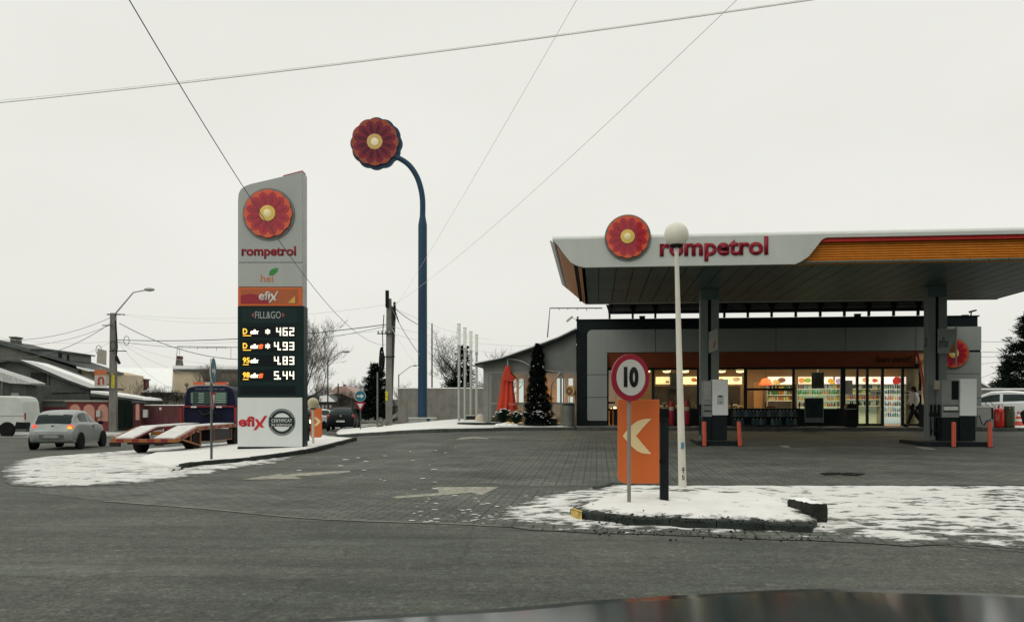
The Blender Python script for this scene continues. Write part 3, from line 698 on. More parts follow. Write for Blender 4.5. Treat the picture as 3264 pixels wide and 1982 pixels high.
# window wall
zs = Z(2400, 1306, VW); zw = Z(2400, 1170, VW)
MB().box(U(1958, VW), U(2681, VW), VW - .06, VW + .1, ZF - .1, zs).build('sill_wall', mat('dark_sill_panel', (.02, .03, .032), .5, var=.2), shop)
def frame_bar(px0, px1, py0, py1, v=VW, name='mullion'):
    return MB().box(U(px0, v), U(px1, v), v - .05, v + .05, Z(px0, py1, v), Z(px0, py0, v)).build(name, DKF, shop)
for a, b in ((1933, 1940), (2077, 2086), (2221, 2234), (2371, 2381), (2525, 2533), (2679, 2694), (2729, 2736), (2760, 2768), (2808, 2817), (2872, 2881), (2928, 2936)):
    lo = 1362 if a > 2650 or a < 1950 else 1306
    frame_bar(a, b, 1168, lo)
MB().box(ub0, U(2936, VW), VW - .055, VW + .06, zw - .10, zw + .12).build('head_rail', DKF, shop)
MB().box(ub0, U(2681, VW), VW - .07, VW + .14, zs - .03, zs + .06).build('window_sill', DKF, shop)
frame_bar(2381, 2525, 1237, 1244, name='transom'); frame_bar(1938, 1960, 1280, 1286, name='transom')
for a, b, y0, y1 in ((1940, 2077, 1176, 1300), (2086, 2221, 1176, 1300), (2234, 2371, 1176, 1300), (2381, 2525, 1176, 1300), (2533, 2679, 1176, 1300), (2694, 2729, 1176, 1355), (2736, 2760, 1176, 1355), (2768, 2808, 1176, 1355), (2881, 2928, 1176, 1355)):
    MB().box(U(a, VW), U(b, VW), VW - .008, VW + .008, Z(a, y1, VW), zw - .1).build('window_pane', GLS, shop)
for a, b in ((2694, 2816), (2881, 2930)): MB().box(U(a, VW), U(b, VW), VW - .04, VW + .04, ZF, ZF + .10).build('door_rail', DKF, shop)
# arrows on the sliding doors
AR = mat('dark_sticker', (.03, .03, .03), .5); PSK = mat('pale_sticker', (.6, .58, .5), .5)
for px, s in ((2800, -1), (2890, 1)):
    u, z = SU(px, 1252, VW - .02); v_ = VW - .056
    MB().box(u - .35 if s < 0 else u - .1, u + .1 if s < 0 else u + .6, v_ + .002, v_ + .004, z - .09, z + .09).build('sticker_strip', PSK, shop)
    MB().prism([(u + s * .1, z), (u + s * .0, z + .08), (u + s * .03, z + .02), (u - s * .1, z + .02), (u - s * .1, z - .02), (u + s * .03, z - .02), (u, z - .08)], v_ - .008, v_).build('arrow_sticker', AR, shop)
emblem(shop, U(3036, -.09), Z(3036, 1126, -.09), -.10, 46 / 2750 * 36.8, lit=0)

# ---------------- things inside the shop
def inside(name, label, cat, px, v, z=ZF, group=None): return place(name, label, cat, U(px, v), v, z, group)
LB = {}
def lightbox(px0, px1, v, col, label, food=None, y0=1201, y1=1224):
    u0_, u1_, z0_, z1_ = on_col(px0, px1, y0, y1, v); uc = (u0_ + u1_) / 2; w_ = (u1_ - u0_) / 2
    t = place('menu_lightbox', label, 'lightbox', uc, v, z0_, 'lit menu boxes along the shop wall')
    MB().box(-w_, w_, 0, .12, -.03, z1_ - z0_ + .03).build('casing', STEEL, t)
    MB().box(-w_ + .02, w_ - .02, -.01, 0, 0, z1_ - z0_).build('lit_face', mat('lightbox_' + '_'.join(str(int(c * 99)) for c in col), col, .5, var=.10, scale=1.2, emit=.95), t)
    for i, (x, zz_, r, c) in enumerate(food or []):
        pts = [(x * w_ + r * math.cos(a) * random.uniform(.75, 1.1), (z1_ - z0_) * zz_ + r * .7 * math.sin(a) * random.uniform(.7, 1.1)) for a in [k * .63 for k in range(10)]]
        MB().prism(pts, -.02, -.011).build('food_picture', mat('picture_%d_%d' % (int(c[0] * 99), int(c[1] * 99)), c, .5, var=.4, scale=9, emit=.35), t)
    return t
VBK = 6.0
lightbox(2089, 2140, VBK, (1.0, .80, .42), 'cream yellow lit menu box left of the dark cooker hood', [(.5, .3, .12, (.5, .25, .1))])
lightbox(2176, 2222, VBK, (1.0, .82, .46), 'cream yellow lit menu box right of the dark cooker hood', [(.5, .6, .16, (.4, .15, .05)), (.75, .5, .12, (.5, .2, .08))])
lightbox(2262, 2366, VBK, (1.0, .83, .5), 'cream lit menu box with a plate picture right of the left canopy column', [(.65, .65, .2, (.5, .4, .3)), (-.3, .6, .12, (.5, .2, .1))])
lightbox(2446, 2528, VBK, (.95, .78, .72), 'pinkish lit menu box showing a dark roll, right of the red lampshade', [(.1, .55, .22, (.15, .08, .06)), (-.3, .25, .2, (.6, .4, .15))])
lightbox(2543, 2588, VBK + .6, (.9, .62, .45), 'small lit box with orange fruit picture left of the dark screen', [(-.4, .5, .2, (.8, .3, .1)), (.4, .5, .18, (.25, .45, .08))])
lightbox(2626, 2657, VBK + .6, (.92, .76, .75), 'small lit box with an orange picture right of the dark screen', [(.5, .4, .22, (.85, .4, .05))])
lightbox(2660, 2728, VBK + .6, (.9, .76, .8), 'pinkish lit box with a blue ball picture above the fridge left of the doors', [(-.6, .4, .2, (.4, .35, .6))])
lightbox(2733, 2808, VBK + .6, (.92, .8, .75), 'lit box seen through the closed sliding door', [(-.3, .6, .2, (.7, .35, .2)), (.5, .5, .15, (.7, .1, .08))])
lightbox(2814, 2889, VBK + .6, (.93, .76, .80), 'pinkish lit box with a dark red arch picture in the open doorway', [(.2, .45, .3, (.35, .03, .03))])
lightbox(2936, 2952, VBK, (.95, .8, .5), 'narrow cream lit box at the right end of the shop', None, 1196, 1222)
def clamp_lamp(px, py, v, label):
    u, z = SU(px, py, v); t = place('ceiling_lamp', label, 'ceiling lamp', u, v, z, 'oval ceiling lamps in the shop')
    MB().ball((0, 0, 0), .19, 14, (1, 1, .3)).build('diffuser', mat('warm_lamp', (1, .72, .35), .5, var=.02, emit=3.2), t, smooth=True)
    MB().lathe([(.2, .02), (.21, .08), (.12, .12)], 14).build('housing', STEEL, t, smooth=True)
    return t
for i, px in enumerate((2060, 2125, 2183, 2300, 2359)): clamp_lamp(px, 1184, 4.0, ['leftmost oval warm ceiling lamp behind the speed sign', 'warm oval ceiling lamp left of the white globe lamp post', 'warm oval ceiling lamp right of the white globe lamp post', 'warm oval ceiling lamp just right of the left canopy column', 'warm oval ceiling lamp right of the first beside the canopy column'][i])
al_root = []
for i, (u, v, e, c) in enumerate(((2.2, 3.5, 70, (1, .66, .33)), (5.5, 4.0, 80, (1, .68, .36)), (8.6, 4.0, 60, (1, .6, .32)), (11.6, 4.0, 90, (1, .75, .5)), (14.8, 4.0, 70, (1, .7, .42)))):
    l_ = bpy.data.lights.new('shop_light', 'AREA'); l_.energy = e * 2.2; l_.size = 2.2; l_.color = c; lo_ = bpy.data.objects.new('shop_light', l_); COL.objects.link(lo_); lo_.location = SW(u, v, 3.7)
t = inside('cooker_hood', 'dark cooker hood hanging between the cream menu boxes', 'hood', 2148, 5.4, 0)
_, z0_ = SU(2148, 1240, 5.4); _, z1_ = SU(2148, 1188, 5.4); MB().box(-.15, .2, 0, .6, z0_ + .2, z1_).build('flue', BLK, t); MB().prism([(-.25, z0_), (.28, z0_), (.2, z0_ + .22), (-.15, z0_ + .22)], -.1, .6).build('canopy', BLK, t)
t = inside('hanging_screen', 'dark rectangular screen hanging in front of the lit shelves', 'screen', 2607, 3.4, 0)
u0_, u1_, z0_, z1_ = on_col(2588, 2627, 1186, 1238, 3.4); hw = (u1_ - u0_) / 2; MB().box(-hw, hw, 0, .06, z0_, z1_).build('panel', BLK, t, bevel=.01); MB().box(-.02, .02, .02, .04, z1_, 3.75).build('hanger', STEEL, t)
# counters
CNT = mat('counter_front', (.10, .07, .05), .5, var=.3)
t = inside('kitchen_counter', 'long counter under the cream menu boxes seen through the left windows', 'counter', 2225, 5.2); hl = (U(2370, 5.2) - U(2090, 5.2)) / 2
MB().box(-hl, hl, -.1, .7, 0, .85).build('body', CNT, t); MB().box(-hl - .03, hl + .03, -.14, .72, .85, .9).build('worktop', mat('worktop', (.4, .3, .18), .4), t)
MB().box(-hl, hl, .62, .68, .95, 1.9).build('splashback', mat('dark_tiles', (.05, .045, .04), .4, var=.3), t)
t = inside('window_counter', 'counter with low displays directly behind the left shop windows', 'counter', 2225, 1.6); hl = (U(2678, 1.6) - U(1962, 1.6)) / 2; t.location = SW((U(2678, 1.6) + U(1962, 1.6)) / 2, 1.6, ZF)
MB().box(-hl, hl, -.3, .3, 0, .72).build('body', CNT, t); MB().box(-hl, hl, -.33, .33, .72, .76).build('worktop', mat('worktop', (.4, .3, .18), .4), t)
ZC = ZF + .76
def small(name, label, cat, px, w, d, h, m, parts, v=1.5, z=ZC, group=None):
    t = inside(name, label, cat, px, v, z, group)
    MB().box(-w / 2, w / 2, -d / 2, d / 2, 0.002, h).build('body', m, t, bevel=.012)
    for nm, mb_, mm in parts: mb_.build(nm, mm, t)
    return t
small('tablet', 'white framed tablet standing on the counter right of the speed sign', 'tablet', 2118, .17, .02, .27, WHT, [('screen', MB().box(-.06, .06, -.016, -.011, .05, .24), mat('dark_screen', (.04, .03, .08), .2, emit=.3))])
small('storage_crate', 'yellow brown crate on the counter left of the globe lamp post', 'crate', 2140, .36, .3, .16, mat('ochre_box', (.35, .19, .05), .6), [('lid', MB().box(-.19, .19, -.16, .16, .16, .19), mat('ochre_lid', (.3, .15, .04), .6))])
small('drink_machine', 'round fronted drink machine on the counter right of the globe lamp post', 'machine', 2204, .26, .3, .22, BLK, [('wheel', MB().lathe([(.05, 0), (.17, 0), (.17, .04), (.05, .04)], 20, (0, -.17, .18), Matrix.Rotation(R(90), 3, 'X')), mat('cream_plastic', (.5, .4, .25), .5)), ('spout', MB().box(.18, .26, -.1, 0, 0, .2), mat('cream_plastic', (.5, .4, .25), .5))])
small('cake_stand', 'small glass cake stand on the counter right of the left pump', 'stand', 2345, .3, .25, .03, WHT, [('cakes', MB().ball((-.08, 0, .08), .06, 10).ball((.08, 0, .08), .06, 10), mat('pink_cake', (.5, .25, .22), .7)), ('dome', MB().ball((0, 0, .05), .17, 14), glass_mat('dome_glass'))])
small('snack_rack', 'low rack of snacks on the counter beside the left pump', 'rack', 2327, .16, .2, .1, mat('steel_tray', (.3, .28, .24), .4), [('snacks', MB().ball((0, 0, .12), .05, 8), mat('cream_plastic', (.5, .4, .25), .5))])
small('drinks_freezer', 'sloping chest freezer behind the fourth window', 'freezer', 2455, .5, .4, .05, STEEL, [('front', MB().box(-.2, .2, -.2, -.17, .05, .1), REDM)])
# red hanging lampshade
u, z = SU(2441, 1227, 4.6); t = place('hanging_lamp', 'red orange hanging lampshade glowing behind the fourth window', 'hanging lamp', u, 4.6, z)
MB().lathe([(.32, 0), (.30, .1), (.19, .29), (.05, .33)], 20).build('lamp_shade', mat('red_lamp_shade', (.9, .12, .04), .5, emit=.85), t, smooth=True); MB().tube([(0, 0, .33), (0, 0, 3.75 - z)], .012, 5).build('cord', BLK, t)
MB().box(-.22, .22, 2.0, 2.1, ZF - z, 0.2).build('backing_panel', mat('tan_panel', (.42, .25, .12), .6), t)
# fridges and shelves, each with its own bottles
BC = [mat('bottle_' + n_, c, .25, var=.1, emit=.0) for n_, c in (('green', (.03, .16, .04)), ('cola', (.03, .012, .008)), ('water', (.35, .42, .40)), ('orange', (.38, .15, .03)), ('yellow', (.42, .36, .09)), ('red', (.25, .02, .02)), ('blue', (.05, .09, .2)))]
bots = []
for m_ in BC:
    o = MB().lathe([(.030, 0), (.032, .02), (.032, .14), (.013, .19), (.013, .225), (1e-4, .23)], 8).build('drink_bottle', m_, None, smooth=True); bots.append(o)
used = set(); cnt = [0]
SHELFN = {}
def fill(u0_, u1_, v, z, pal, label, step=.085, sc=1.0, rot=True):
    n_ = int((u1_ - u0_) / step)
    for i in range(n_):
        k = pal[(i // 3 + (random.random() < .2)) % len(pal)]
        o = bots[k]
        if k in used: o = bots[k].copy(); COL.objects.link(o)
        used.add(k); cnt[0] += 1
        o.location = SW(u0_ + (i + .5) * step, v + random.uniform(-.01, .01), z); s_ = sc * random.choice((.75, .95, 1.0, 1.12, 1.2)) * random.uniform(.95, 1.05); w_ = random.uniform(.8, 1.15); o.scale = (w_, w_, s_)
        tag(o, label, 'bottle', 'bottles on the lit shop shelves')
def shelving(px0, px1, v, label, ys, pals, lit=1.2, tint=(.62, .68, .55), depth=.5, top=1226, name='drinks_fridge', cat='fridge', lab=''):
    u0_, u1_ = U(px0, v), U(px1, v); uc = (u0_ + u1_) / 2; w_ = (u1_ - u0_) / 2; t = place(name, label, cat, uc, v, ZF, 'lit display fridges and shelves at the back of the shop')
    H = Z(px0, top, v) - ZF
    MB().box(-w_, w_, depth, depth + .05, 0, H).build('back_panel', mat('lit_fridge_back_%d' % int(lit * 10), tint, .5, var=.15, scale=3, emit=.42 * lit), t)
    for s in (-1, 1): MB().box(s * w_ - .02, s * w_ + .02, 0, depth, 0, H).build('side_panel', STEEL, t)
    MB().box(-w_, w_, -.02, depth, H, H + .04).build('top_panel', STEEL, t)
    for i, (y, pal) in enumerate(zip(ys, pals)):
        z = Z(px0, y, v)
        MB().box(-w_ + .02, w_ - .02, 0, depth - .01, z - ZF - .03, z - ZF).build('shelf', mat('shelf_edge', (.6, .62, .58), .4, emit=.25 * lit), t)
        fill(u0_ + .05, u1_ - .03, v + .1, z, pal, lab)
    return t
shelving(2446, 2526, 6.0, 'open bottle shelves below the pinkish menu box behind the fourth window', (1239, 1258, 1276), ([2, 1, 4, 0], [2, 0, 3], [4, 2, 3]), .35, (.2, .15, .1), top=1228, name='bottle_shelf', cat='shelf', lab='bottle on the dim shelves behind the fourth shop window')
shelving(2541, 2678, 6.6, 'brightly lit drinks fridge behind the fifth window', (1238, 1257, 1276, 1295), ([5, 6, 2, 4], [0, 0, 3], [3, 4, 2], [5, 1, 4]), .8, (.6, .8, .55), lab='bottle in the bright fridge behind the fifth shop window')
shelving(2696, 2806, 6.6, 'lit drinks fridge seen through the closed sliding doors', (1238, 1253, 1272, 1292), ([6, 1, 2], [0, 4], [3, 5], [1, 2]), .45, (.55, .65, .5), lab='bottle in the fridge behind the closed sliding doors')
shelving(2812, 2886, 6.6, 'tall bright drinks fridge facing the open doorway', (1238, 1255, 1274, 1293, 1312, 1328), ([0, 0, 1, 1], [0, 1, 1], [5, 3, 4], [1, 3, 1], [0, 2, 6], [2, 6, 0]), 1.0, (.7, .85, .78), lab='bottle in the tall fridge facing the open doorway')
# poster stuck on the glass left of the doors
t = inside('door_notice', 'pale paper notice stuck on the glass left of the sliding doors', 'notice', 2706, VW - .02, 0)
u0_, u1_, z0_, z1_ = on_col(2695, 2717, 1212, 1256, VW - .02); MB().box(-.15, .15, 0, .004, z0_, z1_).build('sheet', mat('pale_paper', (.42, .4, .33), .7, var=.3, scale=8), t)
# warm lamps low behind the first window
for i, (px, py) in enumerate(((1948, 1304), (1960, 1300))):
    u, z = SU(px, py, 1.8); t = place('table_lamp', ['small glowing lamp low in the first shop window, left one', 'larger glowing lamp low in the first shop window, right one'][i], 'lamp', u, 1.8, z, 'glowing lamps in the first window')
    MB().ball((0, 0, 0), .05 + .02 * i, 12).build('bulb', mat('amber_bulb', (1, .7, .3), .4, emit=4), t, smooth=True); MB().box(-.07, .07, -.07, .07, ZF - z, -.06).build('stand', mat('brown_wood', (.2, .1, .04), .6), t)

# ================================================================ in front of the shop
def front(name, label, cat, px, v, z=None, group=None, rot=0):
    u = U(px, v); p = SW(u, v); zz_ = (gz(p.x, p.y) + .14) if z is None else z; return thing(name, label, cat, (p.x, p.y, zz_), TH + rot, group)
# gas cylinders (tall red extinguishers on the walkway)
RC = mat('red_cylinder_paint', (.30, .015, .025), .35, var=.15)
for i, (px, lab) in enumerate(((2141, 'dark red wheeled extinguisher with pale label left of the globe lamp post'), (2190, 'dark red wheeled extinguisher with pale label right of the globe lamp post'))):
    t = front('wheeled_extinguisher', lab, 'extinguisher', px, -.45, group='wheeled extinguishers under the shop window')
    MB().lathe([(.10, 0.06), (.115, .1), (.115, .95), (.08, 1.05), (.03, 1.1), (.03, 1.16)], 16).build('cylinder', RC, t, smooth=True)
    MB().lathe([(.117, .68), (.117, .84)], 16).build('label_band', mat('pale_label', (.4, .36, .24), .6), t, smooth=True)
    MB().box(-.08, .08, -.02, .02, 1.13, 1.17).tube([(.05, 0, 1.15), (.14, -.03, 1.0), (.13, -.08, .7)], .015, 6).build('valve', BLK, t)
    for s in (-1, 1): MB().lathe([(.09, -.02), (.09, .02)], 14, (s * .14, .06, .09), Matrix.Rotation(R(90), 3, 'Y')).build('wheel', RUB, t)
# stock rack of screen wash bottles under the windows
u0_, u1_ = U(2330, -.5), U(2545, -.5); t = front('stock_rack', 'low dark rack with rows of screen wash cans under the shop windows', 'rack', 2437, -.5); hl = (u1_ - u0_) / 2
RKM = mat('rack_steel', (.04, .05, .05), .5)
for k in range(3): MB().box(-hl, hl, -.2, .2, .04 + k * .36, .06 + k * .36).build('shelf', RKM, t)
for s in (-1, 0, 1): MB().box(s * hl - .02, s * hl + .02, -.2, -.16, 0, 1.05).build('upright', RKM, t)
cans = None
CNM = [mat('can_' + n_, c, .4, var=.3) for n_, c in (('teal', (.03, .07, .08)), ('grey', (.13, .15, .14)), ('blue', (.04, .08, .10)))]
for k in range(2):
    for i in range(17):
        u = u0_ + .15 + i * (u1_ - u0_ - .3) / 16; 
        if k == 0 and i in (3, 4, 9, 13): continue
        p = SW(u, -.55); z = t.location.z + .062 + k * .36; key = (i + k) % 3
        if cans is None: cans = {}
        if key not in cans:
            c_ = thing('wash_can', 'x', 'can'); MB().prism(rrect(-.07, .07, 0, .24, .03), -.05, .05).build('body', CNM[key], c_); MB().lathe([(.02, .24), (.02, .28)], 8).build('cap', WHT, c_); cans[key] = c_
        else: c_ = copy_tree(cans[key])
        c_.location = (p.x, p.y, z); c_.rotation_euler = (0, 0, TH); tag(c_, ['screen wash can on the lower shelf of the dark rack under the windows', 'screen wash can on the middle shelf of the dark rack under the windows'][k], 'can', 'screen wash cans on the rack')
# framed poster stand
t = front('poster_stand', 'grey framed poster board standing before the fifth shop window', 'poster stand', 2596, -1.0); hw = (U(2627, -1) - U(2566, -1)) / 2; zt_ = Z(2596, 1267, -1) - t.location.z; zb_ = Z(2596, 1346, -1) - t.location.z
M_tilt = Matrix.Rotation(R(-4), 4, 'X')
MB().box(-hw, hw, 0, .03, zb_, zt_).xf(M_tilt).build('frame', mat('alu_frame', (.16, .18, .17), .4, metal=.3), t)
MB().box(-hw + .04, hw - .04, -.008, 0, zb_ + .2, zt_ - .04).xf(M_tilt).build('poster', mat('dark_poster', (.035, .06, .055), .3, var=.5, scale=3), t)
MB().box(-hw + .04, hw - .04, -.009, 0, zb_ + .04, zb_ + .19).xf(M_tilt).build('footer', mat('poster_footer', (.10, .13, .12), .4), t)
MB().beam((-hw + .05, .03, zt_ - .1), (-hw + .05, .5, 0), .03, .03).beam((hw - .05, .03, zt_ - .1), (hw - .05, .5, 0), .03, .03).box(-hw, -hw + .03, -.0, .03, 0, zb_).box(hw - .03, hw, 0, .03, 0, zb_).build('legs', DKF, t)
# bin
t = front('litter_bin', 'dark square litter bin left of the sliding doors', 'bin', 2712, -1.0)
MB().prism([(-.2, 0), (.2, 0), (.22, .75), (-.22, .75)], -.2, .2).build('body', BLK, t, bevel=.01); MB().prism([(-.24, .76), (.24, .76), (.18, .98), (-.18, .98)], -.22, .22).build('hood', DKF, t, bevel=.01); MB().box(-.15, .15, -.225, -.2, .8, .92).build('opening', BLK, t)
# table next to the person
t = front('folding_display', 'small leaning display board with yellow edge right of the walking person', 'display', 2940, -.9); MB().prismx([(-.2, 0), (-.16, 0), (.12, .95), (.08, .95)], -.16, .14).build('board', BLK, t); MB().prismx([(-.205, 0), (-.165, 0), (.115, .95), (.075, .95)], .142, .17).build('yellow_edge', mat('yellow_edge', (.45, .42, .2), .5), t); MB().beam((0, .1, .9), (0, .4, 0), .03, .03).build('prop', BLK, t)

# ================================================================ pumps
PG = mat('pump_pale_panel', (.74, .78, .75), .4, var=.05); PD = mat('pump_dark_base', (.02, .03, .032), .5, var=.2); PS = mat('pump_side_grey', (.22, .24, .225), .45, var=.15)
def pump(pxf0, pxf1, ytop, ymid, ybase, v, label, wside, big):
    u0_, u1_ = U(pxf0, v), U(pxf1, v); uc = (u0_ + u1_) / 2; w_ = (u1_ - u0_) / 2; p = SW(uc, v); g = gz(p.x, p.y)
    t = thing('fuel_pump', label, 'fuel pump', (p.x, p.y, g), TH, 'fuel pumps under the canopy')
    zt_, zm_, ZI = Z(pxf0, ytop, v) - g, Z(pxf0, ymid, v) - g, .16
    MB().box(-w_, w_, 0, .9, zm_, zt_).build('end_panel', PG, t, bevel=.015)
    MB().box(-w_, w_ - .03, .02, .88, ZI, zm_ - .004).build('base', PD, t, bevel=.01)
    MB().box(-w_ - wside, -w_ - .004, .06, .86, zm_ - .05, zt_ - .03).build('side_cabinet', PS, t, bevel=.01)
    MB().box(-w_ - wside + .02, -w_ - .01, .1, .82, ZI, zm_ - .055).build('side_base', PD, t)
    a = -w_ - wside
    MB().box(a + (.27 if big else .03), -w_ - .03, .045, .058, zt_ - .62, zt_ - .06).build('display', BLK if big else STEEL, t, bevel=.005)
    MB().box(a + .02, -w_ - .02, .04, .058, zm_ + .12, zm_ + .15).box(a + .02, -w_ - .02, .04, .058, zm_ + .3, zm_ + .32).build('trim', DKF, t)
    if big: MB().prism(rrect(a + .05, -w_ - .05, zm_ + .17, zm_ + .28, .03), .035, .057).build('card_slot', WHT, t)
    mb = MB()
    for i in range(3 if big else 1):
        x = a - .08 - i * .11; n_ = MB().prismx([(-.03, 0), (.09, .0), (.09, .1), (.03, .16), (.03, .36), (-.04, .36), (-.04, .16)], x - .03, x + .03).xf(Matrix.Translation((0, .1, zm_ - .02))).build('nozzle', BLK, t)
        MB().tube(spline([(x, .14, zm_), (x - .03, .0, zm_ - .5), (x - .02, -.02, .5), (x, .15, .3), (x + .02, .2, zm_ - .1)], 6), .018, 6).build('hose', RUB, n_, smooth=True)
    return t, w_, zm_, zt_, g
t, w_, zm_, zt_, g = pump(2271, 2321, 1209, 1323, 1400, -11.5, 'left fuel pump with plain pale end panel and black base', .28, False)
MB().box(-.10, .10, -.006, 0.0, zm_ + .33, zm_ + .62).build('notice', mat('pale_notice', (.44, .47, .45), .5), t)
MB().prism([(-.06, zm_ + .56), (.05, zm_ + .56), (.05, zm_ + .60), (-.02, zm_ + .61), (-.06, zm_ + .59)], -.012, -.006).prism([(0, zm_ + .37), (.025, zm_ + .395), (0, zm_ + .42), (-.025, zm_ + .395)], -.012, -.006).build('symbol', BLK, t)
t2, w2, zm2, zt2, g2 = pump(3061, 3114, 1207, 1325, 1400, -11.5, 'right fuel pump with dark display, three nozzles and pale end panel', .50, True)
def island(px0, px1, v0, v1, y, label):
    u0_, u1_ = U(px0, v0), U(px1, v0); p = SW((u0_ + u1_) / 2, v0); 
    t = thing('pump_island', label, 'island', (p.x, p.y, gz(p.x, p.y)), TH, 'raised plinths under the fuel pumps'); w_ = (u1_ - u0_) / 2
    MB().prismz([(x, y_) for x, y_ in rrect(-w_, w_, 0, v1 - v0, .2)], -.3, .15).build('plinth', PD, t, bevel=.02)
    MB().prismz([(x, y_) for x, y_ in rrect(-w_ + .1, w_ - .1, .1, v1 - v0 - .1, .15)], .151, .158).build('top_slab', mat('island_top', (.06, .07, .065), .6), t)
island(2226, 2366, -12.0, -9.6, 1417, 'dark raised plinth under the left fuel pump')
island(2950, 3172, -12.0, -9.6, 1420, 'dark raised plinth under the right fuel pump')
bol = None
for px, lab in ((2246, 'orange bollard left of the left fuel pump'), (2359, 'orange bollard right of the left fuel pump'), (3040, 'orange bollard before the right fuel pump display'), (3156, 'orange bollard at the right end of the right pump island')):
    u = U(px, -12.2); p = SW(u, -12.2)
    if bol is None:
        bol = thing('bollard', lab, 'bollard'); MB().tube([(0, 0, -.05), (0, 0, .70), (0, 0, .745)], [.062, .062, .045], 14).build('post', mat('faded_orange_paint', (.52, .085, .045), .45, var=.12), bol, smooth=True); MB().lathe([(.11, 0), (.11, .015), (.065, .02)], 14).build('foot_plate', PD, bol); b_ = bol
    else: b_ = copy_tree(bol)
    b_.location = (p.x, p.y, gz(p.x, p.y)); b_.rotation_euler = (0, R({2246: -1, 2359: -3, 3040: 0, 3156: -1}[px]), TH); tag(b_, lab, 'bollard', 'orange bollards guarding the pumps')
# info board and notice on the right column
t, w_, h_ = board('safety_notice', 'cream notice with dark pictogram above the nozzles of the right pump', 'notice', 2977, 3016, 1212, 1241, -11.3, mat('cream_notice', (.38, .34, .26), .6, var=.2)); MB().box(w_ - .14, w_ - .03, -.012, -.006, .04, h_ - .04).build('pictogram', BLK, t)
# ---- cabinet, gas bottles and cone at the right
def right(name, label, cat, px, v, group=None, rot=0, dz=.14):
    p = SW(U(px, v), v); return thing(name, label, cat, (p.x, p.y, gz(p.x, p.y) + dz), TH + rot, group)
t = right('air_service_box', 'white metal air and water box beside the red gas bottle', 'service box', 3142, -1.4); hw = (U(3168, -1.4) - U(3116, -1.4)) / 2
MB().box(-hw, hw, 0, .5, .05, Z(3142, 1298, -1.4) - t.location.z).build('cabinet', mat('grey_cabinet', (.36, .38, .35), .5, var=.12), t, bevel=.01)
MB().box(-hw - .02, hw + .02, -.02, .52, Z(3142, 1298, -1.4) - t.location.z, Z(3142, 1296, -1.4) - t.location.z + .02).build('lid', SNOWP, t); MB().box(hw - .1, hw - .03, -.012, 0, .35, .8).build('lettering_strip', BLK, t)
MB().tube(spline([(-hw + .05, -.03, .5), (-.15, -.12, .1), (0, -.15, .3), (.1, -.1, .05), (.15, -.05, .35)], 6), .02, 6).tube(spline([(hw - .1, .1, .85), (hw - .3, .1, 1.0), (hw - .1, .1, 1.05), (hw + .1, .1, .8)], 6), .012, 6).build('hose', RUB, t, smooth=True)
def gasbottle(px, m, lab, handle):
    t = right('gas_bottle', lab, 'gas bottle', px, -1.35, 'large gas bottles on the right kerb'); H = Z(px, 1296, -1.35) - t.location.z
    MB().lathe([(.17, 0.0), (.2, .03), (.21, .1), (.21, H - .22), (.17, H - .1), (.06, H - .04), (.04, H + .02)], 20).build('cylinder', m, t, smooth=True)
    MB().lathe([(.213, H - .24), (.213, H - .21)], 20).build('hoop', m, t, smooth=True)
    if handle: MB().tube([(-.14, 0, H - .08), (-.15, 0, H + .1), (.15, 0, H + .1), (.14, 0, H - .08)], .012, 6).build('handle', RC, t); MB().lathe([(.03, H), (.03, H + .06), (.05, H + .07)], 8).build('valve', BLK, t)
    else: MB().lathe([(.19, H - .14), (.2, H + .02), (.185, H + .02), (.175, H - .14)], 20).build('collar', m, t); MB().box(-.09, -.03, -.205, -.18, H - .08, H - .02).box(.03, .09, -.205, -.18, H - .08, H - .02).build('slots', STEEL, t)
gasbottle(3184, mat('bright_red_paint', (.5, .02, .012), .2, var=.1, coat=.6), 'bright red gas bottle with a wire handle', True)
gasbottle(3217, mat('olive_green_paint', (.06, .075, .035), .35, var=.15), 'olive green gas bottle right of the red one', False)
t = right('traffic_cone', 'red and white striped traffic cone near the snowy parked car', 'cone', 3246, 1.3, dz=.135); H = .62
CN = mat('cone_red', (.55, .07, .04), .5)
MB().lathe([(.17, .03), (.03, H), (.02, H)], 16).build('body', CN, t, smooth=True); MB().box(-.2, .2, -.2, .2, 0, .03).build('base', CN, t)
for a, b in ((.18, .28), (.4, .49)):
    f_ = lambda z: .172 - (z - .03) * .14 / (H - .03); MB().lathe([(f_(a) + .004, a), (f_(b) + .004, b)], 16).build('white_band', WHT, t, smooth=True)
# roof items
def cam_(px, py, v, lab, rot):
    u, z = SU(px, py, v); t = place('security_camera', lab, 'camera', u, v, z, 'cameras and lamps on the roof edge', rot)
    MB().tube([(0, 0, ZTOP - z), (0, 0, .0)], .02, 6).build('bracket', BLK, t); M4 = Matrix.Rotation(R(-30), 4, 'Y')
    MB().tube([(.0, 0, .05), (-.28, 0, -.02)], .05, 10).build('housing', STEEL, t); MB().tube([(-.28, 0, -.02), (-.33, 0, -.035)], .055, 10).build('lens_hood', BLK, t)
t = thing('security_camera', 'pale tubular security camera on an arm at the left roof corner', 'camera', SW(0, .05, ZTOP), TH)
pz = Z(1818, 1018, 0) - ZTOP
MB().tube([(.05, 0, 0), (.05, 0, .12), (.05, 0, .16)], [.05, .03, .06], 8).build('mount', BLK, t); MB().tube([(.05, 0, .1), (-.12, 0, .06), (-.2, 0, .10)], .012, 6).build('arm', STEEL, t); MB().beam((-.18, 0, .17), (-.45, 0, -.06), .09, .09).build('housing', mat('pale_metal', (.4, .4, .36), .4), t)
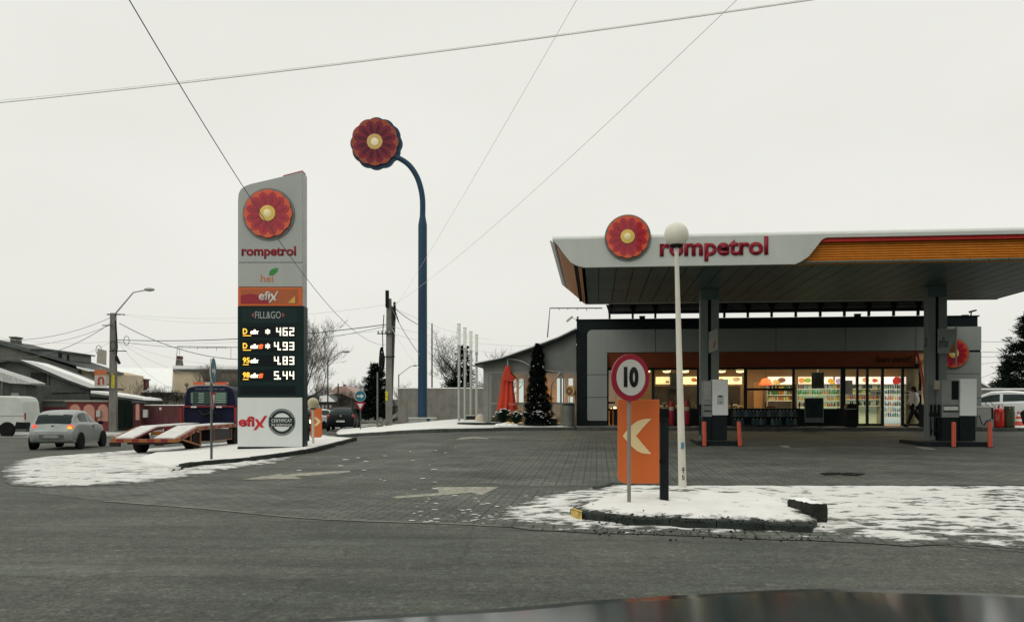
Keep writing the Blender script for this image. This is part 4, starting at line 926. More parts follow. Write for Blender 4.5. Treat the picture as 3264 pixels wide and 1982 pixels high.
t = thing('floodlight', 'small dark floodlight on the right roof corner', 'floodlight', SW(W - .35, .1, ZTOP + .03), TH); MB().tube([(0, 0, 0), (0.02, 0, .14)], .03, 6).build('bracket', BLK, t); MB().prism([(-.05, .12), (.22, .2), (.2, .26), (-.06, .2)], -.08, .08).build('head', BLK, t); MB().box(-.35, -.1, -.05, .1, 0, .04).build('base', BLK, t)
for px, lab in ((2047, 'small square roof box left of the globe lamp post'), (2733, 'small square roof box above the sliding doors')):
    t = thing('roof_vent', lab, 'roof vent', SW(U(px, .3), .3, ZTOP + .03), TH, 'small boxes on the shop roof'); MB().box(-.12, .12, -.1, .1, 0, .13).build('body', BLK, t); MB().box(-.14, .14, -.12, .12, .13, .15).build('cap', DKF, t)

# ================================================================ glass annex left of the shop
ann = thing('glass_annex', 'low grey annex with glazed front and snowy sloping roof left of the shop', 'annex', (OX, OY, 0), TH)
AU = U(1541, .1); AW = -.02
def az(px, py): return Z(px, py, .1)
GRW = mat('annex_grey_wall', (.16, .17, .155), .7, var=.12)
zt0, ztm, zt1 = az(1518, 1160), az(1700, 1108), az(1838, 1050)
UM = U(1700, .1); zw_ = az(1680, 1183)
MB().prism([(AU, zw_), (AW, zw_), (AW, zt1 - .12), (UM, ztm - .12), (AU, az(1541, 1162) - .02)], .05, .2).build('gable_wall', GRW, ann)
roofp = [(U(1518, .1), zt0), (U(1600, .1), az(1600, 1143)), (UM, ztm), (U(1780, .1), az(1780, 1078)), (AW, zt1)]
MB().prism(roofp + [(x, z - .10) for x, z in roofp[::-1]], -.35, 6.5).build('roof', DKF, ann)
MB().prism([(x, z + .055) for x, z in roofp] + [(x, z + .003) for x, z in roofp[::-1]], -.30, 6.5).build('roof_snow', SNOWP, ann)
AF = mat('annex_frame', (.2, .215, .2), .45, var=.1); zf_ = .6
for px0, px1 in ((1541, 1557), (1558, 1564), (1669, 1675), (1679, 1684), (1785, 1791), (1794, 1799), (1832, 1837)):
    MB().box(U(px0, .1), U(px1, .1), .06, .16, zf_ - .1, zw_ - .002).build('frame_post', AF, ann)
z285 = az(1700, 1285)
MB().box(AU, AW, .07, .15, z285 - .04, z285 + .04).build('middle_rail', AF, ann); MB().box(AU, AW, .055, .165, zf_ - .1, zf_ + .12).build('bottom_rail', AF, ann); MB().box(AU, AW, .055, .17, zw_ - .09, zw_ - .001).build('top_rail', AF, ann)
for px0, px1 in ((1564, 1669), (1684, 1785), (1799, 1832)):
    MB().box(U(px0, .1), U(px1, .1), .105, .115, zf_ + .1, zw_ - .09).build('window_pane', GLS, ann)
MB().box(AU, AU + .1, .2, 6.3, zf_ - .2, az(1541, 1165) - .1).build('side_wall', GRW, ann)
WDW = mat('interior_wood', (.36, .17, .05), .6, var=.2, stretch=(1, 1, .2))
MB().box(AU + .1, AW, .2, 6.3, zf_ - .2, zf_ + .005).build('floor', mat('annex_floor', (.12, .1, .08), .6), ann)
VA = 6.2; zb0 = 1.0
zwa, zwb = Z(1650, 1285, VA), Z(1650, 1206, VA)
MB().box(AU, AW, VA, VA + .1, zf_ - .2, zwa).build('back_wall', mat('annex_back', (.10, .085, .065), .8), ann)
MB().prism([(AU, zwb), (AW, zwb), (AW, zt1 - .2), (UM, ztm - .2), (AU, zwb + .2)], VA, VA + .1).build('back_wall', mat('annex_back2', (.30, .19, .08), .8), ann)
for a, b in ((1541, 1632), (1646, 1654), (1669, 1700), (1714, 1722), (1740, 1775), (1800, 1812), (1826, 1838)):
    MB().box(U(a, VA), U(b, VA), VA - .02, VA + .08, zwa, zwb).build('window_post', WDW if a != 1541 else IB, ann)
MB().box(U(1566, .5), U(1606, .5), .5, .56, zf_, zw_ - .05).build('blind', mat('bamboo_blind', (.17, .12, .06), .8, var=.45, scale=6, stretch=(9, 1, .15)), ann)
l_ = bpy.data.lights.new('annex_light', 'AREA'); l_.energy = 260; l_.size = 1.6; l_.color = (1, .62, .25); lo_ = bpy.data.objects.new('annex_light', l_); COL.objects.link(lo_); lo_.location = SW(-1.8, 3, 3.4)
def chair(px, v, lab, rot):
    t = front('cafe_chair', lab, 'chair', px, v, zf_ + .01, 'yellow cafe chairs inside the annex', rot); YM = mat('yellow_chair_wood', (.55, .33, .06), .5)
    MB().box(-.2, .2, -.2, .2, .43, .46).build('seat', YM, t); 
    for x in (-.18, .18):
        for y in (-.18, .18): MB().box(x - .018, x + .018, y - .018, y + .018, 0, .43 if y < 0 else .85).build('leg', YM, t)
    MB().box(-.16, .16, .165, .195, .55, .62).box(-.16, .16, .165, .195, .7, .82).build('backrest', YM, t)
chair(1660, 1.6, 'yellow chair seen behind the red parasol', 2.8); chair(1640, 2.4, 'yellow chair half hidden by the red parasol', .3); chair(1752, 1.5, 'yellow chair right of the dark cone tree', 2.9); chair(1812, 1.7, 'yellow chair by the right annex window', 3.3)
t = front('cafe_table', 'small yellow wood table inside the annex window', 'table', 1688, 2.0, zf_ + .01); MB().box(-.4, .4, -.3, .3, .7, .74).build('tabletop', mat('yellow_chair_wood', (.5, .3, .06), .5), t); MB().tube([(0, 0, 0), (0, 0, .7)], .04, 8).build('pedestal', BLK, t)
# round heater/fan
u, z = SU(1815, 1246, -.15); t = place('round_fan', 'round cream fan with brown grille on the annex front', 'fan', u, -.15, z); Mx = Matrix.Rotation(R(90), 3, 'X') 
Mf = Matrix.Rotation(R(-28), 3, 'Z') @ Mx; FM = mat('fan_cream', (.5, .33, .13), .5)
MB().lathe([(.17, 0), (.245, 0), (.25, .12), (.2, .17), (1e-4, .18)], 24, (0, 0, 0), Matrix.Rotation(R(-28), 3, 'Z') @ Matrix.Rotation(R(-90), 3, 'X')).build('drum', FM, t, smooth=True)
MB().lathe([(1e-4, 0), (.17, 0), (.17, .02)], 20, (0, -.0, 0), Mf).build('grille', mat('brown_mesh', (.16, .08, .04), .7, var=.4, scale=30), t)
MB().lathe([(1e-4, 0.02), (.05, .02), (.05, .03)], 12, (0, -.0, 0), Mf).build('hub', FM, t)
MB().tube([(0, .1, -.25), (0, .1, zf_ - z)], .02, 6).build('pole', STEEL, t); MB().lathe([(.2, zf_ - z), (.2, zf_ - z + .03), (.03, zf_ - z + .06)], 14, (0, .1, 0)).build('foot', STEEL, t)
# bin by the shop corner
t = front('round_bin', 'grey cylindrical litter bin against the dark shop corner', 'bin', 1812, -.75); H = Z(1812, 1291, -.75) - t.location.z; r_ = (U(1830, -.75) - U(1795, -.75)) / 2
MB().lathe([(r_ * .93, 0), (r_, .1), (r_, H)], 24).build('body', mat('bin_grey', (.13, .135, .12), .6, var=.2), t, smooth=True); MB().lathe([(r_ * 1.05, H), (r_ * 1.05, H + .05), (r_ * .7, H + .07)], 24).build('rim', BLK, t)
# ================================================================ price totem
DT = 25.9; SC = DT / FPX
bx = GP(861, 1432, .12); tot = thing('price_totem', 'tall grey and black fuel price totem with red flower emblem on the snowy island', 'price sign', ((861 - CX) * SC, DT, 0), 0)
def TX(px): return (px - 861) * SC
def TZ(py): return CH + (HY - py) * SC
zg = gz(tot.location.x, DT) + .1
TOTG = mat('totem_grey_panel', (.36, .385, .36), .4, var=.05, dirt=.03, scale=1.0, stretch=(1.3, 1, .6)); TOTD = mat('totem_dark_green', (.014, .038, .036), .5, var=.12); TOTW = mat('totem_white_panel', (.60, .63, .61), .4, var=.03, dirt=.03, scale=1.0, stretch=(1.3, 1, .6))
pl_ = [(TX(757), zg), (TX(963), zg), (TX(963), TZ(551)), (TX(900), TZ(567)), (TX(800), TZ(589)), (TX(780), TZ(596)), (TX(768), TZ(606)), (TX(761), TZ(620)), (TX(759), TZ(640))]
MB().prism([(x * 1.0, z) for x, z in pl_], .03, .42).build('housing', mat('totem_side_metal', (.25, .28, .27), .4, var=.1), tot)
MB().prism([(TX(x), TZ(y)) for x, y in ((759, 836), (965, 836), (965, 547), (903, 563), (800, 587), (781, 594), (768, 604), (761, 618), (759, 640))], -.02, .03).build('header_panel', TOTG, tot, bevel=.006)
mb = MB().box(TX(964), TX(967), -.01, .46, TZ(975), TZ(551)); mb.build('edge_trim', STEEL, tot); MB().box(TX(964), TX(969), -.01, .47, zg, TZ(976)).build('edge_trim', TOTD, tot)
MB().prism([(TX(903), TZ(563) + .003), (TX(965), TZ(547) + .003), (TX(965), TZ(546) + .02), (TX(903), TZ(562) + .02)], -.02, .4).build('red_top_trim', REDM, tot)
MB().box(TX(759), TX(965), -.02, .03, TZ(914), TZ(838)).build('second_panel', TOTG, tot, bevel=.004)
MB().box(TX(759), TX(965), -.02, .03, TZ(975), TZ(916)).build('orange_panel', mat('totem_orange', (.55, .12, .03), .35, var=.05), tot, bevel=.004)
MB().prism([(TX(768), TZ(968)), (TX(950), TZ(968)), (TX(950), TZ(922)), (TX(768), TZ(922))], -.026, -.0203).build('inset_panel', mat('totem_burnt_orange', (.38, .10, .035), .4, var=.12, scale=.8), tot)
MB().prism([(TX(768), TZ(968)), (TX(860), TZ(968)), (TX(850), TZ(945)), (TX(800), TZ(936)), (TX(768), TZ(942))], -.031, -.0265).build('wine_wave_print', mat('wine_print', (.28, .02, .03), .4), tot)
MB().prism([(TX(918), TZ(966)), (TX(941), TZ(966)), (TX(941), TZ(943))], -.031, -.0265).build('yellow_corner_print', mat('yellow_print', (.55, .35, .07), .4), tot)
MB().box(TX(758), TX(964), -.015, .03, TZ(1265), TZ(976)).build('price_panel', TOTD, tot, bevel=.004)
MB().box(TX(758), TX(964), -.02, .03, TZ(1423), TZ(1267)).build('lower_panel', TOTW, tot, bevel=.004)
MB().box(TX(757), TX(965), -.01, .44, zg - .1, TZ(1424)).build('plinth', TOTD, tot)
for y in (1035, 1126): MB().box(TX(759), TX(963), -.0175, -.0153, TZ(y), TZ(y - 1.2)).build('panel_joint', BLK, tot)
emblem(tot, TX(857), TZ(683), -.02, 76 * SC)
text('totem_lettering', 'rompetrol', TX(771), TX(944), TZ(825), TZ(785), -.023, CRIM, tot, .008, .03)
text('second_lettering', 'hei', TX(832), TX(871), TZ(899), TZ(876), -.023, mat('soft_orange_print', (.58, .15, .05), .4), tot, .006, .0)
MB().prism([(TX(x), TZ(y)) for x, y in ((858, 878), (860, 866), (868, 858), (880, 855), (888, 855), (885, 864), (877, 874), (866, 878))], -.027, -.0205).build('green_leaf', mat('leaf_print', (.03, .22, .04), .4, var=.25, scale=6), tot)
WP = mat('off_white_print', (.58, .6, .56), .4)
text('orange_panel_lettering', 'efi', TX(826), TX(862), TZ(957), TZ(929), -.034, WP, tot, .005, .02)
MB().prism([(TX(x), TZ(y)) for x, y in ((862, 936), (868, 936), (874, 946), (884, 928), (888, 928), (877, 950), (882, 958), (876, 958), (872, 953), (862, 965), (857, 965), (869, 949))], -.039, -.0325).build('crossed_letter', WP, tot)
MB().prism(rrect(TX(772), TX(949), TZ(1029), TZ(982), .02), -.019, -.0155).build('name_inset', mat('name_inset_dark', (.022, .05, .048), .25), tot)
text('fill_lettering', 'FILL&GO', TX(814), TX(896), TZ(1015), TZ(993), -.023, mat('grey_green_print', (.34, .38, .35), .4), tot, .005, .0)
RTR = mat('dull_red_print', (.33, .06, .05), .4)
MB().prism([(TX(802), TZ(1004)), (TX(810), TZ(1012)), (TX(810), TZ(996))], -.024, -.0195).prism([(TX(909), TZ(1004)), (TX(900), TZ(996)), (TX(900), TZ(1012))], -.024, -.0195).build('arrow_print', RTR, tot)
LW = mat('lit_warm_white', (1, .93, .72), .4, var=.02, emit=1.25); LY = mat('lit_yellow', (1, .55, .06), .4, var=.02, emit=1.0); LO = mat('lit_orange', (1, .14, .03), .4, var=.02, emit=.9)
SEG = {'0': 'abcdef', '1': 'bc', '2': 'abged', '3': 'abgcd', '4': 'fgbc', '5': 'afgcd', '6': 'afgedc', '8': 'abcdefg', '9': 'abcdfg', '.': '.'}
def digits(par, s, x1, zb_, h, w, y, m):                 # seven segment digits ending at x1
    mb = MB(); x = x1; t_ = .034
    for ch in reversed(s):
        if ch == '.': mb.box(x - .05, x - .005, y - .006, y, zb_, zb_ + .045); x -= .065; continue
        x0 = x - w; zm = zb_ + h / 2
        S = {'a': (x0, x, zb_ + h - t_, zb_ + h), 'd': (x0, x, zb_, zb_ + t_), 'g': (x0, x, zm - t_ / 2, zm + t_ / 2), 'f': (x0, x0 + t_, zm, zb_ + h), 'e': (x0, x0 + t_, zb_, zm), 'b': (x - t_, x, zm, zb_ + h), 'c': (x - t_, x, zb_, zm)}
        for k, q in enumerate(SEG[ch]): a, b, c, d = S[q]; mb.box(a, b, y - .006 - .0004 * k, y, c, d)
        x = x0 - .055
    return mb.build('price_digits', m, par)
rows = [(1057, 'D', '462', 1, 0), (1103, 'D', '4.93', 1, 1), (1149, '95', '4.83', 0, 0), (1196, '98', '5.44', 0, 1)]
for yc, nm, pr, star, sx in rows:
    MB().box(TX(767), TX(943), -.019, -.0155, TZ(yc + 18), TZ(yc - 18)).build('lamp_window', mat('led_window_black', (.008, .014, .018), .2, var=.1), tot)
    digits(tot, pr, TX(938), TZ(yc + 13), 26 * SC, 15 * SC, -.022, LW)
    w_ = 14 if nm == 'D' else 22
    text('grade_lettering', nm, TX(775), TX(775 + w_), TZ(yc + 8), TZ(yc - 10), -.024, LY, tot, .006, .03)
    MB().box(TX(775), TX(775 + (26 if nm == 'D' else 18)), -.026, -.0195, TZ(yc + 14), TZ(yc + 11.5)).build('grade_underline', LY, tot)
    text('fuel_lettering', 'efix', TX(799), TX(826), TZ(yc + 8), TZ(yc - 7), -.026, LW, tot, .006, .05, .25)
    if sx: text('fuel_suffix', 'S', TX(825), TX(840), TZ(yc + 9), TZ(yc - 6), -.025, LO, tot, .006, .09, .15)
    if star:
        mb = MB()
        for k in range(3):
            a = math.pi / 3 * k + math.pi / 2; c_, s_ = math.cos(a) * 8.5 * SC, math.sin(a) * 8.5 * SC
            mb.beam((TX(854) - c_, -.022 - .001 * k, TZ(yc) - s_), (TX(854) + c_, -.022 - .001 * k, TZ(yc) + s_), .035, .006, up=(0, 1, 0))
        mb.build('snowflake_symbol', LW, tot)
MB().box(TX(767), TX(942), -.019, -.0155, TZ(1257), TZ(1229)).build('lamp_window', mat('led_window_black', (.008, .014, .018), .2, var=.1), tot)
RP = mat('red_print', (.45, .02, .03), .4)
text('lower_lettering', 'efi', TX(761), TX(812), TZ(1359), TZ(1326), -.024, RP, tot, .006, .035)
MB().prism([(TX(x), TZ(y)) for x, y in ((813, 1335), (822, 1335), (829, 1346), (843, 1325), (853, 1324), (835, 1352), (843, 1362), (833, 1362), (828, 1357), (817, 1370), (808, 1370), (822, 1351))], -.030, -.0205).build('crossed_letter', RP, tot)
def ring(cx_, cz_, r0, r1, y0, y1, n=40, a0=0, a1=360):
    o_ = [(cx_ + r1 * math.cos(R(a0 + (a1 - a0) * i / n)), cz_ + r1 * math.sin(R(a0 + (a1 - a0) * i / n))) for i in range(n + 1)]
    i_ = [(cx_ + r0 * math.cos(R(a0 + (a1 - a0) * i / n)), cz_ + r0 * math.sin(R(a0 + (a1 - a0) * i / n))) for i in range(n + 1)]
    mb = MB()
    for k in range(n): mb.prism([o_[k], o_[k + 1], i_[k + 1], i_[k]], y0, y1)
    return mb
SE = mat('seal_dark_green', (.035, .06, .057), .4); cx_, cz_ = TX(899), TZ(1345)
ring(cx_, cz_, 29 * SC, 41 * SC, -.024, -.0205).build('seal_ring', SE, tot); ring(cx_, cz_, 37.8 * SC, 38.8 * SC, -.0265, -.0245).build('seal_line', WP, tot); ring(cx_, cz_, 42 * SC, 43.2 * SC, -.024, -.0205).build('seal_line', SE, tot)
MB().box(TX(859), TX(938), -.028, -.0205, TZ(1359), TZ(1330)).build('seal_band', SE, tot)
text('seal_lettering', 'CERTIFICAT', TX(866), TX(932), TZ(1345), TZ(1335), -.03, WP, tot, .004, .01); text('seal_lettering', 'ÎN GERMANIA', TX(866), TX(932), TZ(1357.5), TZ(1347.5), -.03, WP, tot, .004, .0)

# ================================================================ tall blue pole with emblem lamp
DB = 47.0; SB = DB / FPX; p = P(1347, 1360, DB)
bp = thing('emblem_mast', 'tall dark blue mast bending left to a red flower emblem high above the verge', 'mast', (p.x, DB, 0)); BL = mat('deep_blue_paint', (.010, .040, .075), .55, var=.25, stretch=(1, 1, .2), scale=1)
def bz(y): return CH + (HY - y) * SB
def bx_(x): return (x - 1347) * SB
MB().tube([(0, 0, .3), (0, 0, bz(718)), (0, 0, bz(688))], [15 * SB, 14 * SB, 9 * SB], 20).build('lower_pole', BL, bp, smooth=True)
arm = spline([(0, 0, bz(690)), (0, 0, bz(640)), (bx_(1341), 0, bz(600)), (bx_(1328), 0, bz(562)), (bx_(1305), 0, bz(528)), (bx_(1276), 0, bz(507)), (bx_(1240), .1, bz(492))], 6)
MB().tube(arm, [9 * SB - i * .02 * SB for i in range(len(arm))], 14).build('curved_arm', BL, bp, smooth=True)
er = MB().prism([(bx_(1200) + 79 * SB * (1 + .05 * abs(math.cos(6 * a))) * math.cos(a), bz(458) + 79 * SB * (1 + .05 * abs(math.cos(6 * a))) * math.sin(a)) for a in [math.pi * 2 * i / 96 for i in range(96)]], -.05, .16).build('emblem_casing', BL, bp)
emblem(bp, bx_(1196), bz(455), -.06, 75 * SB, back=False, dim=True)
# planter box at the mast foot
t = thing('mast_planter', 'white railed box round the foot of the blue mast', 'planter', (p.x, DB, gz(p.x, DB) + .26)); hw = 40 * SB
MB().box(-hw, hw, -.45, .45, -.3, .22).build('box', mat('planter_pale_grey', (.30, .31, .28), .7, var=.2), t, bevel=.01); MB().box(-hw - .05, hw + .05, -.5, .5, .22, .28).build('rim', mat('planter_rim_grey', (.42, .43, .40), .7), t)
mb = MB()
for k in range(9): mb.box(-hw + k * hw / 4 - .012, -hw + k * hw / 4 + .012, -.462, -.452, -.3, .215)
mb.build('slats', STEEL, t); MB().box(hw - .42, hw - .25, -.47, -.463, -.3, .215).build('blue_stripe', BL, t)

# ================================================================ utility poles
def upole(name, lab, px, D, ytop, wtop, wbot, z0=None):
    s = D / FPX; x = (px - CX) * s; g = gz(x, D) if z0 is None else z0; t = thing(name, lab, 'utility pole', (x, D, g)); H = CH + (HY - ytop) * s - g
    MB().prism([(-wbot * s / 2, -.1), (wbot * s / 2, -.1), (wtop * s / 2, H), (-wtop * s / 2, H)], -wtop * s / 2, wtop * s / 2).build('shaft', CONC, t, bevel=.02); return t, H, s, g
t, H, s, g = upole('utility_pole', 'double concrete utility pole with cable coil left of the blue mast', 1240, 47, 952, 15, 21)
MB().prism([(-.16, H - .5), (.02, H - .5), (.02, H + .42), (-.16, H + .42)], -.28, -.12).build('top_extension', BLK, t)
MB().beam((-.02, .3, -.1), (.22, .3, H - .4), .22, .22, up=(0, 1, 0)).build('second_shaft', mat('darker_concrete', (.075, .08, .07), .9, var=.3), t)
MB().beam((-.62, -.2, .12), (.75, .1, 1.1), .17, .15, up=(0, 1, 0)).build('brace', CONC, t)
mb = MB()
for k in range(5): 
    a0 = [(-.38 + .10 * math.cos(q) * (1 + .08 * k), -.14 + .02 * k, H - 3.2 + .55 * math.sin(q) - .05 * k) for q in [i * math.pi / 8 for i in range(17)]]; mb.tube(a0, .035, 5, False)
mb.build('cable_coil', BLK, t); MB().ball((-.36, -.15, H - 3.3), .17, 10, (1, .7, 2.2)).build('cable_box', BLK, t)
MB().box(-.6, .3, -.26, -.2, H - 1.95, H - 1.9).build('cross_arm', BLK, t); MB().box(-.3, .35, -.26, -.2, H - 3.2, H - 3.14).build('cross_arm', BLK, t); MB().box(.26, .38, -.2, -.1, H - 1.2, H - .2).beam((.3, -.15, H - .5), (.55, -.15, H - 1.3), .08, .05).build('bracket', BLK, t)
for k in range(4): MB().lathe([(.04, 0), (.05, .08), (.02, .14)], 8, (-.55 + .2 * k, -.23, H - 1.9)).build('insulator', STEEL, t)
MB().tube([(-.25, -.2, H - .9), (-.32, -.2, H - 2), (-.3, -.2, H - 2.8)], .025, 5).build('down_cable', BLK, t)
MB().prism([(-.36 / 2, 1.6), (-.05, 1.6), (-.03, 2.1), (-.16, 2.2)], -.19, -.176).build('yellow_mark', mat('yellow_spray', (.45, .4, .04), .7, var=.5, scale=9), t)
UPX, UPZ = t.location.x, g + H
t, H, s, g = upole('utility_pole', 'concrete street pole with lamp arm before the pink arched wall', 361, 56, 998, 15, 25)
al = [(.1, 0, H - .1), (.25, 0, H + .1), ((425 - 361) * s, 0, CH + (HY - 932) * s - g), ((462 - 361) * s, 0, CH + (HY - 925) * s - g)]
MB().tube(al, [.06, .055, .045, .04], 8).build('lamp_arm', STEEL, t, smooth=True)
MB().ball(((476 - 361) * s, 0, CH + (HY - 923) * s - g), .36, 12, (1, .5, .33)).build('lamp_head', mat('lamp_head_grey', (.3, .31, .28), .4), t, smooth=True)
MB().box(-.4, .75, -.05, .05, H - .12, H - .05).box(-.55, .1, -.35, -.28, H - 1.95 + 1.1, H - 1.9 + 1.1).box(-.1, 1.0, -.35, -.28, H - 3.6 + 1.1, H - 3.55 + 1.1).build('cross_arm', BLK, t)
mb = MB()
for k in range(3): mb.tube([(-.85 + .18 * math.cos(q) + k * .5 * 2 - .1 * k, -.2, H - 2.4 + .05 * k * 6 + .3 * math.sin(q)) for q in [i * math.pi / 6 for i in range(13)]], .018, 5, False)
mb.tube([(.25, -.2, H - .5), (.3, -.2, H - 1.4), (.35, -.2, H - 2.2), (.25, -.2, H - 3.1)], .05, 6).build('cable_bundle', BLK, t)
MB().beam((.3, -.25, H - 2.8), (.52, -.25, H - 3.3), .16, .14).build('small_box', BLK, t)
MB().prism([(-.05, 4.4 - 1.55), (.18, 2.8), (.2, 3.6), (.0, 3.8)], -.235, -.215).build('yellow_mark', mat('yellow_spray', (.45, .4, .04), .7, var=.5, scale=9), t)
LPX, LPZ, LPS = t.location.x, g + H, s
# advertising boards on that pole
zb_ = CH + (HY - 1160) * s - g
tt = thing('pole_banner', 'blank pale board fixed on the left of the street pole', 'board', (t.location.x - .55, 55.6, g + zb_)); MB().prism([(-.34, .05), (.26, -.1), (.28, .85), (-.28, .98)], 0, .06).build('panel', mat('pale_board', (.3, .28, .24), .6, var=.15), tt)
zb_ = CH + (HY - 1232) * s; tt = thing('turn_sign', 'pale board with red curled arrow and orange heading left of the street pole', 'sign', (t.location.x - .58, 55.5, zb_))
MB().box(-.4, .38, 0, .05, 0, .72).build('board', mat('pale_board2', (.42, .38, .33), .5, var=.1), tt); MB().box(-.4, .38, -.002, .05, .735, 1.08).build('heading', mat('orange_heading', (.42, .13, .05), .5, var=.3, scale=6), tt)
MB().tube([(-.12, -.03, .2), (-.13, -.03, .45), (-.08, -.03, .56), (.03, -.03, .6), (.13, -.03, .56), (.17, -.03, .45), (.17, -.03, .14)], .045, 6).prism([(-.22, .22), (-.02, .22), (-.12, .08)], -.05, -.005).build('red_arrow', REDM, tt)
MB().box(-.05, 0, .06, .12, 0, 1.2).build('bracket', STEEL, tt)
# thin far poles
for px, D, y0, w, lab in ((1377, 66, 1030, 5, 'thin dark pole just right of the blue mast'), (1203, 60, 1186, 6, 'concrete pole before the conifer beyond the arrow sign'), (1045, 62, 1149, 5, 'dark street lamp post beside the bare tree'), (1271, 95, 1193, 4, 'small far pole left of the blue mast'), (1078, 70, 1222, 5, 'short dark post between the far roofs')):
    s = D / FPX; x = (px - CX) * s; tt = thing('utility_pole', lab, 'pole', (x, D, gz(x, D))); MB().tube([(0, 0, -.1), (0, 0, CH + (HY - y0) * s - tt.location.z)], [w * s / 2, w * s / 2.6], 8).build('shaft', CONC if px in (1203,) else mat('dark_pole', (.06, .06, .05), .8, var=.3), tt, smooth=True)
    if px in (1045, 1271):
        zt_ = CH + (HY - y0) * s - tt.location.z; ex = 44 * s; MB().tube([(0, 0, zt_ - .1), (ex * .8, 0, zt_ + ex * .55), (ex, 0, zt_ + ex * .62)], .04, 6).build('lamp_arm', STEEL, tt); MB().ball((ex + .3, 0, zt_ + ex * .64), .3, 8, (1, .5, .3)).build('lamp_head', STEEL, tt, smooth=True)

# ================================================================ light columns
colz = None
for i, (px, D, y0, ym, w) in enumerate(((1463, 42, 1032, 1110, 9), (1482, 43.6, 1044, 1119, 8), (1501, 45.2, 1056, 1126, 8), (1519, 46.8, 1066, 1131, 8))):
    s = D / FPX; x = (px - CX) * s; g = gz(x, D) + .1; H = CH + (HY - y0) * s - g; Hm = CH + (HY - ym) * s - g
    t = thing('light_column', ['nearest and tallest of the four slim pale light columns', 'second of the four slim pale light columns from the left', 'third of the four slim pale light columns from the left', 'farthest of the four slim pale light columns, nearest the annex'][i], 'light column', (x, D, g), 0, 'slim pale light columns left of the annex')
    MB().tube([(0, 0, 0), (0, 0, Hm)], .062, 12).build('post', mat('column_pale_paint', (.36, .38, .35), .4), t, smooth=True); MB().tube([(0, 0, Hm), (0, 0, Hm + .16)], .08, 12).build('collar', STEEL, t, smooth=True)
    MB().tube([(0, 0, Hm + .16), (0, 0, H - .03)], .085, 14).build('light_tube', mat('frosted_tube', (.66, .67, .62), .3), t, smooth=True); MB().tube([(0, 0, H - .03), (0, 0, H)], .09, 12).build('cap', STEEL, t)

# ================================================================ walls and terrace things
s = 52 / FPX; x0, x1 = (1268 - CX) * s, (1560 - CX) * s
t = thing('concrete_wall', 'stained grey concrete wall with snowy top behind the blue mast', 'wall', ((x0 + x1) / 2, 52, .2)); hw = (x1 - x0) / 2; H = CH + (HY - 1238) * s - .2
MB().box(-hw, hw, 0, .2, -.3, H).build('body', CONC, t); MB().box(-hw - .02, hw + .02, -.04, .24, H, H + .06).build('snow_cap', SNOWP, t); MB().box(-hw, hw, -.03, 0, -.3, .28).build('plinth', mat('yellowish_plinth', (.17, .15, .10), .9, var=.3), t)
t = thing('concrete_wall', 'grey plastered wall with snow on top behind the snowy parked car', 'wall', SW(26, 11, .5), TH); H = 1.9
MB().box(-8, 14, 0, .2, -.2, H).build('body', CONC, t); MB().box(-8.02, 14, -.05, .25, H, H + .08).build('snow_cap', SNOWP, t); MB().box(2, 2.3, -.06, 0, -.2, H - .01).build('pilaster', CONC, t)
# planters and shrubs
def box_planter(px0, px1, py0, D, lab, m, dz=.14, dep=.5):
    s = D / FPX; x = ((px0 + px1) / 2 - CX) * s; g = gz(x, D) + dz; H = CH + (HY - py0) * s - g; hw = (px1 - px0) / 2 * s
    t = thing('planter', lab, 'planter', (x, D, g), 0); MB().box(-hw, hw, 0, dep, -.05, H).build('tub', m, t, bevel=.015); MB().box(-hw + .04, hw - .04, .04, dep - .04, H, H + .03).build('soil_snow', SNOWP, t); return t, H
t_tree, hT = box_planter(1675, 1740, 1341, 38.2, 'long low dark planter under the cone shaped tree', mat('planter_grey', (.09, .1, .095), .8, var=.25)); 
box_planter(1742, 1776, 1333, 38.4, 'black square tub right of the cone shaped tree', BLK)
box_planter(1484, 1515, 1325, 44.5, 'dark tub between the light columns', mat('dark_tub', (.04, .04, .035), .7))
s = 43.4 / FPX; x = (1532 - CX) * s; t = thing('covered_barrow', 'pale cream covered bundle beside the annex wall', 'bundle', (x, 43.4, gz(x, 43.4) + .14)); MB().lathe([(.26, 0), (.3, .15), (.24, .33), (.1, .45), (1e-4, .48)], 12).build('cover', mat('cream_cover', (.55, .48, .36), .8, bump=.5, bscale=6), t, smooth=True)
s = 40 / FPX; x = (1557 - CX) * s; t = thing('terrace_lamp', 'short grey post with a small glowing lamp at its foot before the annex', 'lamp', (x, 39.2, gz(x, 39.2) + .14)); MB().box(-.04, .04, -.04, .04, 0, .85).build('post', STEEL, t); MB().box(-.06, .06, -.07, .06, .5, .72).build('box', WHT, t); MB().ball((.02, -.08, .06), .045, 10).build('bulb', mat('amber_bulb', (1, .7, .3), .4, emit=4), t, smooth=True)
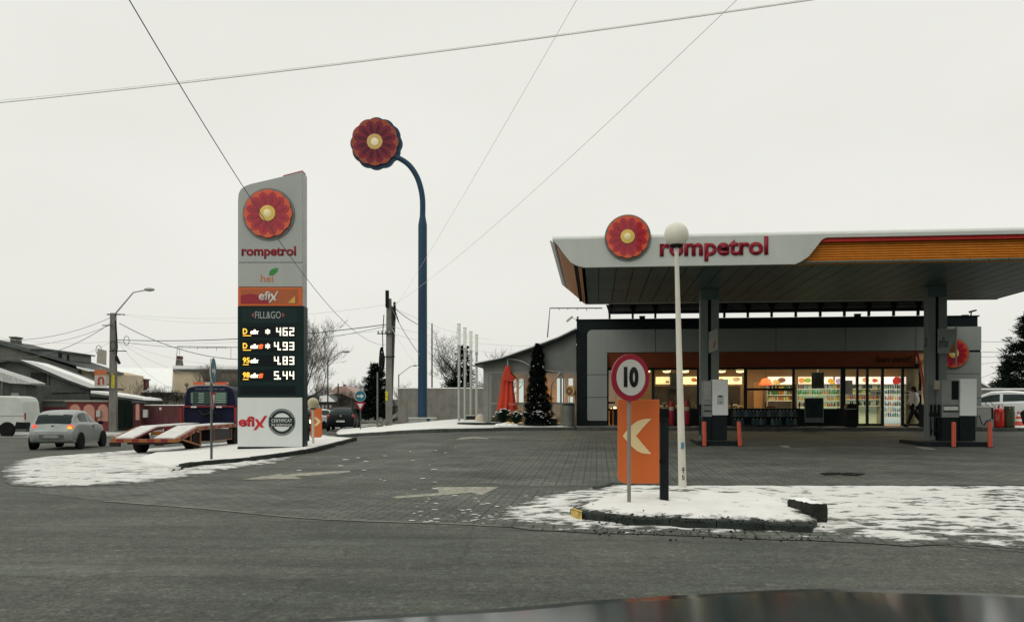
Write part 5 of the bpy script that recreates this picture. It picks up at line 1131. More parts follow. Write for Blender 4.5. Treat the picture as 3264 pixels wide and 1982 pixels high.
# terrace slab
x0 = (1456 - CX) * 38.6 / FPX; x1 = (1600 - CX) * 38.6 / FPX; t = thing('terrace_slab', 'dark terrace edge slab with snow in front of the annex corner', 'slab', (x0, 38.9, gz(x0, 38.9) + .1)); MB().box(0, x1 - x0, 0, 1.2, -.1, .17).build('slab', mat('terrace_dark', (.05, .06, .055), .8), t, bevel=.02); MB().box(.02, x1 - x0 - .02, .06, 1.18, .171, .20).build('snow', SNOWP, t)
def shrub(name, lab, px, py, D, rx, rz, n, m, group=None, spiky=False, snow=True):
    s = D / FPX; x = (px - CX) * s; z = CH + (HY - py) * s; t = thing(name, lab, 'shrub', (x, D, z), 0, group); mb = MB(); sn = MB(); rg = random.Random(px)
    for i in range(n):
        a = rg.uniform(0, 2 * math.pi); e = rg.random() ** .5 * math.pi / 2; d = Vector((math.cos(a) * math.cos(e) * rx, math.sin(a) * math.cos(e) * rx * .7, math.sin(e) * rz))
        if spiky: mb.tube([d * .1, d * .6 + Vector((0, 0, rz * .1)), d * rg.uniform(.8, 1.1)], [.012, .02, .003], 3, False)
        else:
            c = d * rg.uniform(.5, 1.05); q = .05 + rg.random() * .06; M_ = Matrix.Rotation(rg.random() * 6, 3, 'Z') @ Matrix.Rotation(rg.uniform(-1, 1), 3, 'X'); mb.add([c + M_ @ Vector(v) for v in ((-q, 0, 0), (0, -q * .5, 0), (q, 0, 0), (0, q * .5, .02))], [(0, 1, 2, 3)])
        if snow and rg.random() < .13: c = d * 1.0; sn.ball(c, rg.uniform(.015, .045), 6, (1.3, 1, .5))
    mb.build('leaves', m, t)
    if snow: sn.build('snow_clumps', SNOWP, t, smooth=True)
    MB().tube([(0, 0, -.1), (0, 0, rz * .5)], .04, 6).build('stem', mat('bark', (.05, .04, .03), .9), t); return t
LV = mat('dark_evergreen', (.018, .035, .022), .7, var=.5, scale=5)
shrub('spiky_shrub', 'spiky dark shrub with snow under the red parasol', 1606, 1346, 38.0, .52, .6, 260, LV, None, True); shrub('spiky_shrub', 'spiky snow flecked shrub between parasol and cone tree', 1645, 1348, 37.9, .42, .5, 220, LV, None, True)
shrub('leafy_shrub', 'small shrub with snow left of the cone tree planter', 1678, 1336, 38.1, .3, .32, 300, LV); shrub('leafy_shrub', 'round dark shrub in front of the cone tree foot', 1716, 1338, 38.0, .42, .42, 500, LV)
s = 37.9 / FPX; x = (1612 - CX) * s; t = thing('snowy_rocks', 'low heap of snow covered stones under the spiky shrubs', 'rocks', (x, 37.7, gz(x, 37.7) + .12))
mb = MB()
for dx, r in ((-.3, .13), (-.05, .17), (.2, .14), (.42, .1)): mb.ball((dx, 0, .06), r, 10, (1.4, 1, .7))
mb.build('stones', SNOWP, t, smooth=True)

# ================================================================ parasol
D = 38.6; s = D / FPX; xm = (1757 - CX) * s; t = thing('parasol', 'closed red cantilever parasol hanging before the annex', 'parasol', (xm, D, gz(xm, D) + .14)); g = t.location.z
def qx(px): return (px - 1757) * s
def qz(py): return CH + (HY - py) * s - g
MB().tube([(0, 0, 0), (0, 0, qz(1225)), (qx(1786), 0, qz(1186))], .035, 8).build('mast', STEEL, t, smooth=True); MB().tube(spline([(qx(1786), 0, qz(1186)), (qx(1745), 0, qz(1181)), (qx(1700), 0, qz(1170)), (qx(1660), 0, qz(1150)), (qx(1617), 0, qz(1143))], 5), .03, 8).build('arm', STEEL, t, smooth=True); MB().tube([(qx(1786), 0, qz(1188)), (qx(1757), 0, qz(1225)), (qx(1775), 0, qz(1240))], .025, 6).build('strut', STEEL, t)
cxp = qx(1618); MB().tube([(cxp, 0, qz(1143)), (cxp, 0, qz(1166))], .03, 6).build('hanger', STEEL, t)
mb = MB(); n = 96; prof = [(1165, 5, 0), (1172, 8, .1), (1190, 11, .15), (1208, 16, .25), (1210, 15, .3), (1240, 18, .2), (1270, 22, .22), (1300, 26, .22), (1307, 26, .22)]
for y, w, k in prof:
    for j in range(n):
        a = 2 * math.pi * j / n; r = w * s * (1 + k * math.cos(8 * a + y * .01)); mb.v.append((cxp + r * math.cos(a) + (y - 1165) * -.02 * s, r * .8 * math.sin(a), qz(y)))
for i in range(len(prof) - 1):
    for j in range(n): a0 = i * n + j; a1 = i * n + (j + 1) % n; mb.f.append((a0, a1, a1 + n, a0 + n))
mb.f.append(tuple(range(n)))
RCAN = mat('red_parasol_cloth', (.50, .05, .025), .8, var=.12, bump=.2); mb.build('folded_canopy', RCAN, t, smooth=True)
mb = MB(); mb.add([(qx(1610), -.25, qz(1172)), (qx(1640), -.24, qz(1206)), (qx(1646), -.2, qz(1207)), (qx(1630), -.26, qz(1216)), (qx(1606), -.3, qz(1212))], [(0, 1, 2, 3, 4)]).add([(qx(1615), .1, qz(1170)), (qx(1641), .1, qz(1205)), (qx(1646), -.2, qz(1207))], [(0, 1, 2)]); mb.build('top_flap', RCAN, t)
text('canopy_lettering', 'ben', qx(1622), qx(1646), qz(1292), qz(1281), -.42, mat('pale_red_print', (.5, .2, .15), .7), t, .004, .0)

# ================================================================ signs
def disc(r, y0, y1, x=0, z=0, sx=1, n=40): return MB().prism([(x + r * sx * math.cos(2 * math.pi * i / n), z + r * math.sin(2 * math.pi * i / n)) for i in range(n)], y0, y1)
RB = mat('sign_red', (.27, .012, .03), .35, var=.06); WF = mat('sign_white', (.50, .50, .465), .35, var=.03)
# speed sign
D = 10.75; s = D / FPX; x = (2013 - CX) * s; t = thing('speed_sign', 'round red rimmed speed sign reading 10 in front of the orange arrow board', 'road sign', (x, D, gz(x, D) + .1), R(30)); g = t.location.z; zc = CH + (HY - 1203) * s - g; r = 75 * s
MB().tube([(0, .05, -.1), (0, .05, zc + .1)], .024, 14).build('post', mat('grey_post', (.22, .21, .19), .5, var=.25, stretch=(1, 1, .3)), t, smooth=True)
sx_ = 1.0
disc(r, 0, .02, -.01, zc, sx_, 64).build('rim', RB, t, bevel=.003); disc(r * .765, -.004, -.0004, -.01, zc, sx_, 64).build('face', WF, t); disc(r * .985, .021, .03, -.01, zc, sx_).build('back_plate', STEEL, t)
text('numerals', '10', -.01 - .114, -.01 + .114, zc - .121, zc + .134, -.006, BLK, t, .003, .055); MB().box(-.05, .05, .02, .08, zc - .15, zc - .11).box(-.05, .05, .02, .08, zc + .05, zc + .09).build('clamp', STEEL, t)
# orange arrow board (near and far one)
def arrowboard(px0, px1, py0, py1, D, pxp, wp, pyp, arrow, lab, mirror, dz):
    s = D / FPX; x = ((px0 + px1) / 2 - CX) * s; g = gz(x, D) + dz; t = thing('arrow_board', lab, 'sign', (x, D, g), 0, 'orange arrow boards at the station drives'); hw = (px1 - px0) / 2 * s; z = lambda y: CH + (HY - y) * s - g; X = lambda q: (q - (px0 + px1) / 2) * s
    OG = mat('arrow_board_orange', (.56, .13, .035), .35, var=.1, scale=1)
    MB().prism(rrect(-hw, hw, z(py1), z(py0), .13 * hw * 3, (1, 0, 0, 0) if not mirror else (0, 1, 0, 0)), -.02, .02).build('board', OG, t, bevel=.004)
    MB().prism([(X(a), z(b)) for a, b in arrow], -.026, -.0205).build('arrow', mat('cream_print', (.72, .56, .30), .4, var=.04), t)
    MB().box(X(pxp) - wp * s / 2, X(pxp) + wp * s / 2, .03, .03 + wp * s * .8, -.1, z(pyp)).build('post', mat('dark_post', (.018, .024, .026), .6, var=.3), t, bevel=.004)
    a_, b_ = sorted((X(pxp), hw if not mirror else -hw)); MB().box(a_ - .01, b_ + .01, .021, .029 + .02, z(py0 + (py1 - py0) * .76), z(py0 + (py1 - py0) * .71)).build('bracket', BLK, t); MB().box(a_ - .01, b_ + .01, .021, .029 + .02, z(py0 + (py1 - py0) * .26), z(py0 + (py1 - py0) * .21)).build('bracket', BLK, t)
    return t
ar = [(335, 722), (352, 695), (380, 662), (415, 628), (450, 603), (485, 590), (520, 584), (562, 583), (500, 648), (440, 720), (500, 792), (562, 862), (520, 861), (485, 855), (450, 840), (420, 815), (380, 775), (350, 740)]
arrowboard(1969, 2101, 1273, 1540, 11.2, 2120, 26, 1333, [(1850 + a * .401, 1100 + b * .401) for a, b in ar], 'large orange board with cream arrow pointing left behind the speed sign', False, .08)
ar2 = [(1023 - (x_ - 1985) * .26, 1343 + (y_ - 1389) * .26) for x_, y_ in [(1850 + a * .401, 1100 + b * .401) for a, b in ar]]
arrowboard(991, 1026, 1300, 1394, 31, 979, 10, 1322, ar2, 'small orange board with arrow pointing right beyond the price totem', True, .1)
# globe lamps
def globe(px, D, rz_, pyc, wt, wb, lab, dz, xt=0):
    s = D / FPX; x = (px - CX) * s; g = gz(x, D) + dz; t = thing('globe_lamp', lab, 'lamp', (x, D, g), 0, 'white posts with globe lamps'); zc = CH + (HY - pyc) * s - g; r = rz_ * s; dx = xt * s
    MB().tube([(0, 0, -.12), (dx, 0, zc - r * .98)], [wb * s / 2, wt * s / 2], 18).build('post', mat('cream_white_paint', (.60, .58, .50), .45, var=.1, scale=3, stretch=(1, 1, .3)), t, smooth=True)
    MB().lathe([(wt * s * .7, -r * 1.08), (r * .55, -r * .98), (r * .58, -r * .84), (r * .3, -r * .84)], 20, (dx, 0, zc)).build('lamp_holder', BLK, t, smooth=True)
    MB().ball((dx, 0, zc), r, 32).build('globe', mat('opal_globe' + lab[:3], (.66, .64, .54) if D < 20 else (.52, .47, .3), .25, var=.04), t, smooth=True); return t, zc, g
t, zc, g = globe(2176, 14.6, 39, 748, 13, 26, 'tall white lamp post with globe right of the orange arrow board', .06, -20)
s = 14.6 / FPX
def gl(y): return CH + (HY - y) * s - g
MB().box(-.030 - .012, .012, -.078, -.066, gl(1428), gl(1409)).build('blue_sticker', mat('blue_sticker', (.08, .2, .3), .5), t)
gm = mat('graffiti_black', (.03, .035, .03), .7); text('graffiti', '5', -.03, .02, gl(1527), gl(1513), -.074, gm, t, .003, .0); MB().box(-.006, .002, -.078, -.072, gl(1508), gl(1487)).box(-.032, .026, -.078, -.072, gl(1497), gl(1495)).box(-.026, .02, -.078, -.072, gl(1491), gl(1489.5)).build('graffiti', gm, t)
globe(998, 28.6, 18, 1285, 7, 8, 'short white post with yellowish globe beside the price totem', .12)
# edge-on blue arrow sign with yield sign below
def pairsign(px, D, pyd, rd, pyt, rt, pyb, rot, lab1, lab2, lab3):
    s = D / FPX; x = (px - CX) * s; g = gz(x, D) + .1; zc = CH + (HY - pyd) * s - g; r = rd * s
    t = thing('sign_post', lab1, 'post', (x, D, g), rot); MB().tube([(0, 0, -.1), (0, 0, zc + r * .9)], .03, 10).build('post', mat('dark_grey_post', (.07, .085, .08), .5, var=.2), t, smooth=True)
    t = thing('arrow_sign', lab2, 'road sign', (x, D, g + zc), rot); disc(r, -.05, -.035).build('rim', WF, t); disc(r * .95, -.054, -.0505).build('face', mat('traffic_blue', (.012, .12, .17), .4), t)
    MB().prism([(-.62 * r, -.14 * r), (.1 * r, -.14 * r), (.1 * r, -.42 * r), (.66 * r, 0), (.1 * r, .42 * r), (.1 * r, .14 * r), (-.62 * r, .14 * r)], -.058, -.0545).build('arrow', WF, t); disc(r * .97, -.034, -.02).build('back_plate', STEEL, t)
    zt_ = CH + (HY - pyt) * s; q = rt * s; t = thing('yield_sign', lab3, 'road sign', (x, D, zt_), rot); MB().prism([(-q, .55 * q), (q, .55 * q), (0, -1.15 * q)], -.05, -.035).build('rim', RB, t); MB().prism([(-.55 * q, .3 * q), (.55 * q, .3 * q), (0, -.65 * q)], -.054, -.0505).build('face', WF, t); MB().prism([(-.97 * q, .53 * q), (.97 * q, .53 * q), (0, -1.12 * q)], -.034, -.02).build('back_plate', STEEL, t)
pairsign(1149, 46.5, 1262, 17.5, 1291, 17, 1375, 0, 'grey post of the blue arrow sign beside the dark hatchback', 'blue disc with white arrow pointing right beside the dark hatchback', 'red and white yield triangle below the blue disc by the dark hatchback')
pairsign(674, 20.9, 1182, 42, 1268, 34, 1467, R(97), 'slim dark post in the snow before the tow truck', 'blue disc turned almost edge on above the tow truck cab', 'yield triangle seen almost edge on before the tow truck cab')
# boundary block at the snow mound
p = Vector((3.57, 10.02, 0)); t = thing('stone_block', 'rough dark concrete block with snowy top at the right end of the snow mound', 'block', (p.x, p.y, p.z), R(8)); rg = random.Random(4)
mb = MB(); hx, hy, hh = .10, .30, .245; N1, N2, N3 = 4, 12, 6
def blkpt(a, b, c):
    v = Vector(((a - .5) * 2 * hx, b * 2 * hy, c * hh)); v.z -= .03 if b == 1 and c == 1 else 0; return v + Vector((noise.noise(v * 14), noise.noise(v * 14 + Vector((5, 0, 0))), noise.noise(v * 14 + Vector((0, 5, 0))))) * .016
faces = {}
def grid(fn, n, m_):
    k = len(mb.v); mb.v += [tuple(fn(i / n, j / m_)) for j in range(m_ + 1) for i in range(n + 1)]; mb.f += [(k + j * (n + 1) + i, k + j * (n + 1) + i + 1, k + (j + 1) * (n + 1) + i + 1, k + (j + 1) * (n + 1) + i) for j in range(m_) for i in range(n)]
grid(lambda a, b: blkpt(a, b, 1), N1, N2); grid(lambda a, b: blkpt(a, 0, b), N1, N3); grid(lambda a, b: blkpt(a, 1, b), N1, N3); grid(lambda a, b: blkpt(0, a, b), N2, N3); grid(lambda a, b: blkpt(1, a, b), N2, N3)
mb.build('block', mat('rough_dark_concrete', (.055, .058, .048), .95, var=.4, scale=8, bump=1.0, bscale=40), t, smooth=True)
sn = MB(); grid_v = []
mb = MB(); n, m_ = 6, 18
for j in range(m_ + 1):
    for i in range(n + 1):
        a, b = i / n, j / m_; e = min(a, 1 - a, b * 4, (1 - b) * 4) * 2; v = blkpt(.06 + a * .88, .1 + b * .88, 1); v.z += .002 + .03 * min(1, e) * (noise.noise(v * 9) * .5 + .8); mb.v.append(tuple(v))
mb.f = [(j * (n + 1) + i, j * (n + 1) + i + 1, (j + 1) * (n + 1) + i + 1, (j + 1) * (n + 1) + i) for j in range(m_) for i in range(n)]; mb.build('snow_cap', SNOWP, t, smooth=True)
t = thing('stone', 'small reddish stone lying on the snow behind the mound', 'stone', GP(2202, 1596, .1)); MB().ball((0, 0, .02), .05, 8, (1, .8, .7)).build('stone', mat('reddish_stone', (.35, .22, .16), .8, bump=.6), t)

# ================================================================ wires
WM = mat('wire_black', (.14, .145, .14), .6); WM2 = mat('wire_grey', (.66, .67, .62), .6); WM3 = mat('wire_thin_grey', (.80, .80, .75), .6)
def wire(a, b, sag, r, lab, m=WM, n=14):
    a, b = Vector(a), Vector(b); pts = []
    for i in range(n + 1): t_ = i / n; q = a.lerp(b, t_); q.z -= sag * 4 * t_ * (1 - t_); pts.append(q)
    o_ = MB().tube(pts, r * .72, 5, False).build('overhead_wire', m, None, smooth=True); tag(o_, lab, 'wire', 'overhead wires'); return o_
def W(px, py, D): return P(px, py, D)
wire(W(-60, 334, 22), W(2700, -16, 17.5), .12, .017, 'thick pale cable crossing the whole sky from left edge to top', WM2); wire(W(-60, 327, 22), W(2700, -20, 17.5), .13, .008, 'thinner cable running just above the thick pale cable', WM3)
wire(W(400, -20, 12), W(1228, 1099, 47), 1.24, .012, 'dark cable slanting down from top left across the totem emblem', WM, 40)
wire(W(1850, -20, 14), W(1262, 975, 46.7), .12, .006, 'faint wire slanting from top centre to the utility pole', WM3, 30)
wire(W(2370, -20, 14), W(1250, 975, 46.7), .35, .0075, 'grey wire slanting from top right of centre to the utility pole', WM2, 30)
wn_ = 0
for a, b, sg, r, lab in (((1228, 972, 47), (380, 1000, 56), .5, .012, 'faint top wire between the two concrete poles'),
    ((1230, 1034, 47), (372, 1083, 56), .35, .035, 'thick bundled cable between the two concrete poles'), ((1230, 1040, 47), (372, 1088, 56), .75, .02, 'slack cable under the thick bundle between the poles'), ((1230, 1052, 47), (372, 1092, 56), .3, .014, 'lowest thin cable between the two concrete poles'),
    ((1250, 976, 47), (1345, 1040, 60), .1, .03, 'short dark cable from the utility pole behind the blue mast'), ((1250, 985, 47), (1338, 1130, 40), .15, .022, 'dark stay cable falling right from the utility pole top'), ((1248, 1040, 47), (1800, 1095, 56), .5, .014, 'wire running right behind the light columns, upper'), ((1248, 1062, 47), (1800, 1112, 56), .6, .012, 'wire running right behind the light columns, lower'),
    ((1248, 1045, 47), (1335, 1172, 42), .1, .014, 'thin stay wire falling to the foot of the blue mast'), ((1250, 978, 47), (1560, 1082, 62), .3, .015, 'wire from the pole top passing behind the light columns'),
    ((352, 1012, 56), (-40, 1082, 50), .5, .02, 'upper wire from the street pole to the left edge'), ((352, 1030, 56), (-40, 1140, 52), .8, .025, 'middle cable from the street pole to the left edge'), ((352, 1035, 56), (80, 1100, 62), .3, .018, 'cable from the street pole to the chimney roof'), ((350, 1088, 56), (-40, 1068, 60), .3, .014, 'nearly level wire from the street pole leaving left'), ((350, 1090, 56), (240, 1130, 70), .2, .014, 'short wire from the street pole to the dormer'),
    ((380, 1030, 56), (757, 1145, 60), .5, .032, 'dark cable from the street pole down behind the totem'), ((378, 1090, 56), (600, 1190, 75), .3, .015, 'wire from the street pole to the snowy roof'), ((378, 1090, 56), (757, 1165, 70), .4, .014, 'wire from the street pole sagging behind the totem'), ((378, 1092, 56), (560, 1240, 66), .5, .013, 'low thin wire from the street pole towards the bushes'), ((380, 1002, 56), (757, 1028, 50), .2, .012, 'high thin wire from the street pole to the totem edge'),
    ((3100, 1088, 60), (3400, 1088, 60), .05, .02, 'level wire right of the shop, topmost'), ((3100, 1120, 60), (3400, 1122, 60), .05, .024, 'level wire right of the shop, second'), ((3100, 1137, 60), (3400, 1132, 60), .05, .018, 'level wire right of the shop, third'), ((3100, 1163, 60), (3400, 1120, 60), .05, .018, 'rising wire right of the shop, fourth'), ((3100, 1215, 60), (3250, 1150, 60), .05, .018, 'steeply rising wire right of the shop')):
    wire(W(*a), W(*b), sg, r, lab, WM if r > .016 else WM2)
def frame_ant(pts, lab, drops, D):
    t = thing('roof_antenna', lab, 'antenna', W(*pts[0], D)); o0 = t.location.copy(); MB().tube([W(*p_, D) - o0 for p_ in pts], .03, 6).build('frame', mat('antenna_grey', (.1, .1, .09), .6), t)
    mb = MB()
    for px, py0, py1 in drops: mb.tube([W(px, py0, D) - o0, W(px, py1, D) - o0], .018, 5)
    mb.build('hanging_wires', mat('antenna_grey', (.1, .1, .09), .6), t)
frame_ant([(1745, 1075), (1753, 982), (1920, 982)], 'thin square wire antenna on the annex roof', [(1782, 982, 988), (1810, 982, 987), (1840, 982, 988), (1870, 982, 990), (1900, 982, 986)], 41)
frame_ant([(560, 1165), (566, 1103), (640, 1105), (757, 1107)], 'dark wire antenna with hanging drops on the cream house roof', [(580, 1103, 1112), (605, 1104, 1110), (630, 1105, 1115), (660, 1105, 1112), (690, 1106, 1118), (736, 1107, 1145), (720, 1107, 1113), (572, 1103, 1130)], 80)
# ================================================================ houses along the left street
DW = mat('dark_rough_plaster', (.115, .12, .102), .95, var=.4, scale=1.2, bump=.5); GW = mat('green_grey_wall', (.09, .10, .088), .9, var=.4, scale=.8); CW = mat('cream_house_wall', (.50, .42, .30), .9, var=.15, scale=.6); RD = mat('dark_roofing', (.08, .09, .085), .8, var=.3); BR = mat('brick_chimney', (.10, .035, .03), .9, var=.4, scale=6)
def house(name, lab, cat, D): t = thing(name, lab, cat, (0, D, 0)); return t, D
def pp(t, D, name, pts, m, y0=0, y1=.3):
    s = D / FPX; return MB().prism([((x - CX) * s, CH + (HY - y) * s) for x, y in pts], y0, y1).build(name, m, t)
def recenter(t):                                          # move the empty to the foot of its house
    ch = t.children; xs = [v.co.x for c in ch for v in c.data.vertices]; cx_ = (min(xs) + max(xs)) / 2
    for c in ch:
        for v in c.data.vertices: v.co.x -= cx_
    t.location.x += cx_
t, D = house('gabled_house', 'big dark rough walled house with long snow edged lower roof', 'house', 64)
pp(t, D, 'wall', [(-140, 1385), (250, 1385), (250, 1178), (4, 1096), (-140, 1150)], DW, 0, 6); pp(t, D, 'roof', [(-140, 1140), (4, 1085), (60, 1100), (200, 1142), (318, 1182), (318, 1188), (200, 1152), (4, 1097), (-140, 1152)], RD, -.3, 4)
pp(t, D, 'roof_snow', [(252, 1168), (312, 1180), (318, 1184), (290, 1184), (256, 1174)], SNOWP, -.45, 4); pp(t, D, 'chimney', [(20, 1094), (38, 1096), (38, 1073), (20, 1073)], DW, .5, 1.3); pp(t, D, 'chimney_cap', [(18, 1075), (40, 1075), (40, 1071), (18, 1071)], RD, .4, 1.4)
pp(t, D, 'side_wall', [(250, 1300), (311, 1300), (311, 1186), (250, 1172)], CW, .4, 8); pp(t, D, 'side_window', [(291, 1215), (296, 1215), (296, 1190), (291, 1190)], BLK, .36, .41)
pp(t, D, 'upper_pane', [(100, 1250), (150, 1250), (150, 1190), (100, 1170)], GW, -.02, .05)
t2 = t; pp(t, D, 'dormer', [(103, 1118), (112, 1111), (228, 1124), (228, 1150), (200, 1150)], mat('slate_panels', (.10, .115, .105), .6, var=.3), -.25, 3); pp(t, D, 'dormer_roof', [(100, 1112), (160, 1112), (238, 1124), (236, 1128), (160, 1116), (104, 1115)], RD, -.4, 3.2)
pp(t, D, 'dormer_window', [(192, 1146), (203, 1149), (203, 1127), (192, 1125)], BLK, -.28, -.2); pp(t, D, 'dormer_window', [(219, 1150), (226, 1152), (226, 1131), (219, 1130)], BLK, -.28, -.2)
recenter(t)
t, D = house('gabled_house', 'dark barn in front of the big house with a bright snowy roof slope', 'house', 60)
pp(t, D, 'wall', [(-100, 1385), (285, 1385), (285, 1222), (110, 1158), (60, 1150), (10, 1155), (-100, 1190)], GW, 0, 3)
pp(t, D, 'roof', [(-100, 1188), (10, 1150), (40, 1146), (80, 1149), (130, 1163), (250, 1214), (300, 1232), (350, 1236), (350, 1242), (290, 1240), (180, 1200), (80, 1156), (40, 1152), (10, 1157), (-100, 1195)], RD, -.5, 2.2)
pp(t, D, 'roof_snow', [(80, 1148), (130, 1157), (240, 1197), (312, 1226), (350, 1231), (350, 1236), (300, 1236), (230, 1211), (130, 1168)], SNOWP, -.62, .9); pp(t, D, 'gate_beam', [(84, 1250), (272, 1247), (272, 1250), (84, 1254)], RD, -.1, 0); pp(t, D, 'door', [(100, 1376), (150, 1376), (150, 1190), (100, 1186)], mat('faded_boards', (.05, .052, .046), .9, var=.3), -.06, 0); pp(t, D, 'wall_post', [(152, 1300), (158, 1300), (158, 1192), (152, 1192)], DW, -.1, 0)
recenter(t)
t, D = house('shed', 'small shed with corrugated snowy roof at the left edge behind the van', 'shed', 55)
pp(t, D, 'roof', [(-90, 1150), (-10, 1178), (60, 1200), (115, 1221), (112, 1225), (50, 1222), (-10, 1208), (-90, 1190)], mat('thin_snow_sheet', (.42, .43, .41), .8, var=.4, scale=4, stretch=(5, 1, 1)), -.6, 1.2); pp(t, D, 'wall', [(-90, 1385), (84, 1385), (84, 1226), (-10, 1216), (-90, 1200)], GW, 0, 3); pp(t, D, 'post', [(18, 1375), (23, 1375), (23, 1212), (18, 1212)], DW, -.5, -.3); pp(t, D, 'pale_door', [(38, 1270), (70, 1270), (64, 1252), (42, 1252)], mat('pale_board3', (.25, .25, .22), .8), -.2, -.15); recenter(t)
t, D = house('low_house', 'low house with an all snowy roof and brick chimney left of the tow truck', 'house', 72)
pp(t, D, 'wall', [(366, 1300), (554, 1300), (554, 1249), (366, 1246)], mat('beige_dark_wall', (.17, .155, .125), .9, var=.2), 0, 6); s = 72 / FPX; s2 = 77 / FPX; s3 = 78 / FPX
MB().add([((340 - CX) * s, -.4, CH + (HY - 1250) * s), ((553 - CX) * s, -.4, CH + (HY - 1250) * s), ((551 - CX) * s2, 5, CH + (HY - 1172) * s2), ((340 - CX) * s2, 5, CH + (HY - 1172) * s2), ((340 - CX) * s3, 6, CH + (HY - 1253) * s3), ((553 - CX) * s3, 6, CH + (HY - 1253) * s3)], [(0, 1, 2, 3), (4, 3, 2, 5), (0, 3, 4), (1, 5, 2), (0, 4, 5, 1)]).build('snowy_roof', SNOWP, t)
pp(t, D, 'eaves', [(364, 1251), (555, 1252), (555, 1255), (364, 1254)], RD, -.45, .1); pp(t, D, 'chimney', [(450, 1241), (466, 1241), (464, 1228), (464, 1210), (452, 1210), (453, 1228)], BR, .0, .7); pp(t, D, 'chimney_cap', [(450, 1211), (467, 1211), (467, 1207), (450, 1207)], RD, -.1, .8); recenter(t)
t, D = house('cream_house', 'tall cream walled house with snow on its flat roof behind the tow truck', 'house', 80)
pp(t, D, 'wall', [(552, 1330), (860, 1330), (860, 1180), (552, 1180)], CW, 0, 7); pp(t, D, 'grey_upper_wall', [(665, 1262), (760, 1262), (760, 1186), (640, 1184)], mat('grey_brown_wall', (.16, .14, .11), .9, var=.25), -.05, 0); pp(t, D, 'flat_roof', [(548, 1183), (862, 1184), (862, 1177), (548, 1176)], RD, -.3, 7.2); pp(t, D, 'roof_snow', [(549, 1176), (862, 1177), (862, 1169), (552, 1165)], SNOWP, -.2, 7); pp(t, D, 'chimney', [(553, 1166), (570, 1166), (566, 1142), (557, 1142)], mat('grey_brick', (.11, .1, .09), .9, var=.3), .5, 1.2); pp(t, D, 'chimney_top', [(556, 1142), (568, 1142), (567, 1133), (557, 1133)], BR, .45, 1.25); recenter(t)
t, D = house('outbuilding', 'dark lean to with snow on its sloping eaves right of the street pole', 'shed', 58)
pp(t, D, 'wall', [(306, 1376), (462, 1376), (462, 1278), (306, 1256)], GW, 0, 3); pp(t, D, 'roof', [(300, 1252), (470, 1276), (468, 1281), (300, 1262)], RD, -.5, 3); pp(t, D, 'roof_snow', [(302, 1245), (466, 1268), (470, 1275), (302, 1253)], SNOWP, -.55, 2.5); recenter(t)
# far houses in the middle
t, D = house('bungalow', 'small far house with a snowy hipped roof beyond the totem', 'house', 78)
pp(t, D, 'wall', [(978, 1330), (1072, 1330), (1072, 1282), (978, 1280)], mat('brown_far_wall', (.08, .06, .045), .9), 0, 5); pp(t, D, 'roof', [(975, 1282), (1078, 1283), (1045, 1258), (1010, 1255), (980, 1262)], RD, -.3, 5); pp(t, D, 'roof_snow', [(1020, 1280), (1074, 1280), (1046, 1259), (1022, 1262)], SNOWP, -.4, 4)
for k in range(4): pp(t, D, 'window', [(1014 + 12 * k, 1300), (1021 + 12 * k, 1300), (1021 + 12 * k, 1290), (1014 + 12 * k, 1290)], mat('pale_window', (.35, .37, .34), .3), -.04, 0)
recenter(t)
t, D = house('pink_roofed_house', 'far house with faded pink sloping roof behind the arrow sign', 'house', 84)
pp(t, D, 'wall', [(1020, 1330), (1160, 1330), (1150, 1278), (1090, 1250), (1020, 1262)], mat('far_grey_wall', (.12, .12, .10), .9), 0, 6); pp(t, D, 'roof', [(1050, 1252), (1075, 1232), (1100, 1230), (1145, 1258), (1185, 1286), (1170, 1290), (1095, 1256)], mat('faded_pink_roof', (.38, .27, .23), .9, var=.15), -.4, 6); pp(t, D, 'chimney', [(1094, 1234), (1100, 1234), (1100, 1225), (1094, 1225)], BR, 0, .6); recenter(t)
t, D = house('brown_house', 'low brown far house behind the concrete pole', 'house', 90); pp(t, D, 'wall', [(1150, 1330), (1262, 1330), (1262, 1292), (1150, 1292)], mat('brown_wall2', (.10, .07, .05), .9), 0, 5); pp(t, D, 'roof', [(1145, 1294), (1266, 1294), (1250, 1272), (1165, 1274)], RD, -.3, 5); pp(t, D, 'roof_snow', [(1160, 1290), (1255, 1290), (1248, 1276), (1170, 1277)], SNOWP, -.4, 4); recenter(t)
t, D = house('gabled_house', 'far grey gabled roofs right of the shop behind the wall', 'house', 62); pp(t, D, 'wall', [(3100, 1300), (3330, 1300), (3330, 1238), (3100, 1236)], DW, 0, 5); pp(t, D, 'roof', [(3105, 1212), (3130, 1222), (3144, 1232), (3190, 1216), (3230, 1226), (3300, 1240), (3105, 1240)], RD, -.3, 5); pp(t, D, 'roof_snow', [(3106, 1210), (3131, 1220), (3144, 1230), (3190, 1213), (3190, 1217), (3144, 1234), (3106, 1214)], SNOWP, -.35, 4); recenter(t)
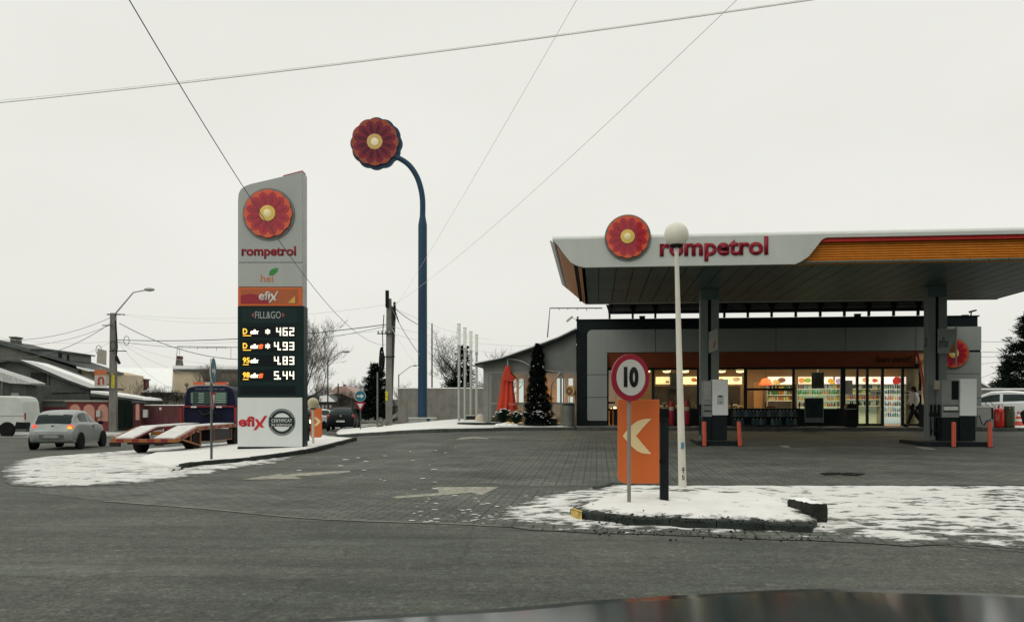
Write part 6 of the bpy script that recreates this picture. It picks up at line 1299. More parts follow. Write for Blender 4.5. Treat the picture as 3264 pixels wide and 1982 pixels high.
# fences
D = 57; MAR = mat('maroon_fence', (.11, .024, .034), .7, var=.25, scale=1, stretch=(6, 1, 1))
t, D = house('metal_fence', 'maroon sheet fence with corrugated coping behind the silver hatchback', 'fence', 57)
pp(t, D, 'sheet', [(66, 1358), (212, 1360), (212, 1297), (66, 1295)], MAR, 0, .1); pp(t, D, 'upper_band', [(66, 1295), (212, 1297), (212, 1277), (66, 1275)], GW, 0, .1); pp(t, D, 'coping', [(72, 1277), (207, 1278), (207, 1274), (72, 1272)], mat('pale_coping', (.26, .26, .22), .8), -.1, .2); pp(t, D, 'plinth', [(66, 1376), (212, 1376), (212, 1360), (66, 1358)], DW, -.03, .15); recenter(t)
t, D = house('arched_wall', 'red brown garden wall with three pink arched panels', 'wall', 56.6); RW = mat('red_brown_wall', (.17, .04, .035), .85, var=.15); PK = mat('pink_plaster', (.46, .24, .18), .85, var=.1)
pp(t, D, 'body', [(213, 1376), (345, 1376), (345, 1277), (213, 1277)], RW, 0, .25); pp(t, D, 'coping', [(208, 1280), (347, 1281), (347, 1275), (208, 1274)], mat('pale_coping', (.26, .26, .22), .8), -.1, .35)
for xa, xb in ((222, 257), (266, 302), (312, 345)):
    xc = (xa + xb) / 2; w = (xb - xa) / 2; pp(t, D, 'arched_panel', [(xa, 1342), (xb, 1342)] + [(xc + w * math.cos(a), 1308 - 20 * math.sin(a)) for a in [math.pi * k / 12 for k in range(13)]], PK, -.03, -.002)
pp(t, D, 'letter_box', [(311, 1328), (323, 1328), (323, 1307), (311, 1307)], mat('pale_box', (.4, .42, .38), .5), -.2, -.031); recenter(t)
t, D = house('green_gate', 'dark green gate between the street pole and the pink pillar', 'gate', 57); pp(t, D, 'leaf', [(368, 1362), (398, 1362), (398, 1278), (368, 1274)], mat('dark_green_gate', (.014, .028, .022), .7, var=.3), 0, .08); pp(t, D, 'leaf', [(399.5, 1362), (427, 1362), (427, 1280), (399.5, 1278)], mat('dark_green_gate', (.014, .028, .022), .7, var=.3), 0, .08); recenter(t)
t, D = house('pillar', 'brown gate pillar with a tall pink panel', 'pillar', 56.5); pp(t, D, 'shaft', [(424, 1372), (450, 1372), (450, 1283), (424, 1283)], mat('dark_red_pillar', (.07, .018, .02), .8), 0, .5); pp(t, D, 'pink_panel', [(433, 1338), (445, 1338), (445, 1290), (442, 1286), (436, 1286), (433, 1290)], PK, -.03, -.002); pp(t, D, 'cap', [(421, 1283), (454, 1284), (454, 1279), (421, 1278)], RD, -.1, .6); pp(t, D, 'letter_box', [(453, 1330), (466, 1330), (466, 1305), (453, 1305)], mat('pale_box', (.4, .42, .38), .5), .1, .3); recenter(t)
t, D = house('metal_fence', 'maroon sheet fence between the pink pillar and the tow truck', 'fence', 57.4); pp(t, D, 'sheet', [(450, 1354), (640, 1356), (640, 1292), (450, 1292)], mat('brown_maroon_fence', (.09, .032, .034), .8, var=.35, scale=1, stretch=(8, 1, 1)), 0, .1); pp(t, D, 'snow_line', [(450, 1292), (640, 1292), (640, 1289), (450, 1289)], SNOWP, -.02, .12); pp(t, D, 'house_number', [(508, 1306), (515, 1306), (515, 1298), (508, 1298)], mat('pale_plate', (.6, .5, .35), .5), -.02, 0); recenter(t)
MB_ = None
# ================================================================ trees
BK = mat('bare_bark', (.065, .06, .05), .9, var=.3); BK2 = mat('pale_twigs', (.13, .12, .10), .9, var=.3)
def bare_tree(lab, px, D, ybase, ytop, spread, seed, lv=5, kids=(3, 4), thick=1.0, m=BK, name='bare_tree', cat='tree', up=.55, group=None, stems=1, m2=None):
    s = D / FPX; x = (px - CX) * s; z0 = CH + (HY - ybase) * s; H = (ybase - ytop) * s; t = thing(name, lab, cat, (x, D, z0), 0, group); rg = random.Random(seed); tr = MB(); cr_ = MB()
    def br(p, d, L, r, lvl):
        mbx = tr if lvl <= 1 else cr_; pts = [p]; dd = d.copy()
        for k in range(3):
            dd = (dd + Vector((rg.gauss(0, .13), rg.gauss(0, .13), .05 + rg.gauss(0, .06)))).normalized(); pts.append(pts[-1] + dd * L / 3)
        r1 = r * .62; mbx.tube(pts, [r, r * .88, r * .75, r1], 6 if lvl <= 1 else 3, lvl < 1)
        if lvl >= lv: return
        n = rg.randint(*kids)
        for k in range(n):
            f = rg.uniform(.35, 1) if k else 1; q = pts[0].lerp(pts[-1], 1) if f == 1 else pts[1 + int(f * 2)]
            ax = Vector((rg.gauss(0, 1), rg.gauss(0, 1), rg.gauss(0, .5) + up)).normalized(); nd = (dd * .75 + ax * spread * (.6 if k == 0 else 1)).normalized()
            br(q, nd, L * rg.uniform(.62, .82), max(.006, r1 * rg.uniform(.55, .8)), lvl + 1)
    for k in range(stems): br(Vector((0, 0, -.1)) + Vector((rg.uniform(-.1, .1) * k, 0, 0)), Vector((rg.gauss(0, .12) * (1 + .8 * (stems > 1)), rg.gauss(0, .1), 1)).normalized(), H * .34, H * .022 * thick, 0)
    # scale the crown to the wanted height
    zm = max(v[2] for v in cr_.v + tr.v); k = H / zm
    for mbx in (tr, cr_): mbx.v = [(v[0] * k, v[1] * k, v[2] * k) for v in mbx.v]
    tr.build('trunk', m, t, smooth=False); cr_.build('crown', m2 or m, t); return t
bare_tree('tall bare tree with fine twigs rising behind the right edge of the totem', 962, 48, 1345, 985, .75, 5, 6, (3, 4), .8, stems=2, m2=mat('dark_twigs', (.10, .095, .08), .9))
bare_tree('wide bare tree with ivy dark trunk behind the light columns', 1490, 62, 1330, 1034, 1.35, 21, 6, (3, 4), 1.7)
t = bare_tree('small bare tree right of the arched wall in front of the snowy roof', 404, 60, 1330, 1195, .9, 8, 4, (2, 4), .8)
rs = random.Random(3)
for i, (px, yt, D) in enumerate(((470, 1240, 60), (500, 1215, 60.5), (530, 1225, 61), (565, 1238, 60), (590, 1245, 60.4))):
    bare_tree(['low bare bush left end of the garden hedge behind the maroon fence', 'second bare bush behind the maroon fence, under the brick chimney', 'third bare bush behind the maroon fence', 'fourth bare bush behind the maroon fence', 'bare bush beside the tow truck cab behind the fence'][i], px, D, 1305, yt, 1.1, 30 + i, 4, (3, 4), .8, name='bare_bush', cat='bush', group='bare bushes behind the maroon fence', stems=2)
bare_tree('pale twiggy tree left of the totem behind the tow truck cab', 690, 66, 1320, 1150, .85, 12, 5, (3, 4), .7, BK2, stems=3)
bare_tree('pale twiggy bush right behind the tow truck cab by the totem edge', 745, 64, 1320, 1180, .9, 14, 5, (3, 4), .6, BK2, stems=3)
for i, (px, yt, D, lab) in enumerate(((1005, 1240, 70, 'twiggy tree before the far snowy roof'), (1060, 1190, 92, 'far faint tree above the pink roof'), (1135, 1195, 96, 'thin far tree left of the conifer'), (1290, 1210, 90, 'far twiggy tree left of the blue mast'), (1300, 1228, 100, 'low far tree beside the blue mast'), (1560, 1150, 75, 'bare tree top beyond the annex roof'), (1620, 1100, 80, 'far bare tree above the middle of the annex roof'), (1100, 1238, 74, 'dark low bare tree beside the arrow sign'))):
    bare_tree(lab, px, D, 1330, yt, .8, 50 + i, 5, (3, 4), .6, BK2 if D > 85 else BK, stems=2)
def conifer(lab, px, D, ybase, ytop, wpx, n, seed, m=LV, cat='tree', taper=1.0, ex=.8, group=None, base=None, q0=.12, z0=None, full=0.0, loose=0):
    s = D / FPX; x = (px - CX) * s; z0 = CH + (HY - ybase) * s if z0 is None else z0; H = CH + (HY - ytop) * s - z0; Rr = wpx / 2 * s; t = thing('conifer', lab, cat, (x, D, z0), 0, group); rg = random.Random(seed); mb = MB()
    for i in range(n):
        h = rg.random() ** (1 + .5 * taper); a = rg.uniform(0, 2 * math.pi); env = Rr * (1 - h) ** ex * (1 + .42 * noise.noise(Vector((math.cos(a) * 1.5, math.sin(a) * 1.5, h * 7 + seed)))) + .04
        if full: env = Rr * (min(1, (1 - h) * 1.9) ** .7) * (1 + .3 * noise.noise(Vector((a * 1.2, seed, h * 6)))) * min(1, .55 + h * 3)
        lay = (math.sin(h * 60) * .5 + .5); rr = env * (rg.random() ** .45) * (.82 + .18 * lay); c = Vector((rr * math.cos(a), rr * math.sin(a), h * H - rr * .22))
        q = q0 * rg.uniform(.5, 1.3); d = Vector((math.cos(a), math.sin(a), -.25 + rg.gauss(0, .3))).normalized(); w_ = Vector((-d.y, d.x, rg.gauss(0, .5))).normalized()
        mb.add([c - d * q * .2 - w_ * q * .25, c + d * q - w_ * q * .08, c + d * q + w_ * q * .08, c - d * q * .2 + w_ * q * .25], [(0, 1, 2, 3)])
    if loose:
        mb = MB()
        for k in range(loose):
            h = rg.random() ** 1.3 * .97; a = rg.uniform(0, 2 * math.pi); L = (Rr * (1 - h) ** .75 + .1) * rg.uniform(.55, 1.15); rise = rg.uniform(-.15, .35); b0 = Vector((0, 0, h * H)); dr = Vector((math.cos(a), math.sin(a), rise)).normalized()
            for j in range(int(n / loose * (.3 + L / Rr))):
                f = rg.random() ** .6; c = b0 + dr * L * f + Vector((rg.gauss(0, .10), rg.gauss(0, .10), rg.gauss(0, .07) - .10 * f * f * L)) * (1 + .6 * (1 - f)); q = q0 * rg.uniform(.4, 1.2)
                d = (dr + Vector((rg.gauss(0, .5), rg.gauss(0, .5), rg.gauss(0, .4)))).normalized(); w_ = Vector((-d.y, d.x, rg.gauss(0, .5))).normalized()
                mb.add([c - d * q * .2 - w_ * q * .2, c + d * q - w_ * q * .05, c + d * q + w_ * q * .05, c - d * q * .2 + w_ * q * .2], [(0, 1, 2, 3)])
    mb.build('crown', m, t); MB().tube([(0, 0, -.3), (0, 0, H * .95)], [Rr * .09, .01], 7).build('trunk', BK, t, smooth=True); return t, H, Rr
conifer('dark dense conifer beyond the concrete pole', 1197, 62, 1325, 1158, 125, 13000, 2, q0=.26, loose=220)
conifer('dark ivy mass round the bare tree behind the light columns', 1478, 60.5, 1335, 1100, 80, 1700, 9, q0=.34, full=1)
conifer('low dark conifer right part behind the light columns', 1440, 60, 1335, 1195, 190, 4500, 12, q0=.24, loose=90)
conifer('tall loose conifer at the right edge behind the snowy car', 3275, 50, 1330, 1000, 250, 15000, 15, q0=.26, loose=210)
conifer('smaller loose conifer left of the tall one at the right edge', 3215, 52, 1330, 1130, 140, 6000, 17, q0=.24, loose=110)
# cone tree with lights in the planter
tt, H, Rr = conifer('tall dark cone shaped tree with small white lights before the annex', 1714, 38.4, 1341, 1094, 84, 24000, 23, mat('near_black_green', (.010, .018, .014), .8, var=.5), q0=.085, ex=.62, taper=.4)
mb = MB(); rg = random.Random(2)
for i in range(26):
    h = rg.random() ** 1.7 * .85; a = rg.uniform(math.pi * 1.02, math.pi * 1.98); rr = Rr * (1 - h) ** .62 * 1.03 + .03; mb.ball((rr * math.cos(a), rr * math.sin(a), h * H - rr * .2), rg.uniform(.014, .03), 6)
mb.build('small_lights', WHT, tt, smooth=True)

# ================================================================ unseen blocks added behind the viewer to shade the shopfront
def block(x0, x1, y, H, lab, m):
    t = thing('added_shade_block', lab, 'added shade block', ((x0 + x1) / 2, y, 0), 0, 'unseen blocks added behind the viewer for shade'); hw = (x1 - x0) / 2
    MB().box(-hw, hw, -10, 0, -.3, H).build('wall', m, t); MB().box(-hw - .2, hw + .2, -10.2, .25, H, H + .4).build('roof', RD, t)
    k = 0
    for f in range(int(H / 3)):
        x = -hw + 1.5
        while x < hw - 1.5:
            MB().box(x, x + 1.4, -.02, .03, 1 + f * 3, 2.4 + f * 3).build('window', CG0, t); x += 3.6
CG0 = mat('block_window_glass', (.03, .04, .045), .1, var=.2)
block(1, 19, -21, 18.5, 'unseen grey block added behind the viewer to shade the shopfront, left one', mat('block_render_grey', (.12, .115, .10), .9)); block(20, 46, -19, 18.5, 'unseen grey block added behind the viewer to shade the shopfront, right one', mat('block_render_brown', (.11, .10, .085), .9))
block(47, 72, -12, 18.5, 'unseen grey block added far right behind the viewer to shade the shopfront', mat('block_render_grey', (.12, .115, .10), .9))
# ================================================================ vehicles
CG = mat('car_glass', (.03, .05, .048), .15, var=.2, spec=.3); TY = mat('tyre', (.018, .018, .017), .85, var=.3); RM = mat('wheel_rim', (.22, .225, .21), .4, metal=.4)
TL = mat('tail_lamp_red', (.35, .01, .01), .25, coat=.5); TLL = mat('tail_lamp_lit', (.9, .08, .05), .25, emit=.6); IND = mat('indicator_lit', (1, .42, .03), .25, emit=.9); PLT = mat('number_plate', (.25, .25, .24), .5)
def wheel(t, x, y, r, w, name='wheel'):
    Mx = Matrix.Rotation(R(90), 3, 'Y'); o_ = MB().lathe([(r * .62, -w / 2), (r * .93, -w / 2), (r, -w / 2 + .03), (r, w / 2 - .03), (r * .93, w / 2), (r * .62, w / 2)], 24, (x, y, r), Mx).build(name, TY, t, smooth=True)
    MB().lathe([(1e-4, -w / 2 + .02), (r * .62, -w / 2 + .01), (r * .62, w / 2 - .01), (1e-4, w / 2 - .02)], 20, (x, y, r), Mx).build('rim', RM, o_, smooth=True); return o_
def car(name, lab, cat, loc, head, st, paint, wheels, side_win, rear_y, front_y, lamps, group=None, wr=.29, snow=False, nose=False, lit=False, plate=(0, .55), bumper=True):
    # st: stations (y, half width, sill z, belt z, roof z, roof half width)
    t = thing(name, lab, cat, loc, -head, group); S_ = spline([Vector(a[:3]) for a in st], 6); S2 = spline([Vector(a[3:]) for a in st], 6)
    def sec(a, b):
        y, w, zs_ = a; zb_, zr, wr_ = b; hi = zr - zb_
        P0 = [(0, zs_), (w * .86, zs_), (w * .96, zs_ + .07), (w, zs_ + (zb_ - zs_) * .5), (w * .985, zb_ - .04), (w * .94, zb_ + .02 * min(1, hi * 3)), (wr_ + (w * .94 - wr_) * .45, zb_ + hi * .5), (wr_, zr - hi * .13), (wr_ * .82, zr - hi * .02), (wr_ * .4, zr + .012), (0, zr + .018)]
        return [p_ for p_ in P0]
    rows = [sec(a, b) for a, b in zip(S_, S2)]; body = MB(); glass = MB(); n = 11
    dense = []
    for r_ in rows: dense.append(spline([Vector((x, 0, z)) for x, z in r_], 4))
    m_ = len(dense[0]); V = []
    for a, r_ in zip(S_, dense):
        V.append([Vector((q.x, a.x, q.z)) for q in r_])
    ymin, ymax = S_[0].x, S_[-1].x
    for sgn in (1, -1):
        for i in range(len(V) - 1):
            for j in range(m_ - 1):
                q = [V[i][j], V[i + 1][j], V[i + 1][j + 1], V[i][j + 1]]; c = sum(q, Vector()) / 4; nrm = (q[2] - q[0]).cross(q[3] - q[1]); 
                if nrm.length < 1e-9: continue
                nrm.normalize(); zb_ = S2[i].x; zr = S2[i].y; hi = zr - zb_; w = False
                if hi > .12:
                    if side_win[0] < c.y < side_win[1] and not any(abs(c.y - p_) < .035 for p_ in side_win[2]) and zb_ + .05 < c.z < zr - .1 and abs(nrm.x) > .45: w = True
                if rear_y[0] < c.y < rear_y[1] and c.x < rear_y[2] and rear_y[3] < c.z < rear_y[4]: w = True
                if front_y[0] < c.y < front_y[1] and c.x < front_y[2] and front_y[3] < c.z < front_y[4]: w = True
                (glass if w else body).add([(sgn * p_.x, p_.y, p_.z) for p_ in q], [(0, 1, 2, 3)])
    for i in (0, len(V) - 1):
        loop = V[i] + [Vector((-p_.x, p_.y, p_.z)) for p_ in V[i][::-1]]; body.add(loop, [tuple(range(len(loop)))])
    body.build('body', paint, t, smooth=True); glass.build('window', CG, t, smooth=True)
    for y in wheels[1]:
        for sx in (-1, 1):
            Mx = Matrix.Rotation(R(90), 3, 'Y'); MB().lathe([(1e-4, -.03), (wr * 1.17, -.03), (wr * 1.17, .012), (1e-4, .012)], 24, (sx * (wheels[0] + .03), y, wr), Mx).build('wheel_arch', BLK, t); wheel(t, sx * (wheels[0] - .03), y, wr, .17)
    for x, y, z, rx, rz, m in lamps: MB().ball((x, y, z), 1, 14, (rx, .06, rz)).build('tail_light' if y < 0 else 'headlight', m, t, smooth=True)
    return t
silver = mat('dirty_silver_paint', (.26, .285, .27), .35, metal=.2, var=.18, scale=1.2, coat=.3, dirt=.05)
# silver hatchback, heading left of straight ahead
def locc(px, py, D): x = (px - CX) * D / FPX; return (x, D, gz(x, D) + .004)
st = [(-1.80, .62, .42, .60, .66, .55), (-1.74, .74, .30, .68, .76, .60), (-1.62, .79, .25, .86, .92, .62), (-1.42, .81, .24, .93, 1.20, .64), (-1.12, .815, .23, .94, 1.35, .63), (-.7, .82, .22, .93, 1.41, .62), (-.1, .82, .21, .91, 1.41, .61), (.35, .82, .21, .90, 1.30, .56), (.80, .81, .21, .90, 1.05, .58), (1.1, .80, .21, .87, .92, .62), (1.45, .76, .22, .76, .80, .58), (1.72, .66, .28, .58, .62, .5), (1.82, .5, .36, .5, .52, .4)]
t = car('hatchback', 'silver rounded hatchback with lit tail lights driving away on the left street', 'car', locc(222, 1400, 32.6), R(-8), st, silver, (.80, (-1.22, 1.22)), (-1.15, .78, (-.25,)), (-1.66, -1.0, .60, .93, 1.26), (.3, 1.1, .6, .93, 1.30), [(-.60, -1.66, .80, .09, .12, TLL), (.60, -1.66, .79, .13, .12, TLL)])
MB().ball((.60, -1.70, .78), 1, 12, (.09, .055, .065)).build('indicator', IND, t, smooth=True); MB().prism(rrect(-.42, .42, .40, .55, .04), -1.815, -1.76).build('bumper_panel', mat('dirty_grey_plastic', (.11, .11, .10), .7, var=.3), t); MB().box(-.25, .25, -1.83, -1.816, .43, .53).build('number_plate', PLT, t)
MB().prism([(-.05, .80), (.06, .82), (.03, .88), (-.03, .87)], -1.70, -1.63).build('handle', BLK, t); MB().beam((.3, -1.50, .97), (-.05, -1.56, .98), .02, .02).build('wiper', BLK, t)
for sx in (-1, 1): MB().ball((sx * .92, .60, .95), .1, 10, (1, .6, .75)).build('mirror', BLK, t, smooth=True)
MB().prismx([(.02, .80), (.18, .80), (.18, .83), (.02, .83)], .815, .83).build('door_handle', BLK, t)
# dark hatchback
dark = mat('black_green_paint', (.008, .014, .014), .4, var=.2, spec=.1)
st = [(-2.0, .70, .40, .55, .62, .6), (-1.95, .82, .30, .74, .82, .66), (-1.82, .86, .25, .94, 1.0, .68), (-1.55, .875, .24, 1.0, 1.24, .64), (-1.15, .88, .23, .99, 1.42, .60), (-.5, .88, .22, .96, 1.47, .60), (.2, .88, .22, .94, 1.44, .59), (.8, .87, .22, .93, 1.18, .62), (1.2, .86, .22, .92, .98, .66), (1.7, .80, .25, .82, .86, .6), (2.0, .6, .34, .6, .64, .5)]
t = car('hatchback', 'black hatchback seen from behind at the street mouth beside the blue arrow sign', 'car', locc(1096, 1385, 56), R(-5), st, dark, (.86, (-1.25, 1.35)), (-1.3, .9, (-.2,)), (-1.86, -1.15, .62, 1.0, 1.38), (.7, 1.3, .6, .95, 1.35), [(-.76, -1.84, .90, .11, .14, TL), (.76, -1.84, .90, .11, .14, TL)], wr=.31)
MB().box(-.26, .26, -2.03, -2.0, .56, .67).build('number_plate', mat('white_plate', (.5, .5, .47), .5), t); MB().ball((0, -1.86, .93), .06, 10).build('badge', STEEL, t, smooth=True); MB().ball((.97, .75, 1.0), .1, 10, (1, .6, .7)).build('mirror', dark, t, smooth=True)
mb = MB().box(-.5, .5, -1.2, .9, 1.475, 1.49)
# snowy white car on the right
white = mat('white_car_paint', (.60, .63, .62), .3, var=.06, coat=.4)
p = SW(U(3178, 3.6), 3.6)
t = car('hatchback', 'white car covered in snow parked beyond the shop at the right', 'car', (p.x, p.y, gz(p.x, p.y) + .16), R(-58), st, white, (.86, (-1.25, 1.35)), (-1.3, .9, (-.2,)), (-1.86, -1.15, .62, 1.0, 1.38), (.7, 1.3, .6, .95, 1.35), [(-.76, -1.84, .95, .12, .14, TL), (.76, -1.84, .95, .12, .14, TL)], wr=.31)
sb = MB(); 
for k, (y, w, z) in enumerate(((-1.8, .55, 1.05), (-1.5, .62, 1.26), (-1.1, .62, 1.44), (-.5, .60, 1.50), (.2, .58, 1.47), (.7, .58, 1.28), (1.2, .66, 1.03), (1.6, .62, .93))):
    for j in range(9): a = math.pi * j / 8; sb.v.append((w * math.cos(a), y, z - .05 + .09 * math.sin(a)))
sb.f = [(k * 9 + j, k * 9 + j + 1, (k + 1) * 9 + j + 1, (k + 1) * 9 + j) for k in range(7) for j in range(8)]; sb.build('snow_cover', SNOWP, t, smooth=True)
# oncoming car with a lit headlight and the white car behind the small arrow board
st2 = [(-2.0, .74, .34, .6, .7, .6), (-1.8, .84, .26, .92, 1.1, .64), (-1.3, .86, .23, .95, 1.42, .6), (-.3, .87, .22, .93, 1.46, .6), (.5, .87, .22, .92, 1.3, .6), (1.0, .86, .22, .92, 1.0, .66), (1.6, .82, .25, .82, .86, .62), (2.0, .66, .34, .62, .66, .5)]
t = car('oncoming_car', 'dark oncoming car mostly hidden by the totem with one glowing headlight', 'car', locc(957, 1390, 46), R(172), st2, mat('brown_dark_paint', (.05, .03, .025), .3, coat=.5), (.84, (-1.25, 1.3)), (-1.3, .8, (-.2,)), (-1.9, -1.35, .6, 1.0, 1.36), (.6, 1.15, .6, .95, 1.3), [(-.62, 1.86, .74, .12, .12, mat('headlight_lit', (1, .72, .38), .3, emit=6)), (.62, 1.86, .74, .12, .12, mat('headlight_lit', (1, .72, .38), .3, emit=6))])
t = car('parked_car', 'pale parked car partly hidden behind the small orange arrow board', 'car', locc(1030, 1370, 62), R(20), st2, white, (.84, (-1.25, 1.3)), (-1.3, .8, (-.2,)), (-1.9, -1.35, .6, 1.0, 1.36), (.6, 1.15, .6, .95, 1.3), [(-.7, -1.88, .85, .1, .12, TL), (.7, -1.88, .85, .1, .12, TL)])
# ---- white van, left edge
D = 46; s = D / FPX; x = (78 - CX) * s; t = thing('van', 'white panel van cut by the left edge of the view', 'van', (x, D, gz(x, D) + .004), R(4)); L = 5.0
# local: van points to -x, rear end at x=0
vp = mat('white_van_paint', (.52, .55, .51), .4, var=.08, dirt=.08, scale=1)
mb = MB(); prof = [(0, .55), (-.02, 1.2), (-.08, 1.85), (-.2, 2.08), (-.5, 2.16), (-3.0, 2.18), (-3.6, 2.08), (-4.1, 1.35), (-4.9, 1.15), (-5.05, .8), (-5.05, .45), (-4.6, .42), (-.2, .42)]
rows = []
for y, k in ((0, .96), (.06, .99), (.14, 1.0), (1.7, 1.0), (1.8, .97)):
    rows.append([((px_ * k) - .02 * (1 - k), y, .42 + (pz - .42) * (k if pz > .5 else 1)) for px_, pz in prof])
n = len(prof)
for r_ in rows: mb.v += r_
for k in range(len(rows) - 1): mb.f += [(k * n + i, k * n + (i + 1) % n, (k + 1) * n + (i + 1) % n, (k + 1) * n + i) for i in range(n)]
mb.f += [tuple(range(n)), tuple(range((len(rows) - 1) * n, len(rows) * n))]; mb.build('body', vp, t, bevel=.03)
MB().box(-5.0, .0, -.012, -.002, 1.08, 1.12).box(-1.6, -1.58, -.012, -.002, .5, 2.0).build('trim_line', mat('van_seam', (.3, .31, .29), .5), t); MB().prism([(-.55, .4), (.08, .4), (.08, .75), (-.42, .78)], -.02, .5).build('rear_bumper', BLK, t, bevel=.02); MB().box(-1.7, -1.2, -.015, .3, .45, .62).build('side_step', BLK, t); MB().box(-.01, .03, .02, .12, .9, 1.25).build('tail_light', TL, t)
for wx in (-.88, -4.2):
    Mx = Matrix.Rotation(R(90), 3, 'X'); MB().lathe([(1e-4, 0), (.42, 0), (.42, .03)], 24, (wx, .012, .36), Mx).build('wheel_arch', BLK, t); o_ = MB().lathe([(.2, 0), (.31, -.0), (.34, .03), (.34, .2), (.2, .2)], 24, (wx, .15, .34), Mx).build('wheel', TY, t, smooth=True); MB().lathe([(1e-4, .0), (.2, .0), (.2, .17), (.1, .19), (1e-4, .19)], 20, (wx, .15, .34), Mx).build('rim', RM, o_)
MB().prism([(-4.0, 1.3), (-3.4, 1.3), (-3.4, 1.9), (-3.65, 1.85)], -.02, -.004).build('window', CG, t)

# ---- tow truck
X0 = -10.82; t = thing('tow_truck', 'dark blue tow truck with snowy red and yellow loading ramps behind the totem', 'tow truck', (X0, 25.4, gz(X0, 26) + .0), 0); g = t.location.z
YR = mat('amber_red_stripe', (.24, .085, .02), .5, var=.2); RR = mat('red_ramp_steel', (.16, .018, .02), .5, var=.3); NB = mat('navy_blue_paint', (.012, .016, .05), .5, var=.2)
# rear cross beam, yellow with red dashes
MB().box(-.98, .98, -.05, .08, .39, .49).build('tail_beam', YR, t, bevel=.008); 
for k in (-.7, -.25, .2, .6): MB().box(k - .1, k + .1, -.056, .084, .387, .493).build('red_dash', RR, t)
MB().box(-1.02, -.72, -.04, .06, .27, .388).box(.3, .55, -.03, .05, .29, .388).box(-.5, .2, -.02, .06, .33, .388).build('under_bracket', mat('dark_steel', (.035, .03, .03), .6), t)
def yz(y): return .49 + .31 * min(1, max(0, y) / 1.7) + .01 * max(0, y - 1.7)
ys = [0, .5, 1.0, 1.4, 1.75, 2.6, 3.6, 5.4]
for sx, nm in ((-1, 'left'), (1, 'right')):
    xa, xb = (-.92, -.32) if sx < 0 else (.22, .92)
    mb = MB(); mb.v = [(x_, y, yz(y) + dz) for y in ys for x_, dz in ((xa, -.06), (xb, -.06), (xb, 0), (xa, 0))]; n = 4
    for i in range(len(ys) - 1): mb.f += [(i * 4 + k, i * 4 + (k + 1) % 4, (i + 1) * 4 + (k + 1) % 4, (i + 1) * 4 + k) for k in range(4)]
    mb.f += [(0, 1, 2, 3), (28, 29, 30, 31)]; mb.build('ramp', RR, t)
    mb = MB(); mb.v = [(x_, y + .05, yz(y) + dz) for y in ys for x_, dz in ((xa + .03, .004), (xb - .03, .004), (xb - .05, .045), (xa + .05, .045))]
    for i in range(len(ys) - 1): mb.f += [(i * 4 + k, i * 4 + (k + 1) % 4, (i + 1) * 4 + (k + 1) % 4, (i + 1) * 4 + k) for k in range(4)]
    mb.f += [(0, 1, 2, 3), (28, 29, 30, 31)]; mb.build('ramp_snow', mat('thin_ramp_snow', (.62, .62, .60), .85, var=.2, scale=4, bump=.4), t)
    mb = MB(); mb.v = [(x_, y, yz(y) + dz) for y in ys for x_, dz in ((sx * .93, -.10), (sx * .99, -.10), (sx * .99, .02), (sx * .93, .02))]
    for i in range(len(ys) - 1): mb.f += [(i * 4 + k, i * 4 + (k + 1) % 4, (i + 1) * 4 + (k + 1) % 4, (i + 1) * 4 + k) for k in range(4)]
    mb.f += [(0, 1, 2, 3), (28, 29, 30, 31)]; mb.build('side_rail', YR, t)
    for y in (.25, .8, 1.35, 2.2, 2.9, 3.5, 4.2, 4.9): MB().beam((sx * .995, y, yz(y) - .04), (sx * .995, y + .28, yz(y + .28) - .04), .012, .1).build('red_dash', RR, t)
for y in (1.2, 2.2, 3.4): MB().box(-.31, .21, y, y + .08, yz(y) - .14, yz(y) - .02).build('cross_member', YR if y == 1.2 else RR, t)
MB().box(-.5, .5, .3, 7.2, .32, .43).build('chassis', mat('dark_steel', (.035, .03, .03), .6), t)
MB().beam((.95, .4, .46), (.95, 1.9, .22), .05, .05).beam((.95, 1.9, .22), (.95, 1.9, .72), .05, .05).beam((.95, 1.1, .36), (.95, 1.1, .60), .04, .04).build('side_frame', YR, t)
for y in (1.65, 5.6):
    for sx in (-1, 1):
        wheel(t, sx * .8, y, .36, .26)
MB().box(-.6, .6, 1.6, 1.7, .3, .42).build('rear_axle', BLK, t)
MB().box(.55, .96, 3.1, 4.9, .34, .68).build('tool_box', mat('dark_box', (.03, .025, .03), .5), t); MB().box(.54, .98, 3.08, 4.92, .31, .339).box(.962, .98, 3.08, 3.12, .34, .70).box(.962, .98, 4.88, 4.92, .34, .70).build('box_frame', YR, t)
# headboard frame and cab
mb = MB(); mb.box(-1.0, -.93, 5.3, 5.38, .9, 1.48).box(.93, 1.0, 5.3, 5.38, .9, 1.48).box(-1.0, 1.0, 5.3, 5.38, 1.44, 1.49); mb.build('headboard', mat('headboard_red', (.22, .015, .015), .5), t); MB().box(-.6, -.4, 5.28, 5.30, 1.42, 1.47).box(.3, .5, 5.28, 5.30, 1.42, 1.47).build('work_light', WHT, t)
cabp = [(-.90, .7), (-.93, 1.2), (-.90, 1.7), (-.84, 2.03), (-.74, 2.15), (-.4, 2.2), (.4, 2.2), (.74, 2.15), (.84, 2.03), (.90, 1.7), (.93, 1.2), (.90, .7)]
MB().prism(cabp, 5.45, 7.0).build('cab', NB, t, bevel=.05)
MB().prism(rrect(-.66, .66, 1.55, 2.0, .08), 5.405, 5.448).build('rear_window', mat('cab_glass', (.02, .06, .045), .1, coat=.6), t)
mb = MB()  # striped reflection in the rear window, painted on as pale bars
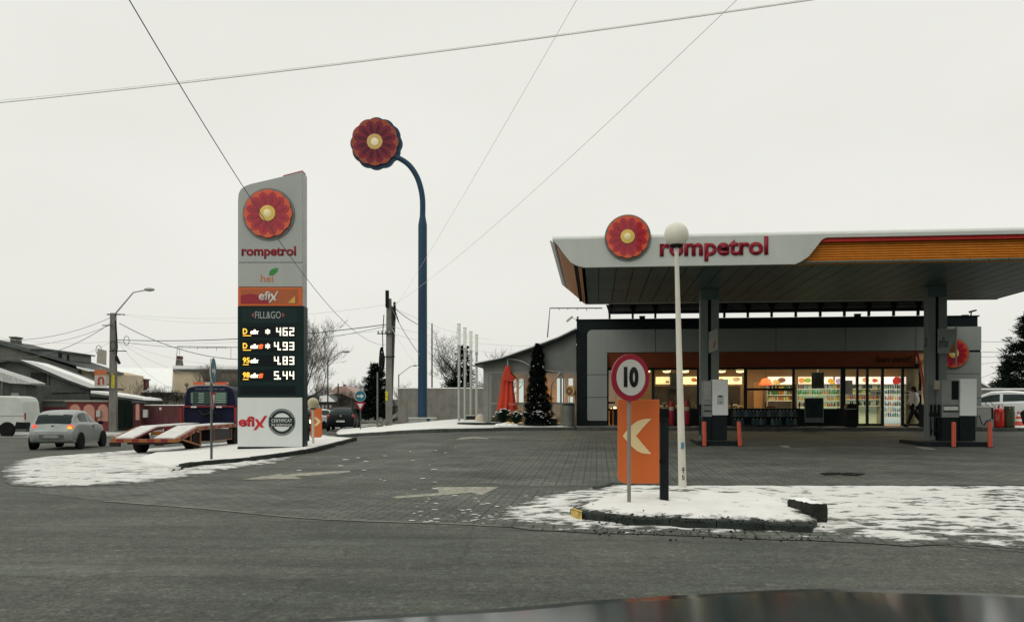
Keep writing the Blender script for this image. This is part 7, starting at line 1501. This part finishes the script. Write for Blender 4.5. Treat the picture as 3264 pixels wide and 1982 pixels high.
for k in range(5): mb.box(-.36 + (.0 if k % 2 else -.02), -.18, 5.396, 5.404, 1.60 + k * .075, 1.64 + k * .075).box(.2 if k < 3 else .12, .6, 5.396, 5.404, 1.60 + k * .075, 1.64 + k * .075).box(-.64, -.57, 5.396, 5.404, 1.60 + k * .075, 1.64 + k * .075)
mb.build('reflection_stripes', mat('pale_green_reflection', (.22, .34, .27), .5), t); MB().ball((.22, 5.44, 1.68), .12, 12, (1, .35, 1)).build('headrest', BLK, t, smooth=True)
pg = mat('pale_blue_print', (.2, .22, .3), .5)
text('cab_lettering', 'TRANSPORT AUTO RUTIER', -.62, .62, 1.49, 1.545, 5.43, pg, t, .004, .0); text('roof_lettering', 'SOS 0740 200 666', -.5, .55, 2.06, 2.11, 5.438, pg, t, .004, .0)
t.children[-1]
MB().box(-.6, .6, 5.5, 5.75, 2.2, 2.235).build('lightbar_base', STEEL, t)
lb = MB().prism(rrect(-.6, -.18, 2.237, 2.33, .03), 5.5, 5.74).build('light_bar', mat('orange_beacon', (.6, .09, .03), .25, coat=.5), t); MB().prism(rrect(.18, .6, 2.237, 2.33, .03), 5.5, 5.74).build('light_bar', mat('orange_beacon', (.6, .09, .03), .25, coat=.5), t); MB().prism(rrect(-.17, .17, 2.237, 2.335, .02), 5.5, 5.74).build('lightbar_centre', mat('cream_panel', (.5, .47, .38), .4), t)
MB().tube([(-.86, 5.6, 2.05), (-.86, 5.6, 2.2)], .02, 6).build('lamp_stalk', BLK, t); MB().ball((-.86, 5.56, 2.25), .075, 10).build('work_lamp', mat('lamp_dull', (.15, .15, .13), .4), t, smooth=True); MB().tube(spline([(-.3, 5.3, 1.3), (-.1, 5.2, 1.15), (.2, 5.2, 1.22), (.45, 5.3, 1.05)], 5), .06, 6).build('winch', BLK, t, smooth=True)

# ================================================================ bonnet of the car at the bottom edge
crest = [(-60, 2040), (300, 2018), (700, 2000), (1000, 1972), (1588, 1938), (1864, 1914), (2140, 1897), (2562, 1876), (2838, 1879), (3264, 1896), (3700, 1930)]
t = thing('parked_car', 'dark glossy car bonnet along the bottom right edge reflecting the station', 'car', (.45, 1.2, 0))
rows = []; N = 40
cs = spline([Vector((a, b, 0)) for a, b in crest], 6)
def bpt(px, py, back):
    Yc = 1.92 - .12 * abs((px - 2560) / 2560) ** 2 ; p_ = P(px, py, Yc); return p_
mb = MB(); offs = [(.10, -.30), (.07, -.12), (.03, -.035), (.01, -.008), (.0, 0), (-.06, .0048), (-.2, .0158), (-.35, .0275), (-.6, .047), (-.9, .07)]
for c in cs:
    p_ = bpt(c.x, c.y, 0)
    for dy, dz in offs: mb.v.append((p_.x - .45, p_.y + dy - 1.2, p_.z + dz))
k = len(offs)
for i in range(len(cs) - 1): mb.f += [(i * k + j, (i + 1) * k + j, (i + 1) * k + j + 1, i * k + j + 1) for j in range(k - 1)]
BN = mat('dark_teal_car_paint', (.006, .026, .027), .15, var=.3, scale=6); BN.node_tree.nodes['Principled BSDF'].inputs['Specular IOR Level'].default_value = .35
mb.build('bonnet', BN, t, smooth=True)
MB().prismx([(-.0, .18), (.78, .25), (.82, .62), (.6, .66), (-.35, .9), (-.35, .2)], -1.35, 1.35).build('front_end', BN, t, bevel=.05)
for x_ in (-1.0, 1.0): wheel(t, x_, .25, .30, .2)

# ================================================================ the walking person
def skin(name, pts, edges, radii, m, parent, sub=2, root=0):
    me = bpy.data.meshes.new(name); me.from_pydata([tuple(p_) for p_ in pts], edges, []); me.materials.append(m); o_ = bpy.data.objects.new(name, me); COL.objects.link(o_); o_.parent = parent
    sk_ = o_.modifiers.new('skin', 'SKIN'); sk_.use_smooth_shade = True
    for i, r_ in enumerate(radii):
        me.skin_vertices[0].data[i].radius = r_ if hasattr(r_, '__len__') else (r_, r_); me.skin_vertices[0].data[i].use_root = (i == root)
    sb_ = o_.modifiers.new('sub', 'SUBSURF'); sb_.levels = sub; sb_.render_levels = sub; return o_
VPn = -.95; pu = U(2914, VPn); pw = SW(pu, VPn); t = thing('person', 'person in white jacket and dark trousers walking left before the shop doors', 'person', (pw.x, pw.y, gz(pw.x, pw.y) + .145), TH)
SK = mat('skin_tone', (.30, .16, .10), .6); JK = mat('white_jacket', (.74, .70, .62), .75, var=.12, bump=.3); TR = mat('dark_trousers', (.025, .03, .032), .85, var=.2); HR = mat('dark_long_hair', (.018, .014, .012), .6, var=.3); SH = mat('dark_shoes', (.015, .015, .015), .5)
# x = -1 is the walking direction; height 1.66
J = {'pel': (0, 0, .88), 'spine': (-.01, 0, 1.08), 'chest': (-.02, 0, 1.28), 'neck': (-.03, 0, 1.43), 'hb': (-.045, 0, 1.50), 'head': (-.05, 0, 1.58),
     'hl': (0, -.09, .86), 'kl': (-.17, -.10, .47), 'al': (-.30, -.10, .09), 'fl': (-.44, -.10, .05), 'hr': (.01, .09, .86), 'kr': (.14, .10, .46), 'ar': (.38, .10, .13), 'fr': (.29, .11, .03),
     'sl': (-.01, -.18, 1.37), 'el': (.06, -.24, 1.10), 'wl': (-.04, -.23, .87), 'sr': (-.02, .18, 1.37), 'er': (-.06, .24, 1.10), 'wr': (-.18, .22, .92)}
names = list(J); ix = {k_: i for i, k_ in enumerate(names)}; pts = [J[k_] for k_ in names]
E = [('pel', 'spine'), ('spine', 'chest'), ('chest', 'neck'), ('neck', 'hb'), ('hb', 'head'), ('pel', 'hl'), ('hl', 'kl'), ('kl', 'al'), ('al', 'fl'), ('pel', 'hr'), ('hr', 'kr'), ('kr', 'ar'), ('ar', 'fr'), ('chest', 'sl'), ('sl', 'el'), ('el', 'wl'), ('chest', 'sr'), ('sr', 'er'), ('er', 'wr')]
rad = {'pel': (.13, .11), 'spine': (.12, .09), 'chest': (.13, .10), 'neck': .05, 'hb': .065, 'head': (.075, .088), 'hl': .085, 'kl': .055, 'al': .035, 'fl': .03, 'hr': .085, 'kr': .055, 'ar': .035, 'fr': .03, 'sl': .055, 'el': .04, 'wl': .026, 'sr': .055, 'er': .04, 'wr': .026}
edges = [(ix[a], ix[b]) for a, b in E]; radii = [rad[k_] for k_ in names]
def addp(p_, frm, r_): pts.append(p_); edges.append((frm, len(pts) - 1)); radii.append(r_); return len(pts) - 1
addp((-.135, 0, 1.575), ix['head'], .016)                  # nose
for sy in (-1, 1): addp((-.04, sy * .088, 1.575), ix['head'], .014)
for w_, sy in (('wl', -1), ('wr', 1)):
    wx_, wy_, wz_ = J[w_]; palm = addp((wx_ - .02, wy_, wz_ - .07), ix[w_], (.032, .018))
    for k_ in range(4):
        a_ = addp((wx_ - .045 + .022 * k_, wy_, wz_ - .115 - .004 * (k_ % 2)), palm, .009); addp((wx_ - .055 + .022 * k_, wy_ + .012 * -sy, wz_ - .155 - .006 * (1 if k_ in (1, 2) else 0)), a_, .008)
    a_ = addp((wx_ - .06, wy_, wz_ - .06), palm, .010); addp((wx_ - .075, wy_, wz_ - .095), a_, .009)
body = skin('body', pts, edges, radii, SK, t)
def sub_(keys, infl, m, nm, extra=None, root=0):
    kk = {k_: i for i, k_ in enumerate(keys)}; e_ = [(kk[a], kk[b]) for a, b in E if a in kk and b in kk]; rr = []
    for k_ in keys: r_ = rad[k_]; rr.append(tuple(q + infl for q in r_) if hasattr(r_, '__len__') else r_ + infl)
    return skin(nm, [J[k_] for k_ in keys], e_, rr, m, t, 2, root)
sub_(['spine', 'pel', 'chest', 'neck', 'sl', 'el', 'wl', 'sr', 'er', 'wr'], .05, JK, 'jacket'); sub_(['pel', 'hl', 'kl', 'al', 'hr', 'kr', 'ar'], .026, TR, 'trousers'); 
MB().ball((-.36, -.10, .055), 1, 14, (.14, .05, .055)).build('shoe', SH, t, smooth=True); MB().ball((.34, .10, .075), 1, 14, (.13, .05, .055)).xf(Matrix.Identity(4)).build('shoe', SH, t, smooth=True)
hm = MB(); hm.ball((-.02, 0, 1.60), .105, 18, (1.02, .95, 1.08)); hm.ball((.025, 0, 1.49), .10, 14, (.75, 1.05, 1.25)); hm.ball((.05, 0, 1.41), .08, 12, (.6, 1.2, 1.0)); hm.build('hair', HR, t, smooth=True)
mb = MB(); mb.ball((-.118, -.03, 1.595), .011, 8).ball((-.118, .03, 1.595), .011, 8); mb.build('eyes', BLK, t); MB().box(-.122, -.112, -.022, .022, 1.535, 1.543).build('mouth', mat('lips', (.25, .07, .06), .5), t)
MB().box(-.13, .13, -.14, .14, 1.39, 1.43).xf(Matrix.Translation((.01, 0, 0))).build('hood', JK, t, bevel=.03)
scene.render.engine = 'CYCLES'
try:
    scene.cycles.transparent_max_bounces = 12; scene.cycles.max_bounces = 8; scene.cycles.sample_clamp_indirect = 4
except Exception: pass
